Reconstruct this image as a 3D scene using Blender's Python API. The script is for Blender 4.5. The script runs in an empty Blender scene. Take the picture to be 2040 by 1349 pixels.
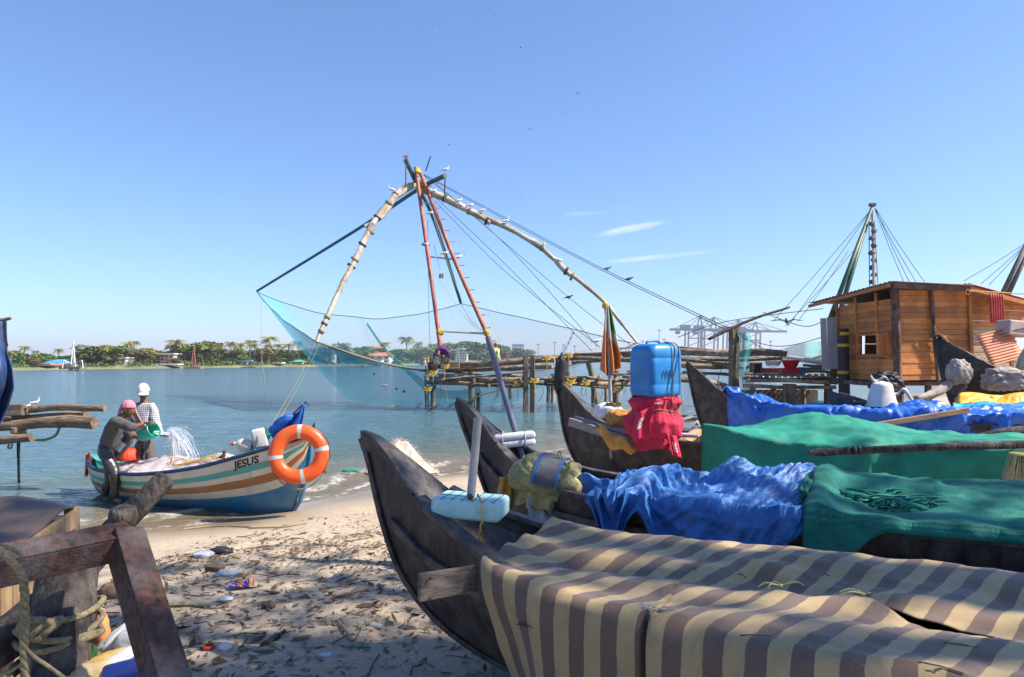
import bpy, bmesh, math, random
from mathutils import Vector, Matrix, noise
R = math.radians
rnd = random.Random(11)
sc = bpy.context.scene
col = sc.collection
# ---------------------------------------------------------------- camera, sky, sun, exposure
F, CX, HY, H = 1400.0, 1020.0, 718.0, 2.15      # focal length and horizon of the photograph (2040 px wide), eye height above the water
cam = bpy.data.cameras.new('camera'); camo = bpy.data.objects.new('camera', cam); col.objects.link(camo)
cam.sensor_width = 36.0; cam.lens = 36.0 * F / 2040.0; cam.shift_y = (HY - 674.5) / 2040.0
cam.clip_start = 0.05; cam.clip_end = 20000
camo.location = (0, 0, H); camo.rotation_euler = (R(90), 0, 0)
sc.camera = camo
SUN = Vector((0.93, -0.12, 0)).normalized() * math.cos(R(47)) + Vector((0, 0, math.sin(R(47))))
wd = bpy.data.worlds.new('World'); sc.world = wd; wd.use_nodes = True
wn = wd.node_tree.nodes; wl = wd.node_tree.links; wn.clear()
wo = wn.new('ShaderNodeOutputWorld'); bg = wn.new('ShaderNodeBackground'); sky = wn.new('ShaderNodeTexSky')
sky.sky_type = 'NISHITA'; sky.sun_disc = False; sky.sun_elevation = R(47)
sky.sun_rotation = math.atan2(SUN.x, SUN.y)
sky.altitude = 0; sky.air_density = 1.0; sky.dust_density = 0.5; sky.ozone_density = 4.0
bg.inputs[1].default_value = 0.12
# thin streaks of cirrus, low above the harbour
tc = wn.new('ShaderNodeTexCoord')
def wmath(op, a, b=None, c=None):
    n = wn.new('ShaderNodeMath'); n.operation = op
    for i, x in enumerate((a, b, c)):
        if x is None: continue
        if isinstance(x, (int, float)): n.inputs[i].default_value = x
        else: wl.new(x, n.inputs[i])
    return n.outputs[0]
sep = wn.new('ShaderNodeSeparateXYZ'); wl.new(tc.outputs['Generated'], sep.inputs[0])
ux = wmath('DIVIDE', sep.outputs[0], wmath('MAXIMUM', sep.outputs[1], 0.05)); uz = wmath('DIVIDE', sep.outputs[2], wmath('MAXIMUM', sep.outputs[1], 0.05))
cb = wn.new('ShaderNodeCombineXYZ'); wl.new(wmath('MULTIPLY', ux, 9.0), cb.inputs[0]); wl.new(wmath('MULTIPLY', wmath('SUBTRACT', uz, wmath('MULTIPLY', ux, .2)), 60.0), cb.inputs[1])
cn = wn.new('ShaderNodeTexNoise'); cn.inputs['Scale'].default_value = 1.3; cn.inputs['Detail'].default_value = 6; wl.new(cb.outputs[0], cn.inputs[0])
tot = None
for (px, py, hw, hh, sl, st) in ((1255, 456, 75, 9, -.20, .7), (1165, 425, 48, 5, -.06, .35), (1310, 512, 120, 6, -.10, .45), (1240, 412, 26, 4, -.1, .12), (1225, 487, 60, 6, .03, .10), (1455, 418, 18, 4, 0, .08)):
    dx = wmath('SUBTRACT', ux, (px - CX) / F); dz = wmath('SUBTRACT', wmath('SUBTRACT', uz, (HY - py) / F), wmath('MULTIPLY', dx, -sl))
    e = wmath('ADD', wmath('POWER', wmath('DIVIDE', dx, hw / F), 2.0), wmath('POWER', wmath('DIVIDE', dz, hh / F), 2.0))
    m = wmath('MULTIPLY', wmath('MAXIMUM', wmath('SUBTRACT', 1.0, e), 0.0), st)
    tot = m if tot is None else wmath('ADD', tot, m)
cr = wn.new('ShaderNodeMapRange'); wl.new(cn.outputs[0], cr.inputs[0]); cr.inputs[1].default_value = .30; cr.inputs[2].default_value = .62
fac = wmath('MULTIPLY', tot, cr.outputs[0])
mx = wn.new('ShaderNodeMixRGB'); wl.new(fac, mx.inputs[0]); mx.inputs[2].default_value = (4.2, 4.4, 4.6, 1); 
tint = wn.new('ShaderNodeMixRGB'); tint.blend_type = 'MULTIPLY'; tint.inputs[0].default_value = 1; tint.inputs[2].default_value = (.59, .72, .90, 1)
gm = wn.new('ShaderNodeGamma'); gm.inputs[1].default_value = .92; wl.new(sky.outputs[0], gm.inputs[0]); wl.new(gm.outputs[0], tint.inputs[1]); wl.new(tint.outputs[0], mx.inputs[1]); wl.new(mx.outputs[0], bg.inputs[0]); wl.new(bg.outputs[0], wo.inputs[0])
sl_ = bpy.data.lights.new('sun', 'SUN'); sl_.energy = 4.6; sl_.angle = R(0.8); sl_.color = (1.0, 0.90, 0.76)
so = bpy.data.objects.new('sun', sl_); col.objects.link(so); so.rotation_euler = SUN.to_track_quat('Z', 'Y').to_euler(); so.location = (20, 5, 30)
sc.view_settings.view_transform = 'Standard'; sc.view_settings.look = 'None'; sc.view_settings.gamma = 1; sc.view_settings.exposure = 1.2
sc.view_settings.use_curve_mapping = False
sc.cycles.use_denoising = True
sc.cycles.max_bounces = 8; sc.cycles.transparent_max_bounces = 24; sc.cycles.volume_bounces = 0

# ---------------------------------------------------------------- helpers
def W(px, py, D): return Vector(((px - CX) / F * D, D, H - (py - HY) / F * D))
def sstep(a, b, x):
    t = max(0.0, min(1.0, (x - a) / (b - a))); return t * t * (3 - 2 * t)
def lerp(a, b, t): return a + (b - a) * t
def pl(x, pts):                                  # piecewise linear
    if x <= pts[0][0]: return pts[0][1]
    for (a, b), (c, d) in zip(pts[:-1], pts[1:]):
        if x <= c: return b + (d - b) * (x - a) / (c - a)
    return pts[-1][1]
def ps(x, pts):                                  # smooth (monotone-ish cubic) interpolation
    n = len(pts)
    if x <= pts[0][0]: return pts[0][1]
    if x >= pts[-1][0]: return pts[-1][1]
    for i in range(n - 1):
        if x <= pts[i + 1][0]:
            x0, y0 = pts[i]; x1, y1 = pts[i + 1]; h = x1 - x0; t = (x - x0) / h
            def sl(k):
                if k == 0: return (pts[1][1] - pts[0][1]) / (pts[1][0] - pts[0][0])
                if k == n - 1: return (pts[-1][1] - pts[-2][1]) / (pts[-1][0] - pts[-2][0])
                return (pts[k + 1][1] - pts[k - 1][1]) / (pts[k + 1][0] - pts[k - 1][0])
            m0, m1 = sl(i) * h, sl(i + 1) * h
            return (2*t**3 - 3*t*t + 1) * y0 + (t**3 - 2*t*t + t) * m0 + (-2*t**3 + 3*t*t) * y1 + (t**3 - t*t) * m1
def nz(p, k=1.0, seed=0.0): return noise.noise(Vector((p[0] * k + seed, p[1] * k - seed * .7, p[2] * k + seed * .3)))
_CD = {}
def crease(p, k, seed=0):              # straight, sharp folds as in stiff sheet
    if seed not in _CD:
        g = random.Random(seed); _CD[seed] = [(math.cos(a), math.sin(a), g.uniform(.6, 1.5) * (1 + .45 * i), g.uniform(0, 9)) for i, a in enumerate([g.uniform(0, 3.14) for _ in range(6)])]
    p = (p[0], p[1], 0.0); s = 0; wx = .22 * nz(p, .9, seed + .5); wy = .22 * nz(p, .9, seed + 7.5)
    for i, (cx, cy, f, ph) in enumerate(_CD[seed]):
        t = ((p[0] + wx) * cx + (p[1] + wy) * cy) * f * k; c = ((p[1] + wy) * cx - (p[0] + wx) * cy) * f * k; m = max(0, .55 + 1.0 * nz(p, 1.3, seed + i * 3.1)); s += (.5 - 2.2 * abs(noise.noise((t * 1.1 + ph * 3, c * .28 + ph, seed * 1.7)))) * m / (1 + .4 * i)
    return s
def ridge(p, k, seed=0.0): return 1 - abs(nz(p, k, seed)) * 2
def spline(pts, n):
    pts = [Vector(p) for p in pts]; out = []
    m = len(pts) - 1
    for i in range(n + 1):
        u = i / n * m; k = min(int(u), m - 1); t = u - k
        p0 = pts[max(k - 1, 0)]; p1 = pts[k]; p2 = pts[k + 1]; p3 = pts[min(k + 2, m)]
        out.append(.5 * ((2 * p1) + (p2 - p0) * t + (2*p0 - 5*p1 + 4*p2 - p3) * t*t + (3*p1 - p0 - 3*p2 + p3) * t**3))
    return out
def off(o):
    v = Vector((0, 0, 0))
    while o is not None: v += o.location; o = o.parent
    return v
def tag(o, label=None, cat=None, group=None, kind=None):
    if label: o['label'] = label
    if cat: o['category'] = cat
    if group: o['group'] = group
    if kind: o['kind'] = kind
    return o
def thing(name, loc, label, cat, group=None):
    o = bpy.data.objects.new(name, None); col.objects.link(o); o.location = loc; o.empty_display_size = .1
    return tag(o, label, cat, group)
def copy_tree(o, parent=None):
    c = o.copy(); col.objects.link(c); c.parent = parent
    for ch in list(o.children): copy_tree(ch, c)
    return c
class MB:
    def __init__(s): s.v = []; s.f = []; s.uv = []
    def add(s, v, f, uv=None):
        o = len(s.v); s.v += [Vector(p) for p in v]; s.f += [tuple(i + o for i in q) for q in f]
        if uv: s.uv += uv
        return s
    def box(s, c, size, M=None, rz=0, tz=0):
        x, y, z = (k / 2 for k in size); c = Vector(c)
        vs = [Vector((a*x, b*y, d*z)) for d in (-1, 1) for a, b in ((-1, -1), (1, -1), (1, 1), (-1, 1))]
        if M is None: M = Matrix.Rotation(rz, 3, 'Z') @ Matrix.Rotation(tz, 3, 'Y')
        return s.add([c + M @ p for p in vs], [(3, 2, 1, 0), (4, 5, 6, 7), (0, 1, 5, 4), (1, 2, 6, 5), (2, 3, 7, 6), (3, 0, 4, 7)])
    def beam(s, a, b, w, h, up=(0, 0, 1)):
        a, b = Vector(a), Vector(b); x = (b - a); L = x.length; x = x / L; u = Vector(up); y = u.cross(x).normalized(); z = x.cross(y)
        return s.box((a + b) / 2, (L, w, h), M=Matrix((x, y, z)).transposed())
    def tube(s, pts, r, n=8, jit=0.0, caps=True, seed=0):
        pts = [Vector(p) for p in pts]; m = len(pts)
        if not hasattr(r, '__len__'): r = [r] * m
        t0 = (pts[1] - pts[0]).normalized(); up = Vector((0, 0, 1)) if abs(t0.z) < .9 else Vector((1, 0, 0))
        x = t0.cross(up).normalized(); v = []; f = []
        for i, p in enumerate(pts):
            t = (pts[min(i + 1, m - 1)] - pts[max(i - 1, 0)]).normalized()
            x = (x - t * x.dot(t)).normalized(); y = t.cross(x)
            for k in range(n):
                a = 2 * math.pi * k / n; dr = x * math.cos(a) + y * math.sin(a)
                rr = r[i] * (1 + (jit * nz(p + dr * .5, 2.3, seed + k * .13) * 2 if jit else 0)); v.append(p + dr * rr)
        for i in range(m - 1):
            for k in range(n): f.append((i*n + k, i*n + (k+1) % n, (i+1)*n + (k+1) % n, (i+1)*n + k))
        if caps: f.append(tuple(range(n - 1, -1, -1))); f.append(tuple((m-1)*n + k for k in range(n)))
        return s.add(v, f)
    def sweep(s, pts, w, h, up=(0, 0, 1)):               # rectangular rail along a path
        pts = [Vector(p) for p in pts]; m = len(pts); v = []; f = []; up = Vector(up)
        for i, p in enumerate(pts):
            t = (pts[min(i + 1, m - 1)] - pts[max(i - 1, 0)]).normalized(); y = up.cross(t).normalized(); z = t.cross(y)
            for a, b in ((-1, -1), (1, -1), (1, 1), (-1, 1)): v.append(p + y * (a * w / 2) + z * (b * h / 2))
        for i in range(m - 1):
            for k in range(4): f.append((i*4 + k, i*4 + (k+1) % 4, (i+1)*4 + (k+1) % 4, (i+1)*4 + k))
        f += [(3, 2, 1, 0), tuple((m-1)*4 + k for k in range(4))]
        return s.add(v, f)
    def grid(s, fn, nu, nv, uvf=None):
        v = []; f = []; uv = []
        for i in range(nu + 1):
            for j in range(nv + 1):
                v.append(fn(i / nu, j / nv)); uv.append(uvf(i / nu, j / nv) if uvf else (i / nu, j / nv))
        for i in range(nu):
            for j in range(nv): a = i*(nv+1) + j; f.append((a, a + nv + 1, a + nv + 2, a + 1))
        return s.add(v, f, uv)
    def lathe(s, prof, n=16, M=None, c=(0, 0, 0)):       # profile of (radius, z)
        v = []; f = []; m = len(prof); c = Vector(c); M = M or Matrix.Identity(3)
        for r, z in prof:
            for k in range(n): a = 2*math.pi*k/n; v.append(c + M @ Vector((r*math.cos(a), r*math.sin(a), z)))
        for i in range(m - 1):
            for k in range(n): f.append((i*n + k, i*n + (k+1) % n, (i+1)*n + (k+1) % n, (i+1)*n + k))
        if prof[0][0] > 1e-4: f.append(tuple(range(n - 1, -1, -1)))
        if prof[-1][0] > 1e-4: f.append(tuple((m-1)*n + k for k in range(n)))
        return s.add(v, f)
    def ball(s, c, r, n=10, m=7, jit=0, seed=0, M=None):
        c = Vector(c); r = Vector(r) if hasattr(r, '__len__') else Vector((r, r, r)); M = M or Matrix.Identity(3); v = []; f = []
        for i in range(m + 1):
            th = math.pi * i / m
            for k in range(n):
                a = 2*math.pi*k/n; d = Vector((math.sin(th)*math.cos(a), math.sin(th)*math.sin(a), math.cos(th)))
                q = 1 + (jit * nz(d * 2.2 + c, 1.0, seed) if jit else 0); v.append(c + M @ Vector((d.x*r.x*q, d.y*r.y*q, d.z*r.z*q)))
        for i in range(m):
            for k in range(n): f.append((i*n + k, (i+1)*n + k, (i+1)*n + (k+1) % n, i*n + (k+1) % n))
        return s.add(v, f)
    def build(s, name, mat, parent=None, smooth=False, bevel=0, solid=0, sub=0, loc=None, angle=None, solid_off=-1):
        o0 = off(parent) if parent is not None else Vector((0, 0, 0))
        if loc is not None: o0 = o0 + Vector(loc)
        me = bpy.data.meshes.new(name); me.from_pydata([tuple(p - o0) for p in s.v], [], s.f)
        if s.uv and len(s.uv) == len(s.v):
            ul = me.uv_layers.new(name='UVMap'); li = [0] * len(me.loops); me.loops.foreach_get('vertex_index', li)
            ul.data.foreach_set('uv', [c for i in li for c in s.uv[i]])
        me.validate(); me.update()
        o = bpy.data.objects.new(name, me); col.objects.link(o); o.parent = parent
        if loc is not None: o.location = loc
        if mat: me.materials.append(mat)
        if smooth: me.polygons.foreach_set('use_smooth', [True] * len(me.polygons))
        if angle and smooth: me.set_sharp_from_angle(angle=R(angle))
        if solid: md = o.modifiers.new('solid', 'SOLIDIFY'); md.thickness = solid; md.offset = solid_off
        if bevel: md = o.modifiers.new('bevel', 'BEVEL'); md.width = bevel; md.segments = 2; md.limit_method = 'ANGLE'; md.angle_limit = R(40)
        if sub: md = o.modifiers.new('sub', 'SUBSURF'); md.levels = sub; md.render_levels = sub
        return o
def single(o, label, cat, group=None): return tag(o, label, cat, group)

# ---------------------------------------------------------------- materials
MATS = {}
def ramp(nt, fac, stops):
    n = nt.nodes.new('ShaderNodeValToRGB'); e = n.color_ramp.elements
    while len(e) < len(stops): e.new(.5)
    for k, (p, c) in enumerate(stops): e[k].position = p; e[k].color = (*c, 1) if len(c) == 3 else c
    nt.links.new(fac, n.inputs[0]); return n.outputs[0]
def noi(nt, vec, scale, detail=4, rough=.55, dist=0):
    n = nt.nodes.new('ShaderNodeTexNoise'); n.inputs['Scale'].default_value = scale; n.inputs['Detail'].default_value = detail
    n.inputs['Roughness'].default_value = rough; n.inputs['Distortion'].default_value = dist
    if vec is not None: nt.links.new(vec, n.inputs[0])
    return n.outputs[0]
def mth(nt, op, a, b=None):
    n = nt.nodes.new('ShaderNodeMath'); n.operation = op
    for i, x in enumerate((a, b)):
        if x is None: continue
        if isinstance(x, (int, float)): n.inputs[i].default_value = x
        else: nt.links.new(x, n.inputs[i])
    return n.outputs[0]
def mixc(nt, fac, a, b, mode='MIX'):
    n = nt.nodes.new('ShaderNodeMixRGB'); n.blend_type = mode
    for i, x in enumerate((fac, a, b)):
        if isinstance(x, (int, float)): n.inputs[i].default_value = x
        elif isinstance(x, tuple): n.inputs[i].default_value = (*x, 1)
        else: nt.links.new(x, n.inputs[i])
    return n.outputs[0]
def newmat(name):
    m = bpy.data.materials.new(name); m.use_nodes = True; nt = m.node_tree; b = nt.nodes['Principled BSDF']; MATS[name] = m
    return m, nt, b
def M(name, c1, c2=None, rough=.75, scale=6, detail=5, stretch=(1, 1, 1), bump=.25, bscale=40, dirt=None, dirt_amt=.5, dirt_scale=1.5, metal=0, spec=.4, coord='Object', vary=.0, trans=0, alpha=1, bdist=.01):
    if name in MATS: return MATS[name]
    m, nt, b = newmat(name)
    tc = nt.nodes.new('ShaderNodeTexCoord'); mp = nt.nodes.new('ShaderNodeMapping'); mp.inputs['Scale'].default_value = stretch
    nt.links.new(tc.outputs[coord], mp.inputs[0]); v = mp.outputs[0]
    c2 = c2 or tuple(k * .6 for k in c1)
    n1 = noi(nt, v, scale, detail, .6)
    c = ramp(nt, n1, ((.32, c2), (.68, c1)))
    if dirt:
        n2 = noi(nt, tc.outputs[coord], dirt_scale, 6, .65); f = ramp(nt, n2, ((.45, (0, 0, 0)), (.68, (dirt_amt,) * 3))); c = mixc(nt, f, c, dirt)
    if vary:
        oi = nt.nodes.new('ShaderNodeObjectInfo'); hs = nt.nodes.new('ShaderNodeHueSaturation'); nt.links.new(c, hs.inputs['Color'])
        nt.links.new(mth(nt, 'ADD', mth(nt, 'MULTIPLY', oi.outputs['Random'], vary * 2), 1 - vary), hs.inputs['Value']); c = hs.outputs[0]
    nt.links.new(c, b.inputs['Base Color']); b.inputs['Roughness'].default_value = rough; b.inputs['Metallic'].default_value = metal
    b.inputs['Specular IOR Level'].default_value = spec
    if trans: b.inputs['Transmission Weight'].default_value = trans
    if alpha < 1: b.inputs['Alpha'].default_value = alpha
    if bump:
        bp = nt.nodes.new('ShaderNodeBump'); bp.inputs['Strength'].default_value = bump; bp.inputs['Distance'].default_value = bdist
        nt.links.new(noi(nt, v, bscale, 5, .6), bp.inputs['Height']); nt.links.new(bp.outputs[0], b.inputs['Normal'])
    return m
hullblack = M('tarred_hull', (.060, .046, .042), (.016, .012, .013), .5, 9, stretch=(2.2, 2.2, .5), bump=.6, bscale=26, dirt=(.13, .105, .09), dirt_amt=.6, dirt_scale=7, spec=.35)
railwood = M('tarred_rail', (.075, .06, .055), (.022, .018, .018), .5, 14, bump=.3, bscale=50, dirt=(.15, .13, .12), dirt_amt=.5, dirt_scale=7)
greywood = M('grey_wood', (.22, .18, .145), (.07, .055, .045), .85, 10, stretch=(.5, 1.5, 4), bump=.5, bscale=22, dirt=(.03, .025, .022), dirt_amt=.6, dirt_scale=3)
logwood = M('pier_log', (.48, .35, .235), (.09, .062, .045), .85, 5, stretch=(.35, 2.5, 2.5), bump=.9, bscale=9, bdist=.05, dirt=(.05, .035, .03), dirt_amt=.8, dirt_scale=1.6, vary=.35)
postwood = M('pier_post', (.36, .27, .19), (.075, .055, .042), .85, 6, stretch=(2.5, 2.5, .4), bump=.6, bscale=10, bdist=.03, dirt=(.035, .028, .025), dirt_amt=.7, dirt_scale=1.2, vary=.3)
driftwood = M('driftwood', (.15, .125, .108), (.016, .013, .013), .85, 24, detail=7, stretch=(1, 1, .22), bump=1.0, bscale=46, bdist=.03, dirt=(.018, .014, .013), dirt_amt=.9, dirt_scale=6)
rust = M('rusty_steel', (.14, .066, .046), (.022, .016, .015), .75, 34, detail=8, bump=.8, bscale=90, dirt=(.10, .105, .125), dirt_amt=.85, dirt_scale=5, metal=.25)
rope_y = M('yellow_rope', (.62, .42, .06), (.35, .22, .04), .8, 30, bump=0)
rope_t = M('tan_rope', (.29, .245, .14), (.13, .105, .06), .85, 60, bump=.6, bscale=120)
rope_d = M('dark_rope', (.07, .065, .06), (.03, .03, .03), .8, 30, bump=0)
rope_l = M('pale_rope', (.5, .47, .42), (.3, .28, .25), .8, 30, bump=0)
foamblue = M('pale_blue_foam', (.42, .66, .68), (.30, .52, .55), .8, 9, bump=.5, bscale=30, dirt=(.12, .20, .20), dirt_amt=.45, dirt_scale=8)
foamwhite = M('white_foam', (.74, .73, .74), (.55, .54, .57), .8, 9, bump=.3, bscale=30, dirt=(.3, .28, .26), dirt_amt=.4, dirt_scale=5)
pipegrey = M('grey_pipe', (.36, .36, .36), (.24, .235, .23), .45, 9, bump=.05, dirt=(.14, .13, .12), dirt_amt=.5, dirt_scale=6)
pipeblue = M('blue_grey_pipe', (.13, .15, .21), (.08, .09, .13), .4, 6, bump=.05)
white = M('white_paint', (.78, .76, .74), (.62, .6, .58), .6, 4, bump=.05)
black = M('black_paint', (.012, .012, .014), None, .5, bump=0)
plast_w = M('white_plastic', (.76, .74, .70), (.6, .57, .52), .4, 4, bump=.05, trans=0)
# ---------------------------------------------------------------- the beach and the water
def dshore(x, y): return (x + 2.85) * .747 - (y - 11.07) * .664 + .35 * math.sin(x * .55 + y * .6 + 1.0) + .12 * math.sin(x * 1.7 + y * 1.9)
def gz(x, y):
    d = dshore(x, y)
    z = .55 * (1 - math.exp(-d * .19)) + .06 * min(d, 10) * .25 if d > 0 else max(.075 * d, -3.0)
    return z
_fg = random.Random(8); FOOT = []
for _ in range(85):
    _a = _fg.uniform(0, 3.14); FOOT.append((_fg.uniform(-3.2, .2), _fg.uniform(3.2, 8.6), math.cos(_a), math.sin(_a)))
def gzd(x, y):                                    # with the trodden relief
    d = dshore(x, y); z = gz(x, y); k = sstep(.8, 3.5, d); r = math.hypot(x, y)
    if r > 16: k *= max(0, 1 - (r - 16) / 6)
    p = Vector((x, y, 0))
    z += k * (.030 * nz(p, 1.3, 3) + .022 * nz(p, 3.1, 7) + .016 * abs(nz(p, 5.5, 1)) + .008 * nz(p, 13, 2))
    if k > .3 and r < 9:
        for (fx, fy, ca, sa) in FOOT:
            dx, dy = x - fx, y - fy
            if abs(dx) < .3 and abs(dy) < .3:
                a, c = (dx * ca + dy * sa) / .13, (-dx * sa + dy * ca) / .055; q = a * a + c * c; z += -.030 * math.exp(-q) + .012 * math.exp(-(q - 2.2) ** 2)
    z += (1 - k) * .012 * nz(p, .9, 5)
    return z
def axis_pts(a, b, fine0, fine1, st, grow=1.25):
    xs = []; x = fine0
    while x <= fine1: xs.append(x); x += st
    s = st
    while xs[-1] < b: s *= grow; xs.append(min(b, xs[-1] + s))
    s = st
    while xs[0] > a: s *= grow; xs.insert(0, max(a, xs[0] - s))
    return xs
def sheet(xs, ys, zf):
    v = [(x, y, zf(x, y)) for x in xs for y in ys]; n = len(ys)
    return v, [(i*n + j, (i+1)*n + j, (i+1)*n + j + 1, i*n + j + 1) for i in range(len(xs) - 1) for j in range(n - 1)]
m, nt, b = newmat('sand')
tcn = nt.nodes.new('ShaderNodeTexCoord'); P = tcn.outputs['Object']
at = nt.nodes.new('ShaderNodeAttribute'); at.attribute_name = 'shore'; dS = at.outputs['Fac']
n1 = noi(nt, P, 1.2, 8, .65); n2 = noi(nt, P, 22, 4, .7); n3 = noi(nt, P, 160, 2, .5)
dry = mixc(nt, n1, (.38, .30, .215), (.58, .475, .35)); dry = mixc(nt, mth(nt, 'MULTIPLY', ramp(nt, n2, ((.48, (0, 0, 0)), (.66, (1, 1, 1)))), .55), dry, (.17, .13, .10))
dry = mixc(nt, mth(nt, 'MULTIPLY', n3, .35), dry, (.20, .165, .13))
trod = ramp(nt, dS, ((.0, (0, 0, 0)), (.42, (0, 0, 0)), (.62, (1, 1, 1))))     # d / 10: trodden, dirtier sand away from the water
dry = mixc(nt, mth(nt, 'MULTIPLY', trod, .45), dry, mixc(nt, n1, (.21, .17, .135), (.40, .33, .255)))
wet = mixc(nt, n1, (.20, .15, .10), (.30, .235, .16))
wf = ramp(nt, mth(nt, 'ADD', dS, mth(nt, 'MULTIPLY', mth(nt, 'SUBTRACT', n1, .5), .06)), ((.035, (1, 1, 1)), (.16, (0, 0, 0))))
nt.links.new(mixc(nt, wf, dry, wet), b.inputs['Base Color'])
rr = nt.nodes.new('ShaderNodeMapRange'); nt.links.new(wf, rr.inputs[0]); rr.inputs[3].default_value = .95; rr.inputs[4].default_value = .22; nt.links.new(rr.outputs[0], b.inputs['Roughness'])
bp = nt.nodes.new('ShaderNodeBump'); bp.inputs['Distance'].default_value = .02
nt.links.new(mth(nt, 'MULTIPLY', mth(nt, 'SUBTRACT', 1.0, wf), .8), bp.inputs['Strength'])
nt.links.new(mth(nt, 'ADD', mth(nt, 'ADD', noi(nt, P, 14, 6, .65), mth(nt, 'MULTIPLY', noi(nt, P, 60, 3), .4)), mth(nt, 'MULTIPLY', n3, .25)), bp.inputs['Height']); nt.links.new(bp.outputs[0], b.inputs['Normal'])
sand = m
def with_shore(o):
    a = o.data.attributes.new('shore', 'FLOAT', 'POINT')
    a.data.foreach_set('value', [dshore(p.co.x, p.co.y) / 10 for p in o.data.vertices])
mb = MB(); mb.add(*sheet(axis_pts(-900, 1500, -7, 7, .09), axis_pts(-600, 1600, 2.2, 14, .09), gzd))
g = mb.build('beach', sand, smooth=True); with_shore(g); tag(g, 'trodden pale sand of the beach sloping down to the water', kind='structure')
# water
m, nt, b = newmat('sea_water')
tcn = nt.nodes.new('ShaderNodeTexCoord'); P = tcn.outputs['Object']; at = nt.nodes.new('ShaderNodeAttribute'); at.attribute_name = 'shore'; dS = at.outputs['Fac']
deep = ramp(nt, dS, ((.0, (.02, .085, .115)), (1.0, (.02, .085, .115))))
off_ = mth(nt, 'MULTIPLY', dS, -1.0)
colr = ramp(nt, off_, ((.0, (.24, .19, .125)), (.12, (.17, .15, .105)), (.32, (.085, .115, .10)), (.75, (.065, .13, .15)), (1.0, (.06, .125, .16))))
mpn = nt.nodes.new('ShaderNodeMapping'); mpn.inputs['Scale'].default_value = (.7, 1.9, 1); mpn.inputs['Rotation'].default_value = (0, 0, R(6)); nt.links.new(P, mpn.inputs[0]); V = mpn.outputs[0]
w1 = noi(nt, V, 1.1, 3, .55, .6); w2 = noi(nt, V, 4.2, 3, .55, .4); w3 = noi(nt, V, .16, 2, .5)
nf = noi(nt, P, 3.0, 8, .75, .5)
# foam lies in lines parallel to the shore
sepn = nt.nodes.new('ShaderNodeSeparateXYZ'); nt.links.new(P, sepn.inputs[0])
fl = noi(nt, P, .55, 5, .6)
fo = mth(nt, 'ADD', off_, mth(nt, 'MULTIPLY', mth(nt, 'SUBTRACT', fl, .5), .22))
band = ramp(nt, fo, ((.0, (0, 0, 0)), (.012, (.9, .9, .9)), (.03, (.1, .1, .1)), (.075, (0, 0, 0)), (.095, (.85, .85, .85)), (.125, (.15, .15, .15)), (.2, (0, 0, 0))))
foamf = mth(nt, 'MULTIPLY', band, ramp(nt, nf, ((.44, (0, 0, 0)), (.58, (1, 1, 1)))))
nt.links.new(mixc(nt, foamf, colr, (.62, .60, .56)), b.inputs['Base Color'])
rr = nt.nodes.new('ShaderNodeMapRange'); nt.links.new(foamf, rr.inputs[0]); rr.inputs[3].default_value = .13; rr.inputs[4].default_value = .7; nt.links.new(rr.outputs[0], b.inputs['Roughness'])
b.inputs['IOR'].default_value = 1.33
bp = nt.nodes.new('ShaderNodeBump'); bp.inputs['Distance'].default_value = .27
st = nt.nodes.new('ShaderNodeMapRange'); nt.links.new(off_, st.inputs[0]); st.inputs[1].default_value = 0; st.inputs[2].default_value = .5; st.inputs[3].default_value = .22; st.inputs[4].default_value = 1.0
nt.links.new(st.outputs[0], bp.inputs['Strength'])
nt.links.new(mth(nt, 'ADD', mth(nt, 'ADD', w1, mth(nt, 'ADD', mth(nt, 'MULTIPLY', w2, .55), mth(nt, 'MULTIPLY', noi(nt, V, 11, 2), .14))), mth(nt, 'MULTIPLY', w3, 1.5)), bp.inputs['Height']); nt.links.new(bp.outputs[0], b.inputs['Normal'])
al = ramp(nt, off_, ((.0, (.25, .25, .25)), (.10, (.8, .8, .8)), (.25, (1, 1, 1)))); nt.links.new(mixc(nt, foamf, al, (1., 1., 1.)), b.inputs['Alpha'])
water = m
def wz(x, y):
    d = -dshore(x, y)
    if d < -1.2: return -.25
    r = math.hypot(x, y); k = max(0, 1 - max(0, r - 25) / 40)
    z = .0 + k * (.035 * nz((x * .5, y * 1.1, 0), .8, 4) + .018 * nz((x * .8, y * 1.6, 0), 2.1, 9)) * sstep(.0, 2.5, d)
    # the small swell breaking near the sand
    q = d - 1.0 - .5 * nz((x * .35, y * .35, 0), 1, 2); z += .07 * math.exp(-(q / .22) ** 2) * (.4 + .6 * max(0, nz((x * .5, y * .5, 3), 1, 8) + .3)) + .04 * math.exp(-((q - 1.8) / .35) ** 2)
    return z + (.012 if d < 0 else 0) * 0
mb = MB(); mb.add(*sheet(axis_pts(-1800, 1800, -12, 9, .16), axis_pts(5, 3600, 7.5, 30, .16), wz))
g = mb.build('water', water, smooth=True); with_shore(g); tag(g, 'rippled blue water of the harbour channel lapping the sand', kind='structure')
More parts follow.
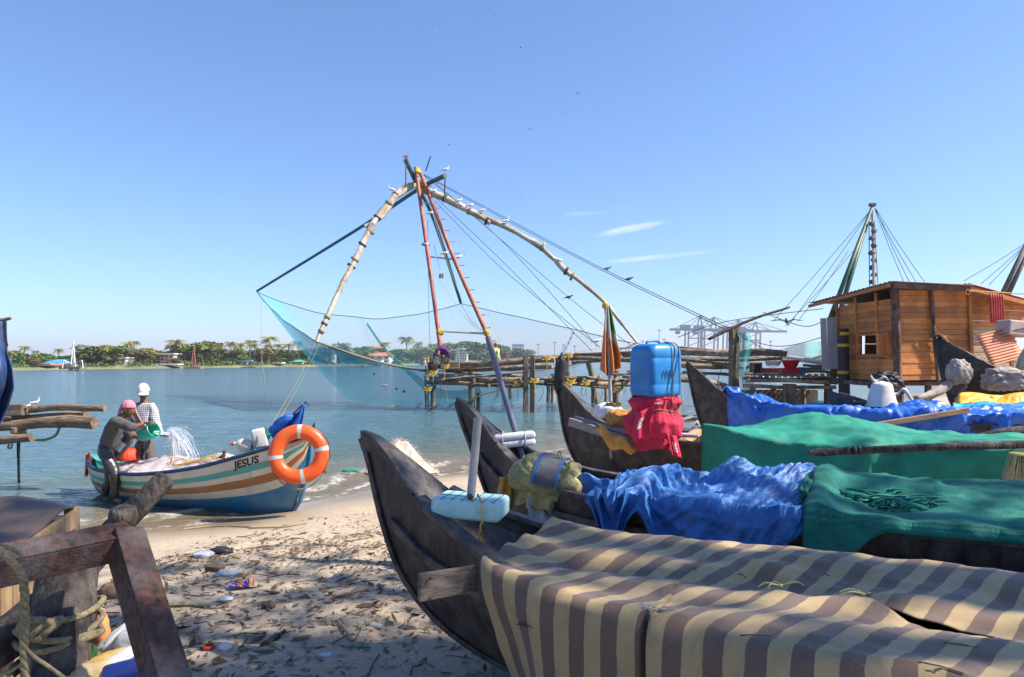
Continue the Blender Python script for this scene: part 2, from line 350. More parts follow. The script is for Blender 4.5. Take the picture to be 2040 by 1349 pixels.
# ---------------------------------------------------------------- dug-out style beach boats
class Boat:
    def __init__(s, P, adeg, keel, sheer, beam, L):
        a = R(adeg); s.P = Vector((P[0], P[1], 0)); s.d = Vector((math.cos(a), math.sin(a), 0)); s.n = Vector((s.d.y, -s.d.x, 0)); s.keel, s.sheer, s.beam, s.L = keel, sheer, beam, L
    def zk(s, x): return ps(x, s.keel)
    def zg(s, x): return ps(x, s.sheer)
    def b(s, x): return max(.012, ps(x, s.beam))
    def at(s, x, t, z): return s.P + s.d * x + s.n * t + Vector((0, 0, z))
    def gun(s, x, side, dz=0, dt=0): return s.at(x, side * (s.b(x) + dt), s.zg(x) + dz)
    def skin(s, x, q, out=0):                  # q: -1 far gunwale, 0 keel, 1 near gunwale
        v = abs(q); t = s.b(x) * (1 - (1 - v) ** 1.9); z = s.zk(x) + (s.zg(x) - s.zk(x)) * v ** 1.25
        return s.at(x, math.copysign(t + out, q), z)
def stations(L): return [0, .02, .04, .07, .1, .14, .19, .25, .32, .4, .5, .62, .76, .92, 1.1, 1.3, 1.6] + [1.6 + (L - 1.6) * k / 14 for k in range(1, 15)]
def make_boat(B, label, deck_s=.46, rub=True, group='dark beach boats drawn up in a row'):
    t = thing('beach_boat', B.at(0.8, 0, B.zk(1.2)), label, 'boat', group)
    st = stations(B.L)
    def f(u, v): return B.skin(st[min(int(round(u * (len(st) - 1))), len(st) - 1)], v * 2 - 1)
    MB().grid(f, len(st) - 1, 28).build('hull', hullblack, t, smooth=True)
    def fi(u, v):
        x = st[min(int(round(u * (len(st) - 1))), len(st) - 1)]; q = v * 2 - 1; w = max(.003, B.b(x) - .035); a = abs(q); zk = min(B.zk(x) + .05, B.zg(x) - .01); return B.at(x, math.copysign(w * (1 - (1 - a) ** 1.9), q), zk + (B.zg(x) - .004 - zk) * a ** 1.25)
    MB().grid(fi, len(st) - 1, 22).build('inner_skin', hullblack, t, smooth=True)
    MB().grid(lambda u, v: (lambda x, q: B.at(x, q * (B.b(x) - .01), B.zg(x) + .004 - (.02 + .16 * (1 - q * q) ** .8) * sstep(deck_s - .03, deck_s + .40, x) ** .8 - .02 * sstep(deck_s, deck_s + .05, x)))(lerp(deck_s - .04, deck_s + .5, u), 2 * v - 1), 14, 12).build('bow_hollow', railwood, t, smooth=True)
    for side, nm in ((1, 'near'), (-1, 'far')):
        pth = [B.gun(x, side, .016, -.012) for x in st if x >= deck_s * .9]
        MB().sweep(pth, .085, .034).build('gunwale_rail', railwood, t, bevel=.006)
        pth = [B.gun(x, side, -.075, -.095) for x in st if x >= deck_s + .5]
        MB().sweep(pth, .03, .10).build('inner_rail', railwood, t, bevel=.005)
        if rub:
            pth = [B.skin(x, side * ps(x, ((.2, .45), (.4, .62), (.8, .74), (1.5, .80), (4, .82))), .02) for x in st if x >= .2]
            MB().sweep(pth, .035, .05).build('rubbing_strake', railwood, t, bevel=.008)
    xs = [x for x in st if x <= deck_s] + [deck_s]; v = []; fc = []
    for x in xs:
        w = B.b(x) + .006
        for zz in (.012, -.10):
            for sd in (-1, 1): v.append(B.at(x - .01, sd * (w if zz > 0 else w * .72), B.zg(x) + zz))
    for i in range(len(xs) - 1):
        a = i * 4; c = a + 4; fc += [(a, a+1, c+1, c), (a+2, c+2, c+3, a+3), (a, c, c+2, a+2), (a+1, a+3, c+3, c+1)]
    fc += [(0, 2, 3, 1), (len(v)-4, len(v)-3, len(v)-1, len(v)-2)]
    MB().add(v, fc).build('bow_cap', railwood, t, bevel=.005)
    MB().sweep([B.at(x - .012, 0, B.zk(x) - .005) for x in st if x < 2.2], .05, .03, up=(.0, .0, 1)).build('stem_post', railwood, t, bevel=.006)
    for x in (deck_s + .55, 2.2, 3.6):
        w = B.b(x) - .06; MB().box(B.at(x, 0, B.zg(x) - .20), (.20, w * 1.85, .035), rz=math.atan2(B.d.y, B.d.x)).build('thwart', railwood, t, bevel=.006)
    v = MB()
    for x in [deck_s + .5 + .42 * k for k in range(int((B.L - 1.6) / .42))]:
        for sd in (-1, 1):
            p = [B.skin(x, sd * q, -.055) for q in (.35, .5, .65, .8, .93)]
            MB().sweep(p, .05, .03, up=B.d).build('rib', railwood, t)
    return t
kA = ((0, 1.70), (.06, 1.56), (.13, 1.30), (.27, .97), (.51, .73), (.8, .59), (1.03, .53), (1.6, .49), (3, .47), (7, .47))
gA = ((0, 1.73), (.1, 1.70), (.3, 1.56), (.5, 1.40), (.8, 1.27), (1.2, 1.155), (1.6, 1.125), (2.2, 1.115), (4, 1.115), (7, 1.18))
bA = ((0, .015), (.1, .03), (.3, .09), (.5, .17), (.8, .27), (1.2, .43), (1.6, .54), (2.2, .64), (2.8, .68), (4.2, .68), (7, .35))
boatA = Boat((-.87, 4.12), -27, kA, gA, bA, 6.6)
tA = make_boat(boatA, 'black wooden beach boat under the striped cloth, nearest of the row')
kB = ((0, 1.79), (.04, 1.66), (.15, 1.4), (.22, 1.23), (.29, 1.04), (.39, .89), (.6, .70), (1, .55), (1.6, .47), (3, .45), (7, .46))
gB = ((0, 1.82), (.1, 1.77), (.3, 1.60), (.6, 1.36), (1, 1.20), (1.5, 1.13), (2, 1.12), (3, 1.13), (4, 1.14), (7, 1.25))
bB = ((0, .015), (.1, .03), (.3, .07), (.6, .21), (1, .41), (1.5, .53), (2, .57), (3, .65), (4.2, .66), (7, .4))
boatB = Boat((-.48, 6.2), -27, kB, gB, bB, 7.0)
tB = make_boat(boatB, 'black wooden beach boat carrying the yellow sacking bundle and crumpled blue sheet')
kC = ((0, 1.84), (.03, 1.59), (.10, 1.19), (.21, .89), (.35, .70), (.7, .52), (1.2, .43), (2, .40), (7.5, .42))
gC = ((0, 1.88), (.1, 1.82), (.3, 1.64), (.6, 1.38), (1, 1.25), (1.5, 1.19), (2, 1.16), (3, 1.17), (4, 1.19), (7.5, 1.3))
bC = ((0, .015), (.1, .04), (.3, .10), (.6, .25), (1, .44), (1.5, .58), (2, .66), (3, .70), (4.5, .70), (7.5, .4))
boatC = Boat((.62, 9.5), -22, kC, gC, bC, 7.5)
tC = make_boat(boatC, 'black wooden beach boat with the blue jerrycan and green cover', rub=False)
kD = ((0, 2.10), (.04, 1.9), (.12, 1.5), (.24, 1.1), (.40, .8), (.7, .55), (1.2, .42), (2, .38), (8, .4))
gD = ((0, 2.15), (.1, 2.06), (.3, 1.88), (.6, 1.60), (1, 1.42), (1.5, 1.30), (2.2, 1.25), (4, 1.25), (8, 1.35))
bD = ((0, .015), (.1, .05), (.3, .13), (.6, .28), (1, .46), (1.5, .60), (2, .68), (3, .74), (5, .74), (8, .4))
boatD = Boat((2.86, 11.5), -17, kD, gD, bD, 8.0)
tD = make_boat(boatD, 'black wooden beach boat with a tall plain bow under shiny blue tarpaulin', rub=False)
# ---------------------------------------------------------------- cloths, nets and cargo on the beach boats
def text_mb(txt, fn, bold=0.0, flip=False):
    """flat lettering laid on a surface: fn(x, y) -> point, x and y in letter heights"""
    cu = bpy.data.curves.new('t', 'FONT'); cu.body = txt; cu.size = 1.0; cu.offset = bold; cu.resolution_u = 3; cu.align_x = 'CENTER'; cu.align_y = 'CENTER'
    o = bpy.data.objects.new('t', cu); col.objects.link(o); dg = bpy.context.evaluated_depsgraph_get()
    me = bpy.data.meshes.new_from_object(o.evaluated_get(dg)); bm = bmesh.new(); bm.from_mesh(me)
    bmesh.ops.triangulate(bm, faces=bm.faces[:]); bmesh.ops.subdivide_edges(bm, edges=[e for e in bm.edges if e.calc_length() > .3], cuts=2)
    bm.verts.index_update(); mb = MB(); mb.add([fn(-v.co.x if flip else v.co.x, v.co.y) for v in bm.verts], [tuple(v.index for v in f.verts) for f in bm.faces])
    bm.free(); bpy.data.objects.remove(o); bpy.data.curves.remove(cu); bpy.data.meshes.remove(me); return mb
def cover_fn(B, s0, s1, nd, fd, lift=lambda s: 0, crown=lambda s, q: 0, amp=.02, k=4, seed=1, skew=0, rid=0, over=.07):
    def f(u, v):
        s = lerp(s0, s1, u) + skew * (v - .5); b = B.b(s) + over; n_, f_ = nd(s), fd(s); L = n_ + 2 * b + f_; l = v * L; zg = B.zg(s) + .06
        if l < n_: t = b + .02 * (n_ - l); z = zg + lift(s) - (n_ - l); side = 1.0
        elif l < n_ + 2 * b:
            q = 1 - (l - n_) / b; t = q * b; z = zg + lift(s) * max(0, q) + crown(s, q); side = max(0, abs(q) * 6 - 5) * .5 * (1 if q > 0 else -1)
        else: t = -b; z = zg - (l - n_ - 2 * b); side = -1.0
        p = Vector((s, l, 0)); w = amp * (nz(p, k, seed) + .5 * nz(p, k * 2.3, seed + 4))
        if rid: w += rid * (.8 * crease(p, k * .55, seed) + .42 * crease(p, k * 1.4, seed + 1) + .15 * crease(p, k * 3.4, seed + 2))
        return B.at(s + w * .3, t + w * side * .9 + w * .2, z + w * (1 - abs(side) * .8))
    return f
# the striped cloth: two widths tied together along a ragged seam
m, nt, b = newmat('striped_cloth')
uvn = nt.nodes.new('ShaderNodeTexCoord'); sp = nt.nodes.new('ShaderNodeSeparateXYZ'); nt.links.new(uvn.outputs['UV'], sp.inputs[0])
ph = mth(nt, 'FRACT', mth(nt, 'DIVIDE', mth(nt, 'ADD', sp.outputs[0], mth(nt, 'MULTIPLY', noi(nt, uvn.outputs['UV'], 30, 2), .006)), .148))
sf = ramp(nt, ph, ((.0, (0, 0, 0)), (.49, (0, 0, 0)), (.51, (1, 1, 1)), (.985, (1, 1, 1)), (1.0, (0, 0, 0))))
nn = noi(nt, uvn.outputs['UV'], 3, 6, .65); n5 = noi(nt, uvn.outputs['UV'], 180, 2)
c = mixc(nt, sf, mixc(nt, nn, (.32, .225, .095), (.47, .34, .165)), mixc(nt, nn, (.082, .044, .032), (.14, .082, .062)))
c = mixc(nt, mth(nt, 'MULTIPLY', n5, .4), c, (.2, .16, .12)); c = mixc(nt, mth(nt, 'MULTIPLY', ramp(nt, noi(nt, uvn.outputs['UV'], 4.5, 8, .7), ((.5, (0, 0, 0)), (.7, (1, 1, 1)))), .5), c, (.13, .10, .08)); c = mixc(nt, mth(nt, 'MULTIPLY', ramp(nt, noi(nt, uvn.outputs['UV'], 55, 4, .7), ((.62, (0, 0, 0)), (.72, (1, 1, 1)))), .5), c, (.50, .44, .34)); nt.links.new(c, b.inputs['Base Color']); b.inputs['Roughness'].default_value = .95
b.inputs['Sheen Weight'].default_value = .15
bp = nt.nodes.new('ShaderNodeBump'); bp.inputs['Strength'].default_value = .25; bp.inputs['Distance'].default_value = .004; nt.links.new(mth(nt, 'ADD', n5, mth(nt, 'MULTIPLY', noi(nt, uvn.outputs['UV'], 18, 4), 1.5)), bp.inputs['Height']); nt.links.new(bp.outputs[0], b.inputs['Normal'])
striped = m
seam = ((1.0, .90), (1.86, .80), (1.9, .67), (2.09, .31), (2.3, .02), (2.62, 0), (3.15, .12), (4, .12), (6.2, .1))
gap = ((1.0, 0), (1.88, 0), (1.98, .05), (2.15, .035), (2.28, .0), (2.42, .05), (2.58, .0), (2.64, .0), (2.85, .085), (3.1, .07), (3.4, .03), (6, .02))
def sagA(s, q): return -.04 * (1 - q * q) * (1 - q * q) + .018 * math.sin(q * 9 + s * 3.0 + 1.3 * nz((s, q, 0), 1.3, 3)) * (1 - abs(q)) ** .7 + .012 * math.sin(s * 7.5 + q * 5) * (1 - abs(q)) ** .6
def topA(s, t, seed=0):
    b = boatA.b(s) + .03; q = max(-1, min(1, t / b)); p = Vector((s, t, 0))
    return boatA.at(s, t, boatA.zg(s) + .055 + sagA(s, q) + .010 * nz(p, 5, seed) + .016 * crease((s, t * 1.6), 1.8, 21) + .006 * crease((s, t), 5, 22))
def drapeA(s, l, out=0.0):            # l: distance down from the near rail
    b = boatA.b(s) + .045; p = Vector((s * 1.6, l * .5, 0)); w = .035 * nz(p, 3.2, 8) + .02 * math.sin(s * 14 + l * 2.5) * sstep(0, .5, l)
    w += .016 * crease((s, l * .8), 1.5, 23) + .006 * crease((s, l), 5, 24); c = .055 * (1 - math.exp(-l * 25)); tuck = -.17 * max(0, l - .16) * sstep(2.0, 1.1, s)
    return boatA.at(s + (.25 * l * sstep(1.6, 1.0, s)), b + c + (w * sstep(0, .15, l)) + tuck + out, boatA.zg(s) + .055 - l)
def panel1(u, v):
    s = lerp(1.03, 6.2, u ** 1.25); ts = pl(s, seam); b = boatA.b(s) + .045
    if s < 1.88:
        nd = lerp(.66, .60, sstep(1, 1.9, s)); Lr = nd + 2 * b; l = v * Lr
        if l < nd: return drapeA(s, nd - l)
        return topA(s, b - (l - nd))
    ts = min(ts, b); return topA(s, lerp(ts, -b, v))
SK = .36
def uv1(u, v):
    s = lerp(1.03, 6.2, u ** 1.25); b = boatA.b(s) + .045
    if s < 1.88:
        nd = lerp(.66, .60, sstep(1, 1.9, s)); l = v * (nd + 2 * b); return (s - SK * max(0, l - nd), l)
    t = lerp(min(pl(s, seam), b), -b, v); return (s - SK * (b - t), b - t)
def uv2(u, v):
    s = lerp(1.90, 6.2, u ** 1.2); b = boatA.b(s) + .045; ts = min(pl(s, seam) + pl(s, gap), b); top = b - ts; l = v * (.62 + top); return (s - SK * max(0, top - l) + .03, l + 3)
st_ = thing('striped_cloth', boatA.at(2, 0, 1.2), 'brown and beige striped cloth covering the nearest boat', 'cloth')
MB().grid(panel1, 150, 60, uv1).build('far_panel', striped, st_, smooth=True, solid=.004)
def panel2(u, v):
    s = lerp(1.90, 6.2, u ** 1.2); ts = pl(s, seam) + 1.1 * pl(s, gap) * (1 + .25 * nz((s * 30, 0, 0), 1, 3)); b = boatA.b(s) + .045; ts = min(ts, b - .005); nd = .62; top = b - ts; L = nd + top; l = v * L
    if l < top: p = topA(s, ts + l, 5); p.z += .012; return p
    return drapeA(s, l - top, .012)
MB().grid(panel2, 120, 46, uv2).build('near_panel', striped, st_, smooth=True, solid=.004)
greysheet = M('grey_sheet', (.10, .11, .12), (.04, .045, .05), .45, 8, bump=.6, bscale=12, dirt=(.25, .26, .27), dirt_amt=.5, dirt_scale=9)
MB().grid(lambda u, v: boatA.at(lerp(1.3, 6, u), lerp(.6, -.6, v), boatA.zg(2) - .09 + .02 * nz((u * 9, v * 3, 0), 1, 4)), 30, 10).build('plastic_underlay', greysheet, st_, smooth=True)
def knot(name, s, t, par, mat, n=5, L=.10):
    mb = MB(); c = topA(s, t); c.z += .03
    for k in range(n):
        a = rnd.uniform(0, 6.28); e = c + Vector((math.cos(a) * L, math.sin(a) * L * .6, rnd.uniform(-.01, .015)))
        mb.tube(spline([c, (c + e) / 2 + Vector((rnd.uniform(-.03, .03), rnd.uniform(-.03, .03), .012)), e - Vector((0, 0, .012))], 8), .0018, 5)
    mb.ball(c, (.009, .009, .008), 7, 5); return mb.build(name, mat, par, smooth=True)
straw = M('straw_twine', (.55, .52, .18), (.36, .33, .10), .8, 40, bump=0)
knot('tie_string', 2.30, .02, st_, straw); knot('tie_string', 2.62, .0, st_, straw, 4); knot('tie_string', 1.9, .66, st_, rope_l, 4, .06)
twig = M('twig', (.17, .10, .055), (.08, .05, .03), .9, 20, bump=0)
for (px, py, D, dx, dy) in ((1830, 1326, 2.22, .12, .01), (1475, 1283, 2.5, .10, -.03), (1880, 1270, 2.42, .1, .0), (1470, 1098, 3.3, .04, .005), (1640, 1110, 3.3, .03, .006)):
    p = W(px, py, D); s = (p - boatA.P).dot(boatA.d); t = (p - boatA.P).dot(boatA.n); a = topA(s, t); c = topA(s + dx, t + dy)
    MB().tube([a + Vector((0, 0, .016)), (a + c) / 2 + Vector((0, 0, .02)), c + Vector((0, 0, .016))], .0025, 5).build('twig', twig, st_)
# bow plank bolted to the nearest boat, its float, pipe and line
blk = MB(); a = W(834, 1171, 3.14); c = W(950, 1152, 3.30); blk.beam(a, c, .03, .125)
o = blk.build('side_plank', greywood, tA, bevel=.006); o['label'] = 'short weathered plank bolted outside the bow'
mb = MB()
for (px, py) in ((858, 1150), (940, 1135), (858, 1190), (938, 1172)): p = W(px, py, 3.16 if px < 900 else 3.27); MB().ball(p - Vector((0, .018, 0)), .007, 7, 5).build('bolt', M('dull_bolt', (.10, .09, .085), None, .4, metal=.7, bump=0), tA)
bs = MB()
for z in (1.17, 1.07): bs.beam(boatA.at(.98, boatA.b(.98) * .98 + .01, z), boatA.at(1.10, boatA.b(1.1) * .98 + .01, z - .01), .03, .05)
bs.build('bracket', railwood, tA, bevel=.004)
rzA = math.atan2(boatA.d.y, boatA.d.x)
fc = W(938, 1008, 3.72); ft = thing('foam_float', fc - Vector((0, 0, .06)), 'pale blue foam float lying across the bow of the nearest boat', 'float')
fb = MB(); RZ = Matrix.Rotation(R(-13), 3, 'Z') @ Matrix.Rotation(R(2), 3, 'Y'); fb.box(fc, (.37, .25, .105), M=RZ); fb.build('foam_block', foamblue, ft, smooth=True, bevel=.022)
for k in range(6):
    x = -.13 + k * .055; MB().tube([fc + RZ @ Vector((x, -.124, .02)), fc + RZ @ Vector((x + .005, -.116, .0535)), fc + RZ @ Vector((x + .012, .118, .0535)), fc + RZ @ Vector((x + .012, .126, .0))], .0022, 5).build('string', rope_d, ft)
MB().ball(W(937, 990, 3.62), (.016, .016, .015), 9, 6, jit=.4).build('plug', M('red_plug', (.16, .04, .025), None, .6, bump=.2), ft, smooth=True)
pt = MB(); pt.tube([W(938, 988, 3.70), W(946, 905, 3.72), W(952, 832, 3.74)], .0225, 14)
single(pt.build('plastic_pipe', pipegrey, smooth=True, angle=50), 'plain grey plastic pipe standing in the pale blue float', 'pipe')
lp = spline([W(951, 985, 3.62), W(958, 1000, 3.56), W(960, 1035, 3.55), W(955, 1070, 3.56), W(968, 1102, 3.5)], 24)
single(MB().tube([p + Vector((.004 * math.sin(i * 2.1), 0, 0)) for i, p in enumerate(lp)], .0052, 6).build('line', rope_y, smooth=True), 'thin yellow line hanging off the pale blue float into the boat', 'rope')
# ---- boat B
sacking = M('yellow_sacking', (.46, .40, .17), (.27, .24, .11), .7, 9, bump=.8, bscale=18, bdist=.02, dirt=(.08, .08, .04), dirt_amt=.6, dirt_scale=7)
bc = W(1092, 952, 5.45); bt = thing('wrapped_motor', bc - Vector((0, 0, .3)), 'outboard motor wrapped in yellow sacking with a grey blue-edged band', 'bundle')
def lump(c, r, M3, seed, amp, rid=0, n=40, m=26, flat=0):
    def f(u, v):
        th = math.pi * v; a = 2 * math.pi * u; d = Vector((math.sin(th)*math.cos(a), math.sin(th)*math.sin(a), math.cos(th)))
        q = 1 + amp * (nz(d * 1.7, 1, seed) + .6 * nz(d * 4, 1, seed + 3)) + rid * .5 * (ridge(d * 3, 1, seed + 5) - .5) + rid * 1.0 * crease((d.x * 1.5 + d.z, d.z * 1.5 + d.y), 1.4, int(seed) + 3)
        pw = Vector((math.copysign(abs(d.x) ** .8, d.x) * r[0], math.copysign(abs(d.y) ** .8, d.y) * r[1], math.copysign(abs(d.z) ** .8, d.z) * r[2])) * q
        if flat and pw.z < -flat: pw.z = -flat
        return Vector(c) + M3 @ pw
    return f
RB = Matrix.Rotation(R(-20), 3, 'Z') @ Matrix.Rotation(R(8), 3, 'Y')
lf = lump(bc, (.285, .2, .165), RB, 3, .14, .13)
MB().grid(lf, 44, 28).build('sacking', sacking, bt, smooth=True)
def band(u0, u1, o): return lambda u, v: (lambda p: p + (p - bc).normalized() * o)(bc + RB @ Vector((lerp(u0, u1, u), 0, 0)) + (RB @ Vector((0, .215 * math.cos(v * 3.4 - .15), .178 * math.sin(v * 3.4 - .15))) ) * (1 - .5 * (lerp(u0, u1, u) / .28) ** 2 * .6))
MB().grid(band(-.04, .11, .012), 6, 24).build('grey_band', M('grey_weave', (.12, .125, .14), (.07, .075, .09), .7, 14, bump=.5), bt, smooth=True)
MB().grid(band(-.062, -.04, .014), 2, 24).build('blue_stripe', M('blue_stripe', (.03, .15, .42), None, .6, bump=.2), bt, smooth=True)
MB().grid(band(.11, .128, .014), 2, 24).build('blue_stripe', MATS['blue_stripe'], bt, smooth=True)
MB().tube([bc + RB @ Vector((.17 + .02 * math.sin(k), .21 * math.cos(k * .35 - .3), .165 * math.sin(k * .35 - .3))) for k in range(10)], .006, 6).build('lashing', rope_t, bt)
MB().tube(spline([bc + Vector((.09, -.1, .15)), bc + Vector((.07, -.1, .2)), bc + Vector((.09, -.1, .22)), bc + Vector((.1, -.1, .17)), bc + Vector((.2, -.2, .0))], 14), .005, 6).build('lashing', rope_t, bt)
def skirt(u, v):
    a = lerp(2.2, 5.6, u); p = bc + RB @ Vector((.21 * math.cos(a), .16 * math.sin(a), -.06 - .16 * v)); w = .03 * math.sin(a * 9) * v; return p + RB @ Vector((math.cos(a) * w, math.sin(a) * w, .02 * math.sin(a * 13)))
MB().grid(skirt, 50, 8).build('sacking_skirt', sacking, bt, smooth=True)
orangecl = M('orange_cloth', (.55, .25, .045), (.34, .14, .03), .7, 8, bump=.6, bscale=20, dirt=(.12, .06, .03), dirt_amt=.5, dirt_scale=7)
def drop(c, w, h, seed, fl=.04, lean=0, yaw=0, round_=0): 
    dx = Vector((math.cos(yaw), math.sin(yaw), 0)); dn = Vector((-math.sin(yaw), math.cos(yaw), 0))
    def f(u, v):
        q = (u - .5) * w * (1 - round_ * v * v); return Vector(c) + dx * (q + lean * v) + Vector((0, 0, -h * v)) + dn * (fl * math.sin(u * 12 + seed) * (.3 + v) + fl * .8 * nz((u * 3, v * 3, 0), 1, seed) - .05 * v * v)
    return f
MB().grid(drop(W(1012, 950, 5.55), .13, .30, 2, .03, -.04), 16, 14).build('orange_flap', M('amber_cloth', (.60, .33, .05), (.4, .2, .03), .6, 9, bump=.4, bscale=20), bt, smooth=True, solid=.004)
clearp = M('clear_sheet', (.55, .57, .60), (.36, .38, .42), .25, 7, bump=.6, bscale=14, alpha=.75)
MB().grid(drop(W(1078, 990, 5.35), .22, .26, 5, .03, .03), 20, 14).build('plastic_flap', clearp, bt, smooth=True, solid=.002)
MB().tube([W(1055, 1000, 5.5), W(1055, 1040, 5.4)], .016, 8).build('motor_leg', railwood, bt)
# twin white floats on a pole
ft = thing('twin_float', W(1024, 880, 6.0), 'pair of white foam floats tied together round the slanting pole', 'float')
for k, (px, py, r) in enumerate(((1024, 869, -5), (1024, 883, -6))):
    MB().box(W(px, py, 6.0), (.36, .13, .058), M=Matrix.Rotation(R(6), 3, 'Z') @ Matrix.Rotation(R(r), 3, 'Y')).build('foam_block', foamwhite, ft, smooth=True, bevel=.02)
for px in (1001, 1046):
    cc = W(px, 876, 6.0); MB().tube([cc + Vector((.0, .075 * math.cos(a), .068 * math.sin(a))) for a in [k * .449 for k in range(15)]], .009, 6).build('tape', M('lilac_tape', (.50, .40, .58), None, .4, bump=.1), ft)
mb = MB()
for k in range(5): mb.tube([W(982, 866, 6.1) + Vector((.10 * math.cos(a + k) * (1 + .15 * k % 2), .06 * math.sin(a * 1.0 + k), .05 * math.sin(a + k * .6) + .01 * k)) for a in [j * .42 for j in range(16)]], .005, 5)
single(mb.build('rope_coil', rope_t, smooth=True), 'loose coil of tan rope behind the twin white floats', 'rope')
single(MB().tube([W(972, 672, 6.25), W(1000, 770, 6.15), W(1029, 868, 6.05), W(1046, 935, 6.0)], [.026, .027, .027, .027], 12).build('float_pole', pipeblue, smooth=True, angle=50), 'slim blue-grey pole slanting up from the twin white floats', 'pole')
single(MB().tube(spline([W(914, 806, 6.2), W(930, 800, 6.2), W(960, 787, 6.2), W(1000, 777, 6.15)], 12), .006, 6).build('mooring_line', rope_y, smooth=True), 'yellow cord from the second bow to the blue-grey pole', 'rope')
bluetarp = M('blue_tarpaulin', (.015, .13, .58), (.010, .09, .44), .42, 4, bump=.3, bscale=16, bdist=.015, dirt=(.10, .24, .62), dirt_amt=.5, dirt_scale=2.2, spec=.5)
oldblue = M('worn_blue_sheet', (.025, .16, .46), (.012, .085, .30), .48, 7, bump=.5, bscale=24, bdist=.02, dirt=(.10, .22, .46), dirt_amt=.5, dirt_scale=3, spec=.5)
greennet = M('green_net', (.015, .27, .195), (.008, .16, .12), .8, 9, bump=.9, bscale=90, dirt=(.02, .06, .05), dirt_amt=.5, dirt_scale=3)
nt = greennet.node_tree; b = nt.nodes['Principled BSDF']; lk = b.inputs['Base Color'].links[0].from_socket; uvn = nt.nodes.new('ShaderNodeTexCoord'); sp = nt.nodes.new('ShaderNodeSeparateXYZ'); nt.links.new(uvn.outputs['UV'], sp.inputs[0])
sx = mth(nt, 'MULTIPLY', mth(nt, 'SINE', mth(nt, 'MULTIPLY', mth(nt, 'ADD', sp.outputs[0], sp.outputs[1]), 300)), mth(nt, 'SINE', mth(nt, 'MULTIPLY', mth(nt, 'SUBTRACT', sp.outputs[0], sp.outputs[1]), 300))); nt.links.new(mixc(nt, ramp(nt, sx, ((.1, (0, 0, 0)), (.5, (.75, .75, .75)))), lk, (.003, .05, .04)), b.inputs['Base Color'])
greencl = M('green_shade_cloth', (.010, .265, .185), (.006, .175, .12), .7, 5, bump=.35, bscale=70, dirt=(.004, .12, .085), dirt_amt=.6, dirt_scale=3)
bl = thing('blue_sheet', boatB.at(2.6, 0, 1.1), 'crumpled worn blue plastic sheet heaped in the second boat', 'sheet')
def crB(s, q): 
    e = sstep(1.45, 1.75, s) * sstep(3.05, 2.8, s)
    return e * .58 * (.10 + .24 * math.exp(-((s - 2.28) / .17) ** 2 - ((q + .5) / .5) ** 2) + .16 * math.exp(-((s - 2.75) / .28) ** 2 - ((q + .5) / .45) ** 2) + .12 * math.exp(-((s - 1.78) / .14) ** 2 - ((q - .3) / .4) ** 2) - .12 * math.exp(-((s - 2.05) / .14) ** 2 - ((q) / .6) ** 2))
fB = cover_fn(boatB, 1.42, 2.93, lambda s: .06 + .42 * math.exp(-((s - 1.62) / .10) ** 2) + .28 * sstep(1.8, 2.0, s) * sstep(3.0, 2.5, s), lambda s: .08, crown=crB, amp=.022, k=3.4, seed=4, rid=.10)
MB().grid(fB, 190, 130).build('sheet', oldblue, bl, smooth=True, solid=.003)
def flap(u, v):
    p = boatB.at(lerp(1.12, 1.50, u), .38 - .1 * u + .02 * nz((u * 4, v * 4, 0), 1, 2), 1.24 + .05 * math.sin(u * 3) - .26 * v * (1 - .35 * abs(2 * u - 1)) + .015 * math.sin(u * 14)); return p
MB().grid(flap, 24, 14).build('sheet_flap', oldblue, bl, smooth=True, solid=.003)
gn = thing('green_netting', boatB.at(4, 0, 1.1), 'dark green fishing net spread over the second boat beside the blue sheet', 'net')
def crG(s, q): return .05 + .10 * math.exp(-((q + .35) / .5) ** 2) + .05 * math.exp(-((s - 2.95) / .1) ** 2) - .07 * math.exp(-((s - 3.35) / .25) ** 2 - ((q - .2) / .4) ** 2)
MB().grid(cover_fn(boatB, 2.88, 6.6, lambda s: .03 + .30 * sstep(3.35, 2.95, s), lambda s: .15, crown=crG, amp=.022, k=2.6, seed=7, rid=.035), 190, 70, lambda u, v: (u * 3.72, v * 1.6)).build('net', greennet, gn, smooth=True, solid=.004)
mb = MB()
for k in range(26):
    s0 = rnd.uniform(3.05, 3.2); q0 = rnd.uniform(-.1, .28); pts = []
    for j in range(9): s = s0 + j * rnd.uniform(.05, .075); q = q0 + .06 * math.sin(j * .9 + k) ; pts.append(boatB.at(s, q, 1.24 + .035 * math.sin(j * .8 + k * .7) + .02 * nz((s, q, k), 5)))
    mb.tube(spline(pts, 16), .008, 5)
mb.build('net_roll', greennet, gn, smooth=True)
mb = MB()
for k in range(14):
    pts = [boatB.at(2.86 + .02 * math.sin(k * 1.7 + j), .45 - .12 * j, 1.24 + .05 * math.sin(j * .9 + k * .5) + .03) for j in range(8)]
    mb.tube(spline(pts, 14), .014, 5)
mb.build('net_edge', greennet, gn, smooth=True)
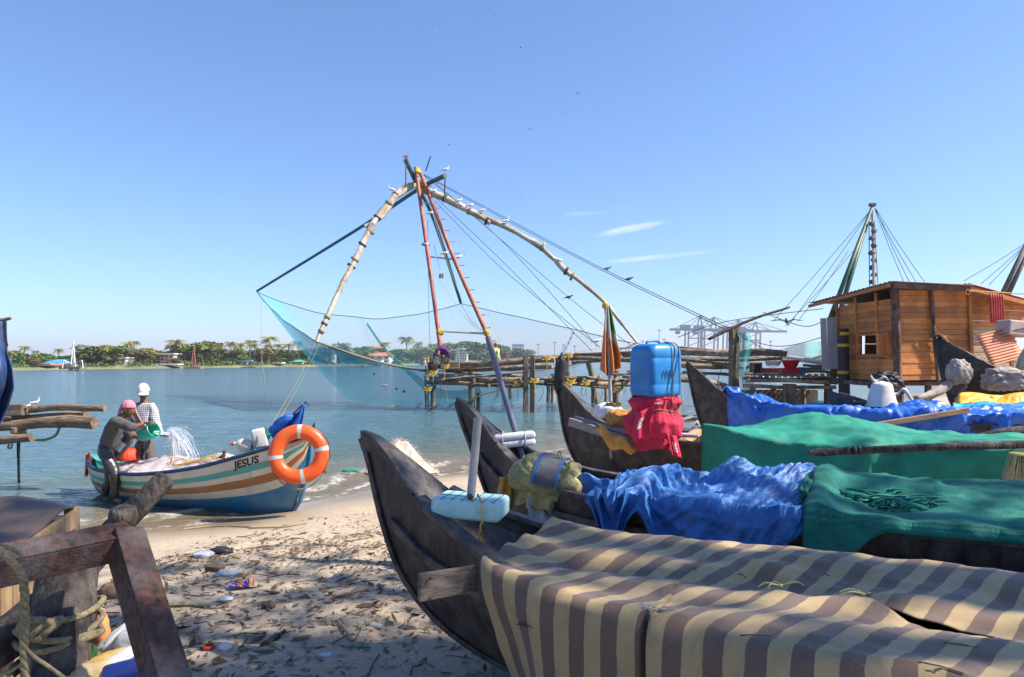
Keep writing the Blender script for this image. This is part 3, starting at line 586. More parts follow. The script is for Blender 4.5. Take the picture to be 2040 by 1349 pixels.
# ---- boat C
gc = thing('green_cover', boatC.at(4, 0, 1.1), 'smooth green shade cloth stretched over the third boat', 'cover')
sC0 = (W(1392, 900, 8.0) - boatC.P).dot(boatC.d) + .02
fC = cover_fn(boatC, sC0, 7.2, lambda s: .58 - .1 * sstep(3.2, 6, s), lambda s: .2, lift=lambda s: .20 * math.exp(-((s - sC0) / .55) ** 2), crown=lambda s, q: (.02 + .15 * math.exp(-((s - 3.3) / .9) ** 2)) * (1 - q * q) + .10 * math.exp(-((s - 3.2) / .8) ** 2 - ((q + .4) / .5) ** 2), amp=.012, k=1.8, seed=2, rid=.06)
MB().grid(fC, 110, 60).build('cloth', greencl, gc, smooth=True, solid=.003)
oar = thing('oar', W(1800, 893, 7.0), 'long dark oar with a flat blade lying on the green cover', 'oar')
p0, p1 = W(1700, 898, 6.85), W(2120, 884, 6.6)
MB().tube([p0, (p0 + p1) / 2 + Vector((0, 0, .01)), p1], [.036, .040, .040], 12, jit=.1).build('shaft', driftwood, oar, smooth=True)
bl0, bl1 = W(1612, 903, 6.95), W(1712, 896, 6.86)
def blade(u, v): a = v * 2 * math.pi; w = .062 * math.sin(min(1, u * 4 + .12) * math.pi / 2) * (1 - .3 * u); return lerp(bl0, bl1, u) + Vector((.0, w * .9 * math.cos(a), .024 * math.sin(a) + w * .45 * math.cos(a)))
MB().grid(blade, 14, 12).build('blade', driftwood, oar, smooth=True)
for px in (1688, 1702, 1712): MB().lathe([(.043, -.012), (.046, 0), (.043, .012)], 12, M=(p1 - p0).to_track_quat('Z', 'Y').to_matrix(), c=W(px, 898 - (px - 1700) * .03, 6.85)).build('binding', rope_d, oar)
mb = MB(); c0 = W(2030, 905, 6.45)
for k in range(150):
    a = rnd.uniform(-.12, .1); q = rnd.uniform(-.05, .05); mb.tube([c0 + Vector((a * .7 + .02, q, rnd.uniform(-.02, .03))), c0 + Vector((a * 1.0, q - .03, -.10)), c0 + Vector((a * 1.3 + rnd.uniform(-.02, .02), q - .04, rnd.uniform(-.26, -.2)))], .003, 4)
br = thing('straw_broom', c0, 'bunch of pale straw hanging at the right edge over the green cover', 'broom')
mb.build('bristles', M('pale_straw', (.62, .52, .28), (.42, .34, .16), .9, 40, bump=0), br); MB().lathe([(.07, -.01), (.078, .0), (.07, .012)], 14, c=c0 + Vector((0, 0, .0))).build('binding', straw, br)
redcl = M('red_cloth', (.58, .022, .075), (.40, .010, .04), .8, 6, bump=.7, bscale=14, bdist=.02)
jc = W(1306, 840, 8.05); jx = Vector((jc.x, jc.y, 1.14))
rt = thing('red_bundle', jx, 'bundle of crimson printed cloth tied under the blue jerrycan', 'bundle')
def redf(u, v):
    a = 2 * math.pi * u; z = lerp(.0, .60, v); r = pl(z, ((0, .24), (.13, .25), (.17, .31), (.3, .335), (.42, .26), (.46, .245), (.55, .28), (.60, .24)))
    p = Vector((math.cos(a), math.sin(a), z)); q = 1 + .12 * nz(p * 2, 1, 3) + .03 * math.sin(a * 9 + z * 8) + .11 * crease((math.cos(a) * 1.2 + z, z * 2.6 + math.sin(a)), 1.3, 5)
    return jx + Vector((math.cos(a) * r * q * 1.05, math.sin(a) * r * q * .8, z + .02 * math.sin(a * 3)))
MB().grid(redf, 90, 34).build('cloth', redcl, rt, smooth=True)
MB().ball(jx + Vector((0, 0, .58)), (.25, .2, .04), 16, 6).build('cloth_top', redcl, rt, smooth=True)
def rflap(u, v): p = redf(.60 + .12 * u, .62); return p + Vector((-.03 - .04 * v + .01 * math.sin(v * 9), -.06 - .03 * math.sin(u * 6), .06 - .32 * v + .05 * u))
MB().grid(rflap, 14, 14).build('cloth_flap', redcl, rt, smooth=True, solid=.004)
def rf2(u, v): return redf(.80 + .08 * u, .2) + Vector((.05 * v, -.05 - .03 * v + .015 * math.sin(u * 8), .06 - .24 * v))
MB().grid(rf2, 12, 12).build('cloth_flap', redcl, rt, smooth=True, solid=.004)
def on_red(u0, v0, sx, sy, rot, out=.02):
    def f(x, y):
        X = x * math.cos(rot) - y * math.sin(rot); Y = x * math.sin(rot) + y * math.cos(rot); p = redf(u0 + X * sx, v0 + Y * sy); c = Vector((jx.x, jx.y, p.z)); return p + (p - c).normalized() * out
    return f
def on_flap(x, y): p = rflap(.5 + y * .5, .5 - x * .19); return p + Vector((-.004, -.03, .004))
text_mb('ESHER', lambda x, y: (lambda p: p + Vector((-.006, -.012, 0)))(rflap(.45 + y * .38, .44 + x * .135)), .02).build('lettering', white, rt)
text_mb('MINT.', on_red(.745, .86, -.020, .055, math.pi), .02).build('lettering', white, rt)
text_mb('UIC', on_red(.675, .60, .022, .07, -1.0), .02).build('lettering', white, rt)
text_mb('ONC', lambda x, y: (lambda p: p + Vector((0, -.014, 0)))(rf2(.5 + y * .45, .55 - x * .2)), .02).build('lettering', white, rt)
rt_r = [redf(k / 40, .73) + (redf(k / 40, .73) - Vector((jx.x, jx.y, redf(k / 40, .73).z))).normalized() * .004 for k in range(41)]
MB().tube(rt_r, .006, 5, caps=False).build('lashing', rope_t, rt)
jt = thing('jerrycan', jx + Vector((0, 0, .6)), 'large bright blue plastic jerrycan standing on the crimson bundle', 'jerrycan')
jblue = M('blue_plastic', (.016, .20, .52), (.012, .155, .44), .34, 3, bump=.04, bscale=25, dirt=(.10, .26, .42), dirt_amt=.4, dirt_scale=4)
JR = Matrix.Rotation(R(32), 3, 'Z'); jw, jd, jh = .245, .20, .60
jb = jx + Vector((0, 0, .60))
def rr_prof(w, d, r, n=7):
    out = []
    for cx, cy, a0 in ((w - r, d - r, 0), (-(w - r), d - r, 90), (-(w - r), -(d - r), 180), (w - r, -(d - r), 270)):
        for k in range(n): a = R(a0 + 90 * k / (n - 1)); out.append((cx + r * math.cos(a), cy + r * math.sin(a)))
    return out
lev = ((0, .86, .07), (.018, .95, .07), (.05, .99, .07), (.13, 1.0, .07), (.138, .985, .07), (.146, 1.0, .07), (.36, 1.0, .07), (.43, 1.0, .07), (.437, .98, .07), (.444, 1.0, .07), (.51, .985, .075), (.555, .93, .08), (.583, .83, .08), (.597, .68, .08), (.60, .3, .08), (.60, .02, .08))
v = []; f = []
for z, k, r in lev:
    for (x, y) in rr_prof(jw * k, jd * k, min(r, jd * k * .7)): v.append(jb + JR @ Vector((x, y, z)))
n = 28
for i in range(len(lev) - 1):
    for k in range(n): f.append((i*n + k, i*n + (k+1) % n, (i+1)*n + (k+1) % n, (i+1)*n + k))
f.append(tuple(range(n - 1, -1, -1)))
MB().add(v, f).build('body', jblue, jt, smooth=True)
MB().tube(spline([jb + JR @ Vector((-.14, 0, .595)), jb + JR @ Vector((-.11, 0, .625)), jb + JR @ Vector((.03, 0, .63)), jb + JR @ Vector((.07, 0, .595))], 12), .016, 8).build('handle', jblue, jt, smooth=True)
MB().lathe([(.035, 0), (.035, .028), (.03, .034), (0, .034)], 16, c=jb + JR @ Vector((.15, -.04, .592))).build('cap', jblue, jt, smooth=True, angle=40)
mb = MB()
for k in range(12):
    hgt = (.06, .075, .05, .07, .08, .06, .07, .085, .05, .06, .075, .08)[k]; mb.box(jb + JR @ Vector((-.10 + k * .016, -jd - .001, .235 + .02 * (k % 3))), (.006, .006, hgt), M=JR)
o = mb.build('moulded_mark', M('blue_plastic_dark', (.010, .12, .34), None, .4, bump=0), jt); o['label'] = 'worn moulded lettering on the side'
mb = MB(); cc = jb + JR @ Vector((jw + .002, 0, .20))
for k in range(24):
    a0, a1 = k * .2618, (k + 1) * .2618; mb.tube([cc + JR @ Vector((0, .035 * math.cos(a0), .035 * math.sin(a0))), cc + JR @ Vector((0, .035 * math.cos(a1), .035 * math.sin(a1)))], .003, 4)
mb.tube([cc + JR @ Vector((0, -.06, .05)), cc + JR @ Vector((0, .08, .05)), cc + JR @ Vector((0, .08, .09)), cc + JR @ Vector((0, -.06, .09)), cc + JR @ Vector((0, -.06, .05))], .0025, 4)
mb.build('moulded_mark', M('scuffed_blue', (.25, .42, .62), None, .6, bump=0), jt)
for (x0, x1, mt) in ((.06, .08, rope_t), (.17, .19, rope_t), (.10, -.02, rope_d), (.16, .04, rope_d)):
    top = jb + JR @ Vector((x0, -jd * .75, .60)); MB().tube(spline([jb + JR @ Vector((x0, 0, .607)), top, jb + JR @ Vector((x0 + .0, -jd - .006, .48)), jb + JR @ Vector((x1, -jd - .008, .06)), jb + JR @ Vector((x1 + .02, -jd - .05, -.22))], 18), .004, 5).build('lashing', mt, jt)
# flag, pole, oars and wraps at the third bow
fp = W(1218, 835, 8.9); ftop = W(1206, 606, 9.0)
fl = thing('flag', fp, 'faded orange, white and green flag drooping on a grey pole', 'flag')
MB().tube([fp - Vector((0, 0, .5)), fp, ftop + Vector((.03, 0, -.35)), ftop], [.026, .025, .022, .02], 10).build('pole', pipegrey, fl, smooth=True)
m, nt, b = newmat('tricolour'); uvn = nt.nodes.new('ShaderNodeTexCoord'); sp = nt.nodes.new('ShaderNodeSeparateXYZ'); nt.links.new(uvn.outputs['UV'], sp.inputs[0])
yy = mth(nt, 'ADD', sp.outputs[1], mth(nt, 'MULTIPLY', sp.outputs[0], .0)); nn = noi(nt, uvn.outputs['UV'], 6, 5)
cc_ = ramp(nt, yy, ((.0, (.02, .22, .04)), (.27, (.02, .22, .04)), (.29, (.58, .54, .48)), (.60, (.58, .54, .48)), (.62, (.66, .20, .02)), (1, (.62, .16, .02))))
nt.links.new(mixc(nt, mth(nt, 'MULTIPLY', nn, .3), cc_, (.15, .10, .06)), b.inputs['Base Color']); b.inputs['Roughness'].default_value = .8; tri = m
def flagf(u, v):      # u down the hang, v across the bunched cloth (green, white, orange bands)
    w = pl(u, ((0, .035), (.1, .07), (.5, .15), (.78, .21), (1.0, .22))); z = ftop.z - .02 - u * (.80 + .20 * v * (1 - 1.0 * abs(v - .6)))
    if v > .55 and u > .75: z += .22 * (u - .75) * 4 * (v - .55)
    x = ftop.x + .02 + w * (1.05 - 1.55 * v) * .72; return Vector((x, ftop.y - .03 - .055 * math.sin(v * 15 + u * 2) * (.25 + u), z))
MB().grid(flagf, 30, 34, lambda u, v: (u, v * .62 + .62 * sstep(.25, .72, u))).build('cloth', tri, fl, smooth=True, solid=.004)
MB().ball(ftop + Vector((0, -.01, -.02)), (.045, .04, .05), 9, 6, jit=.4).build('lashing', rope_y, fl, smooth=True)
single(MB().grid(lump(W(1115, 745, 9.3), (.07, .06, .24), Matrix.Rotation(R(6), 3, 'Y'), 5, .2, .15), 24, 20).build('bow_wrap', M('black_cloth', (.03, .026, .032), (.015, .013, .016), .6, 8, bump=.8, bscale=15), smooth=True), 'black cloth knotted over the tip of the third bow', 'cloth')
single(MB().tube([W(1146, 832, 8.9), W(1190, 845, 8.6), W(1245, 861, 8.2), W(1390, 868, 7.9)], .026, 10).build('oar_shaft', M('violet_pole', (.22, .17, .25), (.14, .10, .15), .5, 8, bump=.1), smooth=True), 'slim violet-grey oar shaft poking out beside the red bundle', 'oar')
MB().beam(W(1134, 840, 8.85), W(1250, 878, 8.2), .035, .10).build('side_plank', M('pale_plank', (.32, .29, .27), (.2, .18, .165), .8, 10, stretch=(1, 1, 4), bump=.4), tC, bevel=.006)
single(MB().grid(lump(W(1212, 822, 8.7), (.18, .13, .12), Matrix.Identity(3), 9, .1, .07, flat=.06), 30, 20).build('white_bundle', foamwhite, smooth=True), 'white sack tied with cord behind the flag pole', 'sack')
mb = MB()
for k in range(30):
    a = rnd.uniform(0, 6.28); c = W(1222, 808, 8.65); mb.tube(spline([c + Vector((rnd.uniform(-.1, .1), rnd.uniform(-.06, .06), rnd.uniform(-.03, .04))) for _ in range(4)], 8), .006, 4)
single(mb.build('rope_tangle', M('olive_rope', (.13, .12, .05), None, .9, bump=0)), 'tangle of olive rope on top of the white sack', 'rope')
single(MB().grid(lump(W(1243, 838, 8.5), (.22, .16, .13), Matrix.Rotation(R(-10), 3, 'Z'), 2, .12, .12, flat=.08), 34, 22).build('orange_cloth', orangecl, smooth=True), 'stained orange cloth heaped left of the red bundle', 'cloth')
def of(u, v): c = lerp(W(1190, 845, 8.35), W(1262, 888, 8.0), u); return c + Vector((.02 * math.sin(v * 5), -.05 * math.sin(v * 3), -.16 * v * math.sin(.5 + u * 2.2) + .03 * math.sin(u * 11)))
single(MB().grid(of, 30, 14).build('orange_flap', M('bright_orange_cloth', (.62, .30, .05), (.42, .18, .03), .7, 8, bump=.5), smooth=True, solid=.004), 'bright orange cloth hanging over the third boat rail under the oar', 'cloth')
single(MB().grid(lambda u, v: boatC.at(lerp(1.15, sC0 + .4, u), lerp(.40, -.4, v), 1.13 + .12 * math.exp(-((v - .4) / .3) ** 2) + .05 * ridge((u * 6, v * 3, 0), 1, 4)), 40, 20).build('tan_sheet', M('tan_sheet', (.46, .29, .12), (.30, .17, .07), .75, 7, stretch=(1, 4, 1), bump=.6, bscale=14), smooth=True), 'folded tan sheet lying in the third boat beneath the red bundle', 'sheet')
# ---- boat D
bt_ = thing('blue_tarpaulin', boatD.at(4, 0, 1.2), 'shiny bright blue tarpaulin over the farthest large black boat', 'tarpaulin')
sD0 = .62
def crD(s, q): return .05 + .18 * math.exp(-((s - 3.35) / .28) ** 2 - ((q - .1) / .7) ** 2) + .12 * math.exp(-((s - 4.4) / .5) ** 2) * (1 - q * q) + .06 * math.exp(-((s - 2.3) / .3) ** 2)
MB().grid(cover_fn(boatD, sD0, 7.8, lambda s: .55 * sstep(7, 5, s) + .15, lambda s: .3, lift=lambda s: .08, crown=crD, amp=.022, k=2.3, seed=12, rid=.12, skew=-.1), 300, 90).build('sheet', bluetarp, bt_, smooth=True, solid=.003)
single(MB().beam(W(1738, 848, 9.6), W(1930, 817, 9.6), .05, .07).build('loose_plank', M('tan_plank', (.40, .27, .17), (.24, .15, .09), .8, 9, stretch=(.5, 3, 3), bump=.4), bevel=.006), 'narrow tan plank lying on the shiny blue tarpaulin', 'plank')
single(MB().tube([W(1925, 872, 8.6), W(2000, 860, 8.6), W(2090, 852, 8.6)], [.02, .05, .05], 10).build('steering_oar', driftwood, smooth=True), 'dark oar end lying beside the blue tarpaulin near the right edge', 'oar')
single(MB().grid(lump(W(1592, 882, 8.3), (.25, .12, .06), Matrix.Identity(3), 7, .15, .2), 26, 16).build('brown_cloth', M('tan_cloth', (.45, .27, .13), (.3, .17, .08), .8, 7, bump=.5), smooth=True), 'small crumpled tan cloth between the green cover and blue tarpaulin', 'cloth')
# ---------------------------------------------------------------- the painted boat at the water's edge
JB = Boat((-2.74, 9.65), 155.1, ((0, 1.09), (.05, .78), (.12, .48), (.2, .24), (.32, .07), (.55, -.03), (1, -.10), (3, -.14), (4.3, -.08), (4.6, .30)),
          ((0, 1.12), (.3, 1.02), (.6, .92), (1, .80), (1.6, .645), (2.6, .50), (3.6, .465), (4.2, .475), (4.65, .50)),
          ((0, .02), (.12, .11), (.3, .22), (.6, .34), (1, .46), (1.6, .58), (2.4, .65), (3.2, .62), (3.9, .45), (4.4, .22), (4.65, .03)), 4.65)
JB.n = -JB.n
m, nt, b = newmat('boat_paint'); uvn = nt.nodes.new('ShaderNodeTexCoord'); sp = nt.nodes.new('ShaderNodeSeparateXYZ'); nt.links.new(uvn.outputs['UV'], sp.inputs[0])
P = uvn.outputs['Object']; nn = noi(nt, P, 2.5, 6, .65); nfine = noi(nt, P, 16, 5, .65)
vv = mth(nt, 'ADD', sp.outputs[1], mth(nt, 'MULTIPLY', mth(nt, 'SUBTRACT', nfine, .5), .02))
cream, teal_, brown_, blue_ = (.62, .55, .43), (.045, .33, .27), (.33, .125, .03), (.014, .17, .32)
c = nt.nodes.new('ShaderNodeValToRGB'); c.color_ramp.interpolation = 'CONSTANT'; e = c.color_ramp.elements
stops = ((0, blue_), (.40, cream), (.52, brown_), (.645, cream), (.735, teal_), (.835, cream))
while len(e) < len(stops): e.new(.5)
for k, (p, q) in enumerate(stops): e[k].position = p; e[k].color = (*q, 1)
nt.links.new(vv, c.inputs[0]); cc = c.outputs[0]
cc = mixc(nt, mth(nt, 'MULTIPLY', ramp(nt, nn, ((.42, (0, 0, 0)), (.7, (1, 1, 1)))), .35), cc, (.30, .24, .17))
mpz = nt.nodes.new('ShaderNodeMapping'); mpz.inputs['Scale'].default_value = (9, 9, 1.0); nt.links.new(P, mpz.inputs[0])
cc = mixc(nt, mth(nt, 'MULTIPLY', ramp(nt, noi(nt, mpz.outputs[0], 1.0, 5, .7), ((.55, (0, 0, 0)), (.72, (1, 1, 1)))), .45), cc, (.16, .24, .17))
nt.links.new(cc, b.inputs['Base Color']); b.inputs['Roughness'].default_value = .42
bp = nt.nodes.new('ShaderNodeBump'); bp.inputs['Strength'].default_value = .15; bp.inputs['Distance'].default_value = .01; nt.links.new(nfine, bp.inputs['Height']); nt.links.new(bp.outputs[0], b.inputs['Normal'])
paint = m
tealp = M('teal_paint', (.05, .36, .30), (.03, .24, .20), .45, 5, bump=.1, dirt=(.12, .15, .12), dirt_amt=.4, dirt_scale=4)
navy = M('navy_rubber', (.025, .06, .13), (.012, .03, .07), .55, 9, bump=.3)
jb_ = thing('painted_boat', JB.at(1, 0, -.1), 'cream boat with teal and brown stripes and blue bottom at the waterline', 'boat')
stj = [4.65 * k / 40 for k in range(41)]; stj[1] = .03; stj[2] = .09
gf = lambda u, v: JB.skin(stj[int(round(u * 40))], v * 2 - 1)
MB().grid(gf, 40, 32, lambda u, v: (u, abs(v * 2 - 1) ** 1.25)).build('hull', paint, jb_, smooth=True)
MB().grid(lambda u, v: JB.at(stj[int(round(u * 40))], max(.004, JB.b(stj[int(round(u * 40))]) - .03) * math.copysign(1 - (1 - abs(v * 2 - 1)) ** 1.9, v - .5), JB.zk(stj[int(round(u * 40))]) + .05 + (JB.zg(stj[int(round(u * 40))]) - JB.zk(stj[int(round(u * 40))]) - .055) * abs(v * 2 - 1) ** 1.25), 40, 24).build('inner_skin', tealp, jb_, smooth=True)
for sd in (1, -1):
    MB().tube([JB.gun(s, sd, .005, 0) for s in stj[1:]], .028, 8).build('rubber_rim', navy, jb_, smooth=True)
v = []; f = []
for i, s in enumerate((0, .08, .16, .26, .36, .46)):
    v += [JB.gun(s, 1, .012), JB.gun(s, -1, .012)]
    if i: f.append((2*i - 2, 2*i - 1, 2*i + 1, 2*i))
MB().add(v, f).build('fore_deck', tealp, jb_, solid=.03)
MB().tube([JB.at(s, 0, JB.zk(s)) for s in (.0, .04, .09, .15, .22, .32)], .03, 8).build('stem', paint, jb_, smooth=True)
MB().tube([JB.gun(.16, 1, .03), JB.at(-.02, 0, 1.15), JB.gun(.16, -1, .03)], .035, 8).build('bow_pad', M('black_rubber', (.015, .016, .022), None, .5, bump=.2), jb_, smooth=True)
for s in (1.1, 3.9): MB().box(JB.at(s, 0, JB.zg(s) - .12), (.22, JB.b(s) * 1.8, .03), rz=R(155.1)).build('thwart', tealp, jb_, bevel=.005)
def jl(x, y):
    s = .80 - x * .145; q = .905 + y * .145 / (JB.zg(s) - JB.zk(s)) * .8; p = JB.skin(s, q + .006 * nz((x * 3, y * 3, 0), 1, 4), .006); p.x += .006 * nz((x * 4, y * 4, 0), 1, 9); return p
o = text_mb('JESUS', jl, .028).build('lettering', black, jb_); o['label'] = 'black hand-painted letters reading JESUS on the bow'
# stern fittings
MB().tube([W(168, 905, 11.7), W(195, 906, 11.7)], .012, 6).build('stern_bar', pipegrey, jb_)
single(MB().grid(lambda u, v: W(171 + 14 * u * (1 - .55 * v) - 2 * v, 904 + 44 * v + 3 * math.sin(u * 9), 11.68 + .03 * math.sin(u * 7 + v * 4)), 12, 16).build('red_rag', M('orange_red_rag', (.75, .07, .015), (.5, .035, .01), .8, 8, bump=.4), smooth=True, solid=.004), 'bright orange-red rag hanging off the stern of the painted boat', 'rag')
MB().grid(lambda u, v: JB.at(lerp(4.1, 4.62, u), lerp(-.2, .2, v) * (1 - u * .8), JB.zg(4.3) + .02 + .10 * u), 6, 4).build('stern_plate', tealp, jb_, solid=.02)
# life ring
lc = W(595, 905, 9.32); lr = thing('life_ring', lc - Vector((0, 0, .4)), 'orange life ring with silver bands hung on the painted bow', 'life ring')
LM = Matrix.Rotation(R(8), 3, 'Z') @ Matrix.Rotation(R(-6), 3, 'X')
orp = M('orange_plastic', (.80, .105, .012), (.68, .075, .01), .38, 3, bump=.05, bscale=14, dirt=(.42, .13, .06), dirt_amt=.55, dirt_scale=9)
def tor(R0, r0, a0=0, a1=6.28319): return lambda u, v: lc + LM @ Vector(((R0 + r0 * math.cos(v * 6.28319)) * math.cos(lerp(a0, a1, u)), r0 * .8 * math.sin(v * 6.28319), (R0 + r0 * math.cos(v * 6.28319)) * math.sin(lerp(a0, a1, u))))
MB().grid(tor(.298, .096), 64, 20).build('ring', orp, lr, smooth=True)
silver = M('silver_tape', (.55, .56, .58), (.42, .43, .45), .35, 6, bump=.05, metal=.3)
for k in range(4):
    a = R(8 + 90 * k + (0, 4, 6, 8)[k]); a = (R(12), R(88), R(187), R(282))[k]; MB().grid(tor(.298, .0985, a - .085, a + .085), 4, 20).build('band', silver, lr, smooth=True)
MB().tube([lc + LM @ Vector((.41 * math.cos(a), -.02, .41 * math.sin(a) - .05 * math.sin((a + 2.2) * 2))) for a in [R(215) + R(130) * k / 16 for k in range(17)]], .009, 6).build('grab_line', rope_t, lr)
MB().tube([lc + LM @ Vector((.40 * math.cos(a), .03, .40 * math.sin(a))) for a in [R(-40) + R(80) * k / 12 for k in range(13)]], .009, 6).build('grab_line', rope_d, lr)
for (px, py) in ((565, 954), (648, 940)): MB().ball(W(px, py, 9.25), (.022, .015, .018), 8, 5, jit=.5).build('line_fitting', M('dark_red_fitting', (.25, .03, .01), None, .6, bump=.1), lr)
# clutter on the fore deck
bf = thing('blue_flag', W(545, 855, 9.8), 'blue cloth flag wrapped round a slanting stick above the painted bow', 'flag')
MB().tube([W(537, 862, 9.8), W(575, 832, 9.8), W(611, 800, 9.8)], .012, 7).build('stick', railwood, bf)
flagblue = M('flag_blue', (.012, .13, .50), (.008, .08, .34), .6, 7, bump=.4)
def bff(u, v):
    a = lerp(W(541, 862, 9.78), W(606, 806, 9.78), u); w = pl(u, ((0, .20), (.25, .26), (.45, .2), (.55, .24), (.85, .13), (1, .03))); return a + Vector((w * v * .35, -.05 * math.sin(v * 8 + u * 5), -w * v * 1.05 + .02 * math.sin(u * 14)))
MB().grid(bff, 30, 14).build('cloth', flagblue, bf, smooth=True, solid=.004)
MB().grid(lump(W(560, 843, 9.75), (.19, .06, .065), Matrix.Rotation(R(-38), 3, 'Y'), 5, .2, .15), 26, 16).build('cloth_roll', flagblue, bf, smooth=True)
MB().ball(W(614, 805, 9.78), (.03, .01, .015), 7, 5).build('cloth_tip', flagblue, bf)
single(MB().box(W(517, 873, 10.0), (.20, .17, .27), M=Matrix.Rotation(R(20), 3, 'Z') @ Matrix.Rotation(R(-10), 3, 'Y')).build('foam_box', M('grey_foam', (.55, .54, .53), (.4, .39, .38), .8, 6, bump=.3), smooth=True, bevel=.03), 'worn grey-white foam block lashed behind the painted bow', 'foam block')
jg = thing('plastic_jug', W(486, 905, 10.0), 'cream plastic jug with red cap lying on the painted boat', 'jug')
JM = Matrix.Rotation(R(-80), 3, 'Y'); jc0 = W(488, 888, 10.0)
MB().lathe([(.05, -.12), (.085, -.11), (.095, -.06), (.095, .05), (.07, .10), (.03, .13), (.03, .16)], 16, M=JM, c=jc0).build('body', M('cream_plastic', (.66, .60, .48), (.52, .46, .36), .4, 5, bump=.05), jg, smooth=True, angle=50)
MB().lathe([(.033, .155), (.033, .19), (0, .192)], 12, M=JM, c=jc0).build('cap', M('red_cap', (.7, .05, .02), None, .4, bump=0), jg)
for (a, c_, d_) in (((526, 850), (546, 858), (534, 880)), ((606, 868), (627, 840), (629, 858))):
    p = [W(*a, 9.9), W(*c_, 9.85), W(*d_, 9.8)]; MB().add(p + [(p[0] + p[2]) / 2 + Vector((-.03, .05, 0))], [(0, 1, 2), (0, 3, 1), (1, 3, 2), (0, 2, 3)]).build('bow_fin', tealp, jb_, bevel=.006)
tl = thing('tiller', W(430, 925, 10.3), 'dark wooden tiller with a crosspiece leaning on the net heap', 'tiller')
MB().tube([W(415, 925, 10.3), W(443, 908, 10.2)], .018, 8).build('shaft', railwood, tl); MB().tube([W(447, 898, 10.2), W(445, 914, 10.2)], .026, 8).build('crosspiece', M('brown_wood', (.12, .06, .045), None, .6, 12), tl)
for (a, b_) in (((580, 860), (617, 690)), ((592, 858), (636, 680))): pass
# net heap in the boat
netpink = M('pale_net', (.66, .58, .60), (.48, .40, .44), .9, 12, bump=.9, bscale=70, dirt=(.30, .25, .27), dirt_amt=.5, dirt_scale=4)
npile = thing('net_heap', JB.at(2.5, 0, .4), 'heap of fine pinkish white net filling the painted boat', 'net')
def heap(s, q): e = sstep(1.15, 1.9, s) * sstep(4.1, 3.3, s); return JB.zg(s) - .06 + e * (.24 * math.exp(-(q / .62) ** 2) * (.75 + .35 * nz((s, q, 0), 1.6, 4)) + .035 * nz((s, q, 0), 5, 3)) + .02
MB().grid(lambda u, v: JB.at(lerp(1.15, 4.1, u), (2 * v - 1) * (JB.b(lerp(1.15, 4.1, u)) - .03), heap(lerp(1.15, 4.1, u), 2 * v - 1)), 70, 34).build('net_mass', netpink, npile, smooth=True)
mb = MB(); fz = random.Random(5)
for k in range(2600):
    s = fz.uniform(1.25, 4.0); q = fz.uniform(-.95, .95); a = fz.uniform(0, 6.28); L = fz.uniform(.05, .16); pts = []
    for j in range(4):
        ss = s + math.cos(a) * L * (j / 3 - .5); qq = max(-.97, min(.97, q + math.sin(a) * L * (j / 3 - .5) * 1.6)); p = JB.at(ss, qq * (JB.b(ss) - .03), heap(ss, qq) + .004 + .028 * math.sin(j / 3 * math.pi) * fz.random()); pts.append(p)
        a += fz.uniform(-.4, .4)
    w = .0016; u_ = Vector((0, 0, w))
    for j in range(3):
        n0 = len(mb.v); mb.v += [pts[j] - u_, pts[j + 1] - u_, pts[j + 1] + u_, pts[j] + u_]; mb.f.append((n0, n0 + 1, n0 + 2, n0 + 3))
o = mb.build('loose_threads', M('net_thread', (.72, .66, .68), None, .8, bump=0), npile); o['kind'] = 'stuff'
for k in range(6):
    s0 = 2.2 + .12 * k; pts = [JB.at(s0 - .16 * j + .05 * math.sin(j * 1.3 + k), (.30 + .40 * math.sin(j * .8 + k * .9) * .5) * .62, 0) for j in range(8)]
    for p in pts: s = (p - JB.P).dot(JB.d); t = (p - JB.P).dot(JB.n); p.z = heap(s, t / JB.b(s)) + .025
    MB().tube(spline(pts, 26), .006, 5).build('float_line', rope_y, npile, smooth=True)
# crates and cans by the stern
rb_ = thing('red_basket', W(255, 915, 11.0), 'upturned orange-red mesh basket at the stern of the painted boat', 'basket')
bcx = W(254, 908, 11.05)
MB().lathe([(.19, -.06), (.20, -.05), (.19, .0), (.165, .09), (.12, .125), (0, .13)], 24, c=bcx).build('bowl', M('red_mesh', (.72, .06, .02), (.55, .03, .015), .5, 40, bump=.8, bscale=60), rb_, smooth=True)
for k in range(18):
    a = k * .349; MB().tube([bcx + Vector((math.cos(a) * r, math.sin(a) * r, z)) for r, z in ((.195, -.03), (.185, .03), (.162, .095), (.12, .127))], .004, 4).build('rib', M('red_mesh_rib', (.55, .03, .01), None, .5, bump=0), rb_)
MB().tube(spline([W(231, 917, 10.95), W(238, 908, 10.9), W(246, 914, 10.9), W(240, 922, 10.9)], 10), .008, 6).build('handle_cord', rope_y, rb_)

# ---------------------------------------------------------------- people
def skinned(nodes, edges, root):
    names = list(nodes); me = bpy.data.meshes.new('s'); me.from_pydata([tuple(nodes[k][0]) for k in names], [(names.index(a), names.index(b)) for a, b in edges], [])
    o = bpy.data.objects.new('s', me); col.objects.link(o); md = o.modifiers.new('skin', 'SKIN'); md.use_smooth_shade = True; md.branch_smoothing = .4
    for i, k in enumerate(names):
        sv = me.skin_vertices[0].data[i]; r = nodes[k][1]; sv.radius = r if hasattr(r, '__len__') else (r, r); sv.use_root = (k == root)
    sb = o.modifiers.new('sub', 'SUBSURF'); sb.levels = 2; sb.render_levels = 2
    dg = bpy.context.evaluated_depsgraph_get(); m2 = bpy.data.meshes.new_from_object(o.evaluated_get(dg)); mb = MB()
    mb.add([v.co.copy() for v in m2.vertices], [tuple(p.vertices) for p in m2.polygons]); bpy.data.objects.remove(o); bpy.data.meshes.remove(me); bpy.data.meshes.remove(m2); return mb
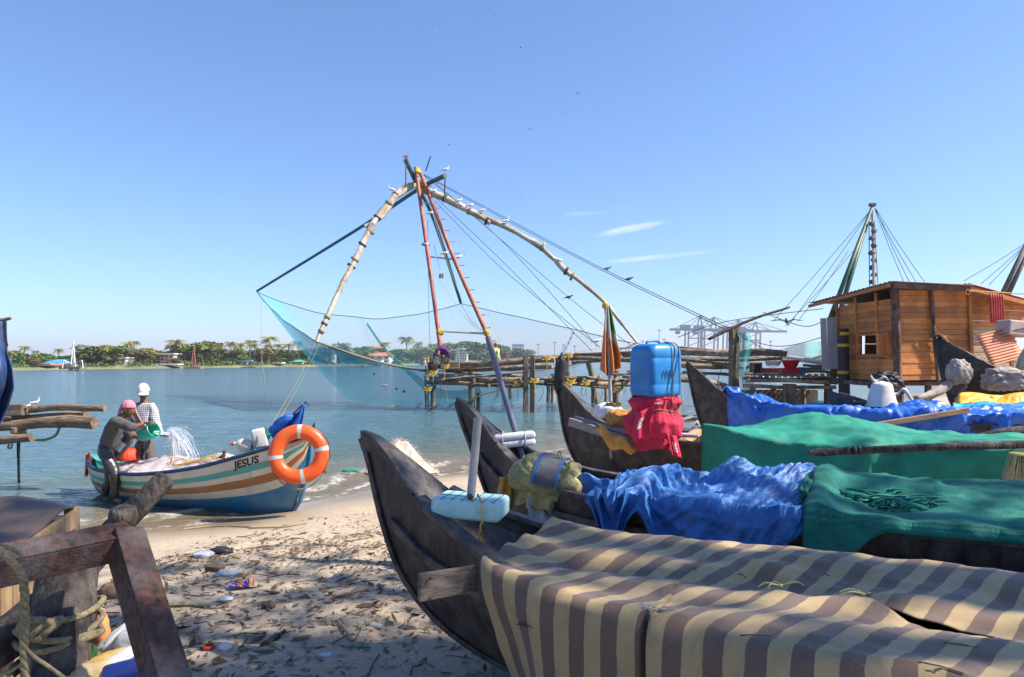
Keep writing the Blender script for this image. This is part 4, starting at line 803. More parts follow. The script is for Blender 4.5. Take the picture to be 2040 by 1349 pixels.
def head_into(mb, c, fwd, up, k=1.0):
    fwd = fwd.normalized(); rt = fwd.cross(up).normalized(); up = rt.cross(fwd); Mh = Matrix((rt, fwd, up)).transposed()
    n, mm = 18, 14; v = []; f = []
    for i in range(mm + 1):
        th = math.pi * i / mm
        for j in range(n):
            a = 2 * math.pi * j / n; d = Vector((math.sin(th) * math.cos(a), math.sin(th) * math.sin(a), math.cos(th))); p = Vector((d.x * .075, d.y * .095, d.z * .115))
            if p.z < -.01: q = 1 - .35 * min(1, (-p.z) / .11); p.x *= q; p.y = p.y * (1 - .15 * min(1, -p.z / .11)) + .014 * min(1, -p.z / .11)
            if d.y > .75 and abs(p.x) < .022 and -.045 < p.z < .02: p.y += .020 * (1 - abs(p.x) / .022) * (1 - abs(p.z + .018) / .04)
            if d.y > .55 and .008 < p.z < .035: p.y += .004
            if d.y > .55 and abs(p.x) > .015 and -.01 < p.z < .008: p.y -= .008
            v.append(c + Mh @ (p * k))
    for i in range(mm):
        for j in range(n): f.append((i*n + j, (i+1)*n + j, (i+1)*n + (j+1) % n, i*n + (j+1) % n))
    mb.add(v, f)
    for sd in (-1, 1): mb.ball(c + Mh @ Vector((sd * .077, -.005, -.005)) * k, (.012 * k, .02 * k, .032 * k), 8, 6, M=Mh)
    mb.ball(c + Mh @ Vector((0, .083, -.062)) * k, (.022 * k, .010 * k, .007 * k), 8, 5, M=Mh)
    return Mh
def hand_into(mb, c, d, pn, k=1.0, curl=.5):
    d = d.normalized(); sdv = d.cross(pn).normalized(); pn = sdv.cross(d); Mh = Matrix((sdv, d, pn)).transposed()
    mb.ball(c + d * .045 * k, (.038 * k, .050 * k, .016 * k), 10, 7, M=Mh)
    for j, L in enumerate((.062, .075, .070, .052)):
        b0 = c + Mh @ Vector(((-.027 + .018 * j), .085, 0)) * k; b1 = b0 + Mh @ Vector((0, L * .5, -L * .25 * curl)) * k; b2 = b1 + Mh @ Vector((0, L * .35 * (1 - curl * .5), -L * .5 * curl)) * k
        mb.tube([b0, b1, b2], [.0095 * k, .0085 * k, .007 * k], 6)
    t0 = c + Mh @ Vector((-.032, .025, 0)) * k; mb.tube([t0, t0 + Mh @ Vector((-.026, .028, -.008)) * k, t0 + Mh @ Vector((-.03, .055, -.018)) * k], [.012 * k, .0105 * k, .008 * k], 6)
skinb = M('brown_skin', (.20, .085, .045), (.155, .062, .032), .5, 6, bump=.05, spec=.4)
def person(loc, label, J, Rd, fwd, up, shirt=None, trous=None, shirt_sleeve=True, cloth_r=.014, hands=(), headk=1.0, group=None, lungi=None):
    t = thing('person', loc, label, 'person', group)
    body = {}; E = []
    for k in J:
        q = k[:-1] if k[-1] in 'LR' and len(k) > 2 else k; body[k] = (J[k], Rd.get(q, .05))
    bare = {k: (p, r - (.035 if k[:3] in ('pel', 'wst', 'che', 'hip') else .014 if k[:3] in ('kne', 'sho') else 0)) for k, (p, r) in body.items()}
    E = [('pel', 'wst'), ('wst', 'che'), ('che', 'nek'), ('nek', 'hed')]
    for s in 'LR': E += [('che', 'sho' + s), ('sho' + s, 'elb' + s), ('elb' + s, 'wri' + s), ('pel', 'hip' + s), ('hip' + s, 'kne' + s), ('kne' + s, 'ank' + s), ('ank' + s, 'toe' + s)]
    mb = skinned(bare, E, 'pel'); Mh = head_into(mb, J['hed'] + up.normalized() * .05 * headk + fwd.normalized() * .015, fwd, up, headk)
    for (wj, d, pn, cu) in hands: hand_into(mb, J[wj], d, pn, 1.0, cu)
    mb.build('body', skinb, t, smooth=True)
    def sub(keys, edges, root, grow, name, mat, ends={}):
        nd = {k: (ends.get(k, J[k]), body[k][1] + grow) for k in keys}; mm = skinned(nd, edges, root)
        for p in mm.v: p += Vector((nz(p, 9, 1), nz(p, 9, 5), nz(p, 9, 9))) * .020 + Vector((0, -1, 0)) * (.012 * crease((p.x + p.y, p.z), 3.5, 41)) + Vector((0, 0, .004 * math.sin(p.z * 60 + p.x * 30)))
        return mm.build(name, mat, t, smooth=True)
    if shirt:
        ks = ['pel', 'wst', 'che']; es = [('pel', 'wst'), ('wst', 'che')]; en = {'pel': lerp(J['pel'], J['wst'], -.30)}
        for s in 'LR':
            ks += ['sho' + s, 'elb' + s, 'wri' + s]; es += [('che', 'sho' + s), ('sho' + s, 'elb' + s), ('elb' + s, 'wri' + s)]
            en['wri' + s] = lerp(J['elb' + s], J['wri' + s], shirt_sleeve if shirt_sleeve is not True else .85)
        sub(ks, es, 'che', cloth_r + .010, 'shirt', shirt, en)
    if trous:
        ks = ['wst', 'pel']; es = [('wst', 'pel')]
        for s in 'LR': ks += ['hip' + s, 'kne' + s, 'ank' + s]; es += [('pel', 'hip' + s), ('hip' + s, 'kne' + s), ('kne' + s, 'ank' + s)]
        sub(ks, es, 'pel', cloth_r + .004, 'trousers', trous, {'wst': lerp(J['pel'], J['wst'], .45)})
    return t, Mh
RD = dict(pel=.135, wst=.122, che=.145, nek=.055, hed=.055, sho=.072, elb=.047, wri=.032, hip=.092, kne=.064, ank=.042, toe=.036)
wetdark = M('wet_black_trousers', (.030, .024, .024), (.014, .011, .012), .3, 9, bump=.5, bscale=22, spec=.6)
greyshirt = M('dark_grey_shirt', (.095, .09, .088), (.06, .056, .056), .85, 8, bump=.4, bscale=24)
D1 = 10.5
J1 = dict(pel=W(212, 893, D1), wst=W(222, 866, D1), che=W(236, 840, D1), nek=W(246, 829, D1), hed=W(252, 822, D1),
          shoL=W(230, 838, D1 - .17), elbL=W(262, 853, D1 - .22), wriL=W(288, 843, D1 - .12), shoR=W(242, 842, D1 + .17), elbR=W(258, 866, D1 + .2), wriR=W(280, 872, D1 + .14),
          hipL=W(206, 899, D1 - .10), kneL=W(230, 948, D1 - .13), ankL=W(230, 996, D1 - .12), toeL=W(243, 1001, D1 - .14),
          hipR=W(212, 899, D1 + .10), kneR=W(222, 945, D1 + .12), ankR=W(205, 990, D1 + .12), toeR=W(218, 996, D1 + .12))
p1_, M1 = person(W(220, 1000, D1), 'barefoot person in grey shirt and pink headscarf bending with the bucket beside the painted boat', J1, RD, Vector((1, -.12, -.35)), Vector((.33, 0, 1)), greyshirt, wetdark, .55, hands=(('wriL', Vector((1, .1, .1)), Vector((0, .3, 1)), .8), ('wriR', Vector((1, -.1, 0)), Vector((0, 0, -1)), .5)))
hc = J1['hed'] + Vector((.33, 0, 1)).normalized() * .05 + Vector((.015, 0, 0))
pink = M('pink_scarf', (.55, .22, .27), (.42, .15, .19), .85, 12, bump=.5, bscale=25)
def capf(c, Mh, r, z0, seed=0): 
    def f(u, v): th = v * z0; a = 2 * math.pi * u; d = Vector((math.sin(th)*math.cos(a)*r[0], math.sin(th)*math.sin(a)*r[1], math.cos(th)*r[2])); return c + Mh @ (d * (1 + .03 * math.sin(a * 7 + th * 5 + seed)))
    return f
MB().grid(capf(hc + M1 @ Vector((0, -.012, .022)), M1 @ Matrix.Rotation(R(20), 3, 'X'), (.086, .104, .112), 1.62), 26, 10).build('headscarf', pink, p1_, smooth=True, solid=.006)
kn = hc + M1 @ Vector((0, -.115, .0)); mb = MB(); mb.ball(kn, .028, 8, 6, jit=.4)
mb.tube([kn, kn + Vector((-.03, 0, -.05)), kn + Vector((-.045, -.01, -.12))], [.02, .022, .008], 6); mb.tube([kn, kn + Vector((-.01, -.02, -.06)), kn + Vector((-.01, -.03, -.11))], [.016, .018, .007], 6); mb.build('scarf_knot', pink, p1_, smooth=True)
# man in the boat
checks = M('checked_shirt', (.40, .41, .44), (.22, .23, .26), .85, 4, bump=.35, bscale=22)
nt = checks.node_tree; b = nt.nodes['Principled BSDF']; tcx = nt.nodes.new('ShaderNodeTexCoord'); sp = nt.nodes.new('ShaderNodeSeparateXYZ'); nt.links.new(tcx.outputs['Object'], sp.inputs[0])
sx = mth(nt, 'SINE', mth(nt, 'MULTIPLY', mth(nt, 'ADD', sp.outputs[0], sp.outputs[1]), 190)); sz = mth(nt, 'SINE', mth(nt, 'MULTIPLY', sp.outputs[2], 190)); chk = ramp(nt, mth(nt, 'MAXIMUM', sx, sz), ((.35, (.52, .52, .54)), (.7, (.13, .14, .18)))); nt.links.new(chk, b.inputs['Base Color'])
D2 = 11.15
J2 = dict(pel=W(288, 878, D2), wst=W(287, 850, D2), che=W(285, 818, D2), nek=W(285, 800, D2), hed=W(286, 789, D2 - .02),
          shoR=W(266, 808, D2 - .02), elbR=W(259, 842, D2 + .03), wriR=W(250, 866, D2 - .15), shoL=W(303, 808, D2), elbL=W(311, 846, D2 - .03), wriL=W(322, 868, D2 - .25),
          hipL=W(297, 884, D2), kneL=W(302, 925, D2 - .05), ankL=W(303, 962, D2), toeL=W(308, 968, D2 - .14), hipR=W(278, 884, D2), kneR=W(274, 925, D2 - .05), ankR=W(274, 962, D2), toeR=W(276, 968, D2 - .14))
p2_, M2 = person(W(288, 965, D2), 'person in checked shirt and white cap standing in the painted boat', J2, RD, Vector((.45, -1, -.22)), Vector((.02, -.12, 1)), checks, M('brown_trousers', (.11, .09, .085), (.07, .055, .05), .8, 7, bump=.3), .8, hands=(('wriL', Vector((1, -.3, .05)), Vector((0, .2, 1)), .5), ('wriR', Vector((-.2, -.4, -1)), Vector((0, -1, .3)), .9)))
hc = Vector((0, 0, .022)) + J2['hed'] + Vector((.02, -.12, 1)).normalized() * .05 + Vector((.45, -1, -.22)).normalized() * .015
capm = M('white_cap', (.82, .72, .70), (.72, .62, .60), .8, 7, bump=.15)
MB().grid(capf(hc, M2 @ Matrix.Rotation(R(4), 3, 'X'), (.088, .106, .13), 1.5), 24, 9).build('cap', capm, p2_, smooth=True, solid=.006)
def vis(u, v): a = lerp(-1.05, 1.05, u); return hc + M2 @ Vector((math.sin(a) * (.086 + .012 * v), math.cos(a) * .10 + .075 * v * math.cos(a), .018 - .03 * v - .012 * (a * a)))
MB().grid(vis, 14, 5).build('cap_peak', capm, p2_, smooth=True, solid=.006)
def towel(u, v): c = lerp(J2['shoR'] + Vector((.03, -.13, .06)), J2['pel'] + Vector((-.02, -.15, .2)), v); return c + Vector(((u - .5) * .13 + .10 * v * v, -.02 * math.sin(u * 9) - .03 * math.sin(v * 3.1), 0))
MB().grid(towel, 12, 16).build('shoulder_cloth', M('plaid_towel', (.40, .33, .30), (.16, .10, .10), .9, 26, stretch=(4, 1, .5), bump=.4), p2_, smooth=True, solid=.006)
# bucket tipped by the first man, canister held by the second
BK = W(294, 862, D1 - .02); bax = Vector((.78, -.18, .36)).normalized(); BM = bax.to_track_quat('Z', 'Y').to_matrix()
bk = thing('bucket', BK - Vector((0, 0, .12)), 'sea green plastic bucket tipped over by the person with the pink headscarf', 'bucket')
bucketm = M('green_plastic', (.012, .38, .27), (.008, .30, .21), .38, 4, bump=.03)
MB().lathe([(0, -.115), (.088, -.115), (.092, -.10), (.122, .10), (.130, .103), (.130, .122), (.123, .125), (.118, .11), (.086, -.095), (0, -.10)], 28, M=BM, c=BK).build('pail', bucketm, bk, smooth=True, angle=35)
MB().tube([BK + BM @ Vector((.132 * math.cos(a), .132 * math.sin(a) * .3 - .13 * abs(math.sin(a)) * 0, .10 - .15 * math.sin(a))) for a in [math.pi * k / 14 for k in range(15)]], .004, 5).build('bail_handle', pipegrey, bk)
cn_ = W(246, 886, D2 - .35); CM = Matrix.Rotation(R(38), 3, 'Y')
cs = thing('canister', cn_ - Vector((0, 0, .2)), 'dark grey canister with a white label held by the capped person', 'canister')
MB().lathe([(0, -.2), (.07, -.2), (.085, -.18), (.085, .10), (.075, .14), (.045, .17), (.04, .20), (0, .2)], 20, M=CM, c=cn_).build('body', M('smoky_plastic', (.09, .085, .085), (.06, .055, .055), .35, 4, bump=.05), cs, smooth=True, angle=50)
MB().grid(lambda u, v: cn_ + CM @ Vector((.087 * math.cos(lerp(-2.6, -.9, u)), .087 * math.sin(lerp(-2.6, -.9, u)), lerp(-.10, .06, v))), 10, 4).build('label', white, cs, smooth=True)
# thrown water
wsp = M('splash_water', (.86, .89, .92), (.7, .75, .8), .12, 9, bump=0, alpha=.6)
mb = MB(); fz = random.Random(3); st0 = BK + bax * .13 + Vector((.02, -.02, -.05)); hand = J2['wriL'] + Vector((.12, -.06, .02))
for k in range(46):
    src = hand + Vector((fz.uniform(-.02, .10), fz.uniform(-.06, .06), fz.uniform(-.02, .03))); vx = fz.uniform(.05, 1.15); vz = fz.uniform(.2, 1.35) * (1 - .3 * abs(vx - .5)); vy = fz.uniform(-.25, .25); pts = []; T = fz.uniform(.22, .48); t0 = fz.uniform(0, .12)
    for j in range(9): t = t0 + T * j / 8; pts.append(src + Vector((vx * t * 1.0, vy * t, vz * t - 4.9 * t * t)))
    mb.tube(pts, [fz.uniform(.002, .006) * (.35 + .65 * math.sin(math.pi * (j + .4) / 9)) for j in range(9)], 5)
for k in range(1900):
    src = hand + Vector((fz.uniform(-.02, .10), fz.uniform(-.06, .06), 0)); vx = fz.uniform(-.15, 1.3); vz = fz.uniform(.1, 1.6); vy = fz.uniform(-.35, .35); t = fz.uniform(.03, .52); r = fz.uniform(.0012, .0045)
    mb.ball(src + Vector((vx * t, vy * t, vz * t - 4.9 * t * t)), (r, r, r * 1.5), 5, 4)
for k in range(9):
    a = st0 + Vector((fz.uniform(-.01, .01), fz.uniform(-.03, .03), fz.uniform(-.03, .03))); mb.tube(spline([a, lerp(a, hand, .5) + Vector((0, 0, .015 + fz.uniform(-.02, .02))), hand + Vector((fz.uniform(0, .1), fz.uniform(-.04, .04), fz.uniform(-.03, .02)))], 6), fz.uniform(.003, .006), 5)
for k in range(8): mb.ball(W(288 + fz.uniform(-2, 6), 880 + k * 3, D1), (.004, .004, .009), 5, 4)
tag(mb.build('water_splash', wsp, smooth=True), 'arc of clear water thrown from the green bucket', 'splash', kind='stuff')
# net washed at the water's edge
wn_ = thing('washed_net', W(800, 941, 13.5), 'pale heap of fine fishing net lying in the shallows behind the first bow', 'net')
wc = W(800, 941, 13.5); wc.z = .0
def wnf(u, v):
    a = 2 * math.pi * u; r = v; x = math.cos(a) * r * .72; y = math.sin(a) * r * .5; h = .62 * math.exp(-((x - .0) / .44) ** 2 - (y / .36) ** 2) * (1 + .55 * nz((x * 3.4, y * 3.4, 0), 1, 3)) + .10 * math.exp(-((x - .12) / .1) ** 2 - (y / .12) ** 2); return wc + Vector((x + .15 * (1 - v) * -.3, y, h - .03 + .03 * nz((x * 9, y * 9, 0), 1, 6)))
netbeige = M('beige_net', (.62, .52, .44), (.44, .36, .30), .9, 14, bump=.9, bscale=60)
MB().grid(wnf, 50, 22).build('net_mass', netbeige, wn_, smooth=True)
mb = MB()
for k in range(1700):
    u = fz.random(); v = fz.random() ** .6; p = wnf(u, v); a = fz.uniform(0, 6.28); L = fz.uniform(.04, .13); q = p + Vector((math.cos(a) * L, math.sin(a) * L * .6, fz.uniform(-.02, .05))); mid = (p + q) / 2 + Vector((0, 0, fz.uniform(.01, .05))); w = Vector((0, 0, .002))
    for (e0, e1) in ((p, mid), (mid, q)): n0 = len(mb.v); mb.v += [e0 - w, e1 - w, e1 + w, e0 + w]; mb.f.append((n0, n0+1, n0+2, n0+3))
o = mb.build('loose_threads', M('beige_thread', (.70, .60, .52), None, .8, bump=0), wn_); o['kind'] = 'stuff'
single(MB().grid(lump(W(700, 938, 13.4), (.16, .09, .04), Matrix.Rotation(R(10), 3, 'Z'), 4, .2, .2), 20, 12).build('teal_rag', M('teal_rag', (.02, .28, .22), None, .7, 8), smooth=True), 'small teal scrap of net floating left of the pale net heap', 'net scrap')
# ---------------------------------------------------------------- the log pier
pier = thing('log_pier', W(1050, 822, 30), 'rickety pier of lashed logs on wooden posts in the water', 'pier')
hr = random.Random(21)
def logp(a, b, r0, r1=None, name='log', mat=None, par=None, bow=.06, n=9, seed=None):
    a, b = Vector(a), Vector(b); r1 = r1 or r0; seed = hr.uniform(0, 50); k = max(5, int((b - a).length / .6)); pts = []
    for i in range(k + 1):
        t = i / k; p = lerp(a, b, t); p += Vector((nz(p, .5, seed), nz(p, .5, seed + 5), nz(p, .5, seed + 9))) * bow * math.sin(math.pi * t) * 2; pts.append(p)
    return MB().tube(pts, [lerp(r0, r1, i / k) * (1 + .12 * nz((i * .7, seed, 0), 1)) for i in range(k + 1)], n, jit=.22, seed=seed).build(name, mat or logwood, par or pier, smooth=True, angle=60)
def post(px, y0, y1, w, D=None, lean=0, par=None, mat=None):
    D = D or 2.15 * F / (y1 - HY); a = W(px + lean, y1, D); a.z -= .5; b = W(px, y0, D); return logp(a, b, w / 2 / F * D, w / 2 / F * D * .93, 'post', mat or postwood, par, .03, 8)
for a in ((850, 728, 810, 8.5), (864, 762, 810, 11), (939, 728, 812, 12), (952, 782, 812, 7), (1003, 768, 797, 8), (1016, 768, 797, 9), (1092, 752, 801, 8), (1101, 745, 801, 9), (1132, 706, 772, 13), (1184, 772, 803, 13, None, 0), (1206, 770, 803, 7), (1228, 738, 806, 17), (1262, 745, 798, 10), (1310, 735, 800, 12)): post(*a)
for px in (1047.5, 1060.5): MB().box((W(px, 770, 29)), (10 / F * 29, .2, (822 - 717) / F * 29 + .4), rz=hr.uniform(-.2, .2)).build('post', postwood, pier, bevel=.015)
post(1172, 720, 803, 12, None, 22)
def lg(x0, y0, x1, y1, w, D0=31.5, D1=None, mat=None, name='log'): D1 = D1 or D0; return logp(W(x0, y0, D0), W(x1, y1, D1), w / 2 / F * D0, w / 2 / F * D1, name, mat)
# the two big counterweight logs, then the upper and lower deck
lg(874, 728, 1105, 716, 13, 31, 29.5); lg(885, 737, 1100, 729, 10, 31.5, 30); lg(1000, 722, 1240, 712, 9, 32, 30); lg(1127, 707, 1270, 704, 8, 32, 29); lg(1075, 712, 1265, 708, 7, 33, 30); lg(1180, 716, 1345, 716, 9, 30, 27); lg(1140, 722, 1330, 713, 7, 33, 30)
for (x0, y0, x1, y1, w) in ((848, 754, 1045, 764, 9), (850, 761, 975, 768, 8), (875, 749, 1040, 748, 4), (860, 745, 1010, 757, 4), (935, 768, 1045, 769, 7), (980, 756, 1200, 754, 7), (1045, 760, 1140, 767, 8), (1085, 757, 1265, 766, 10), (1150, 752, 1290, 757, 6), (1180, 764, 1350, 768, 9), (1240, 750, 1365, 752, 7), (1110, 762, 1240, 773, 7), (870, 757, 1020, 744, 4), (905, 744, 1045, 752, 5), (1250, 740, 1360, 744, 5), (1210, 745, 1290, 741, 5)): lg(x0, y0, x1, y1, w, hr.uniform(30, 33.5), hr.uniform(29, 33.5))
for k in range(16): x = 852 + k * 31; lg(x, 757 + hr.uniform(-3, 3), x + hr.uniform(-8, 8), 752 + hr.uniform(-3, 3), 6, 29.5, 33.5)
MB().box(W(896, 728, 30.4), (.85, .4, .34), rz=.1).build('end_block', logwood, pier, bevel=.04)
for (px, py, D) in ((885, 730, 30.2), (1087, 713, 29.2), (1135, 760, 29), (1063, 758, 28.7), (1165, 763, 29), (939, 733, 31), (939, 765, 30.6), (1131, 708, 29), (1130, 765, 29.5), (862, 742, 30), (850, 775, 30), (1030, 766, 29.2), (1228, 778, 33)):
    c = W(px, py, D); mb = MB()
    for j in range(3): mb.tube([c + Vector((.17 * math.cos(a) + .03 * j, .17 * math.sin(a), .05 * (j - 1) + .03 * math.sin(a * 2 + j))) for a in [k * .449 for k in range(15)]], .022, 5)
    mb.tube([c + Vector((0, -.18, 0)), c + Vector((.05, -.2, -.25)), c + Vector((.02, -.2, -hr.uniform(.35, .8)))], .014, 5); mb.build('lashing', rope_y, pier)
for k in range(16):
    px = hr.uniform(870, 1250); y0 = 768; MB().tube(spline([W(px, y0, 29.5), W(px + hr.uniform(-4, 4), y0 + 14, 29.5), W(px + hr.uniform(-6, 6), y0 + hr.uniform(18, 40), 29.5)], 6), .012, 4).build('dangling_rope', rope_d if k % 3 else rope_t, pier)
wl_ = thing('winch_block', W(862, 744, 30.3), 'rusty winch housing at the outer end of the log pier', 'winch')
MB().box(W(862, 732, 30.3), (.42, .35, .46), rz=.15).build('housing', rust, wl_, bevel=.03); MB().lathe([(.1, -.3), (.1, .3)], 12, M=Matrix.Rotation(R(90), 3, 'X'), c=W(864, 728, 30.2)).build('drum', rust, wl_, smooth=True, angle=40)
MB().tube([W(853, 712, 30.2), W(853, 750, 30.1)], .04, 6).build('strap', rope_y, wl_); MB().ball(W(862, 716, 30.3), (.14, .12, .12), 9, 6, jit=.6).build('bundle', rope_l, wl_)
# landward platform of logs
plat = thing('log_platform', W(1462, 790, 21), 'landward log staging carrying tubs and crates before the hut', 'platform')
MB().box(W(1462, 722, 20.5), (.23, .23, (795 - 652) / F * 20.5), rz=.2).build('post', postwood, plat, bevel=.015)
for (px, y0, y1, w, D) in ((1400, 745, 830, 12, 22), (1430, 770, 835, 14, 20), (1572, 765, 830, 26, 19.5), (1540, 768, 830, 12, 22), (1650, 770, 830, 14, 20), (1600, 768, 830, 12, 22.5), (1500, 768, 830, 12, 22)): post(px, y0, y1, w, D, 0, plat)
def lg2(x0, y0, x1, y1, w, D0, D1=None): D1 = D1 or D0; return logp(W(x0, y0, D0), W(x1, y1, D1), w / 2 / F * D0, w / 2 / F * D1, 'log', None, plat)
for a in ((1288, 693, 1470, 700, 5, 25, 23), (1350, 701, 1560, 704, 13, 23, 21), (1262, 706, 1400, 700, 8, 27, 24), (1480, 702, 1568, 706, 12, 21, 20.5), (1340, 715, 1470, 728, 9, 24, 21), (1395, 716, 1560, 714, 6, 23, 21), (1355, 727, 1462, 730, 11, 22), (1455, 728, 1500, 726, 7, 21), (1490, 745, 1665, 752, 5, 20), (1480, 752, 1668, 756, 7, 19.6), (1486, 758, 1668, 762, 8, 19.5), (1480, 768, 1665, 772, 7, 19.6), (1350, 755, 1470, 775, 12, 21), (1360, 742, 1465, 748, 6, 22), (1600, 728, 1660, 724, 5, 21), (1595, 735, 1665, 733, 6, 20.6), (1600, 741, 1668, 742, 6, 20.4), (1590, 717, 1650, 705, 4, 22)): lg2(*a)
for k in range(14): x = 1490 + k * 12.5; MB().beam(W(x, 751, 19.4), W(x - 4, 742, 22.8), .11, .04).build('deck_plank', logwood, plat)
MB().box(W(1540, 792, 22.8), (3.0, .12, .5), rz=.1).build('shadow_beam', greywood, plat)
for (a, b_, w, mt) in (((1412, 676), (1573, 612), .035, driftwood),): single(logp(W(*a, 20), W(*b_, 20.5), w, w * .7, 'steering_pole', mt, None, .1) if False else MB().tube(spline([W(1412, 676, 20), W(1455, 655, 20.1), (W(1510, 632, 20.3)), W(1573, 612, 20.5)], 14), [.05] * 5 + [.042] * 5 + [.035] * 5, 8, jit=.2).build('bamboo_pole', driftwood, smooth=True), 'thin dark bamboo pole slanting up above the log staging', 'pole')
# tubs and crates on the platform
redp = M('red_plastic', (.72, .02, .03), (.58, .012, .02), .4, 4, bump=.03); orp2 = M('red_orange_plastic', (.78, .07, .02), None, .45, 4, bump=.03)
def crate(c, sz, mat, label, rz=0):
    t = thing('crate', c - Vector((0, 0, sz[2] / 2)), label, 'crate'); Mz = Matrix.Rotation(rz, 3, 'Z'); x, y, z = sz; w = .02
    for (cx, cy, sx, sy) in ((0, -y/2, x, w), (0, y/2, x, w), (-x/2, 0, w, y - w), (x/2, 0, w, y - w)):
        mb = MB()
        for k in range(4): mb.box(c + Mz @ Vector((cx, cy, -z/2 + z * (k + .5) / 4)), (sx, sy, z / 4 * .8), M=Mz)
        mb.box(c + Mz @ Vector((cx, cy, 0)), (sx * .98 if sx > w else w * .5, sy * .98 if sy > w else w * .5, z), M=Mz); mb.build('side', mat, t)
    MB().box(c + Vector((0, 0, -z/2 + .01)), (x - .05, y - .05, .02), M=Mz).build('base', mat, t); return t
crate(W(1533, 741, 20.4), (.44, .32, .22), orp2, 'orange-red plastic crate, left of two on the staging', .05); crate(W(1572, 741, 20.4), (.46, .32, .23), redp, 'crimson plastic crate under the red basin on the staging', -.05)
bs_ = W(1575, 726, 20.3); single(MB().lathe([(0, -.115), (.14, -.115), (.16, -.10), (.25, .10), (.27, .115), (.25, .12), (.15, -.09), (0, -.1)], 24, c=bs_).build('basin', redp, smooth=True, angle=40), 'wide red plastic basin stacked on the crimson crate', 'basin')
def pail(c, r, h, mat, label, rim=None): 
    t = thing('pail', c - Vector((0, 0, h / 2)), label, 'pail'); MB().lathe([(0, -h/2), (r * .85, -h/2), (r, h/2 - .02), (r * 1.06, h/2 - .02), (r * 1.06, h/2), (r * .9, h/2), (r * .78, -h/2 + .03), (0, -h/2 + .03)], 20, c=c).build('tub', mat, t, smooth=True, angle=40); MB().tube([c + Vector((r * 1.05 * math.cos(a), -.02, h/2 - r * .8 * math.sin(a))) for a in [math.pi * k / 10 for k in range(11)]], .008, 5).build('handle', pipegrey, t)
pail(W(1597, 740, 20.3), .11, .24, M('dull_blue_pail', (.09, .16, .26), None, .5, 4), 'small dull blue pail right of the red crates'); pail(W(1540, 724, 20.6), .22, .13, plast_w, 'low white tub standing on the orange-red crate')
cb_ = thing('open_cupboard', W(1507, 750, 20.2), 'open-fronted dark wooden box beside the crates', 'box')
for (dx, dz, sx, sz) in ((-.12, 0, .03, .34), (.12, 0, .03, .34), (0, .17, .27, .03), (0, -.17, .27, .03)): MB().box(W(1506, 735, 20.2) + Vector((dx, 0, dz)), (sx, .28, sz)).build('board', greywood, cb_)
MB().box(W(1506, 735, 20.2) + Vector((0, .12, 0)), (.24, .02, .33)).build('back_board', greywood, cb_)
for k, (a, b_) in enumerate((((1572, 712), (1650, 722)), ((1580, 716), (1655, 727)))): single(MB().tube([W(*a, 21.5), W(*b_, 20.5)], .05, 10).build('white_pipe', plast_w, smooth=True, angle=50), ('upper', 'lower')[k] + ' of two white pipes lying left of the hut', 'pipe')
tealnet = M('teal_netting', (.04, .42, .40), (.02, .28, .28), .8, 9, bump=0, alpha=.55)
single(MB().grid(lambda u, v: W(1470 + 24 * u + 8 * v * v + 3 * math.sin(v * 9), 662 + 125 * v, 20.2 + .12 * math.sin(u * 7 + v * 3)), 10, 24).build('hanging_net', tealnet, smooth=True), 'strip of teal netting hanging down the staging post', 'net')
single(MB().grid(lambda u, v: W(lerp(1545, 1655, u), lerp(lerp(700, 680, u), 712, v) - 6 * math.sin(u * 3.1) * (1 - v), 24 + .4 * math.sin(u * 9)), 20, 8).build('net_sheet', tealnet, smooth=True), 'pale teal netting spread beyond the white pipes', 'net')
for k, (a, m_, b_) in enumerate((((1462, 668), (1560, 690), (1690, 655)), ((1465, 662), (1530, 700), (1572, 715)), ((1350, 672), (1450, 640), (1640, 615)), ((1520, 622), (1600, 650), (1640, 640)), ((1427, 775), (1440, 730), (1470, 700)))):
    single(MB().tube(spline([W(*a, 20.4), W(*m_, 20.2), W(*b_, 20)], 16), .011, 5).build('slack_rope', rope_d, smooth=True), ('dark rope sagging from the staging post to the striped post', 'dark rope dropping from the staging post to the pipes', 'long thin rope rising from the staging to the hut eave', 'slack rope looping beside the white door panel', 'thin cord rising beside the tall dark bow')[k], 'rope')
hl2 = Boat((6.9, 23.2), -3, ((0, .9), (.2, .5), (.6, .2), (1.5, .0), (4, -.05)), ((0, 1.02), (1, .85), (2, .8), (4, .8)), ((0, .02), (.5, .3), (1.2, .55), (4, .6)), 4)
sb_ = thing('skiff', hl2.at(1, 0, 0), 'sky blue and orange skiff half hidden under the staging', 'boat'); MB().grid(lambda u, v: hl2.skin(u * 4, 2 * v - 1), 20, 16).build('hull', M('sky_blue_paint', (.02, .30, .48), None, .5, 4), sb_, smooth=True); MB().sweep([hl2.skin(u * .2, 1 * .82, .02) for u in range(1, 20)], .03, .16).build('orange_band', M('orange_paint', (.66, .10, .05), None, .5, 4), sb_)

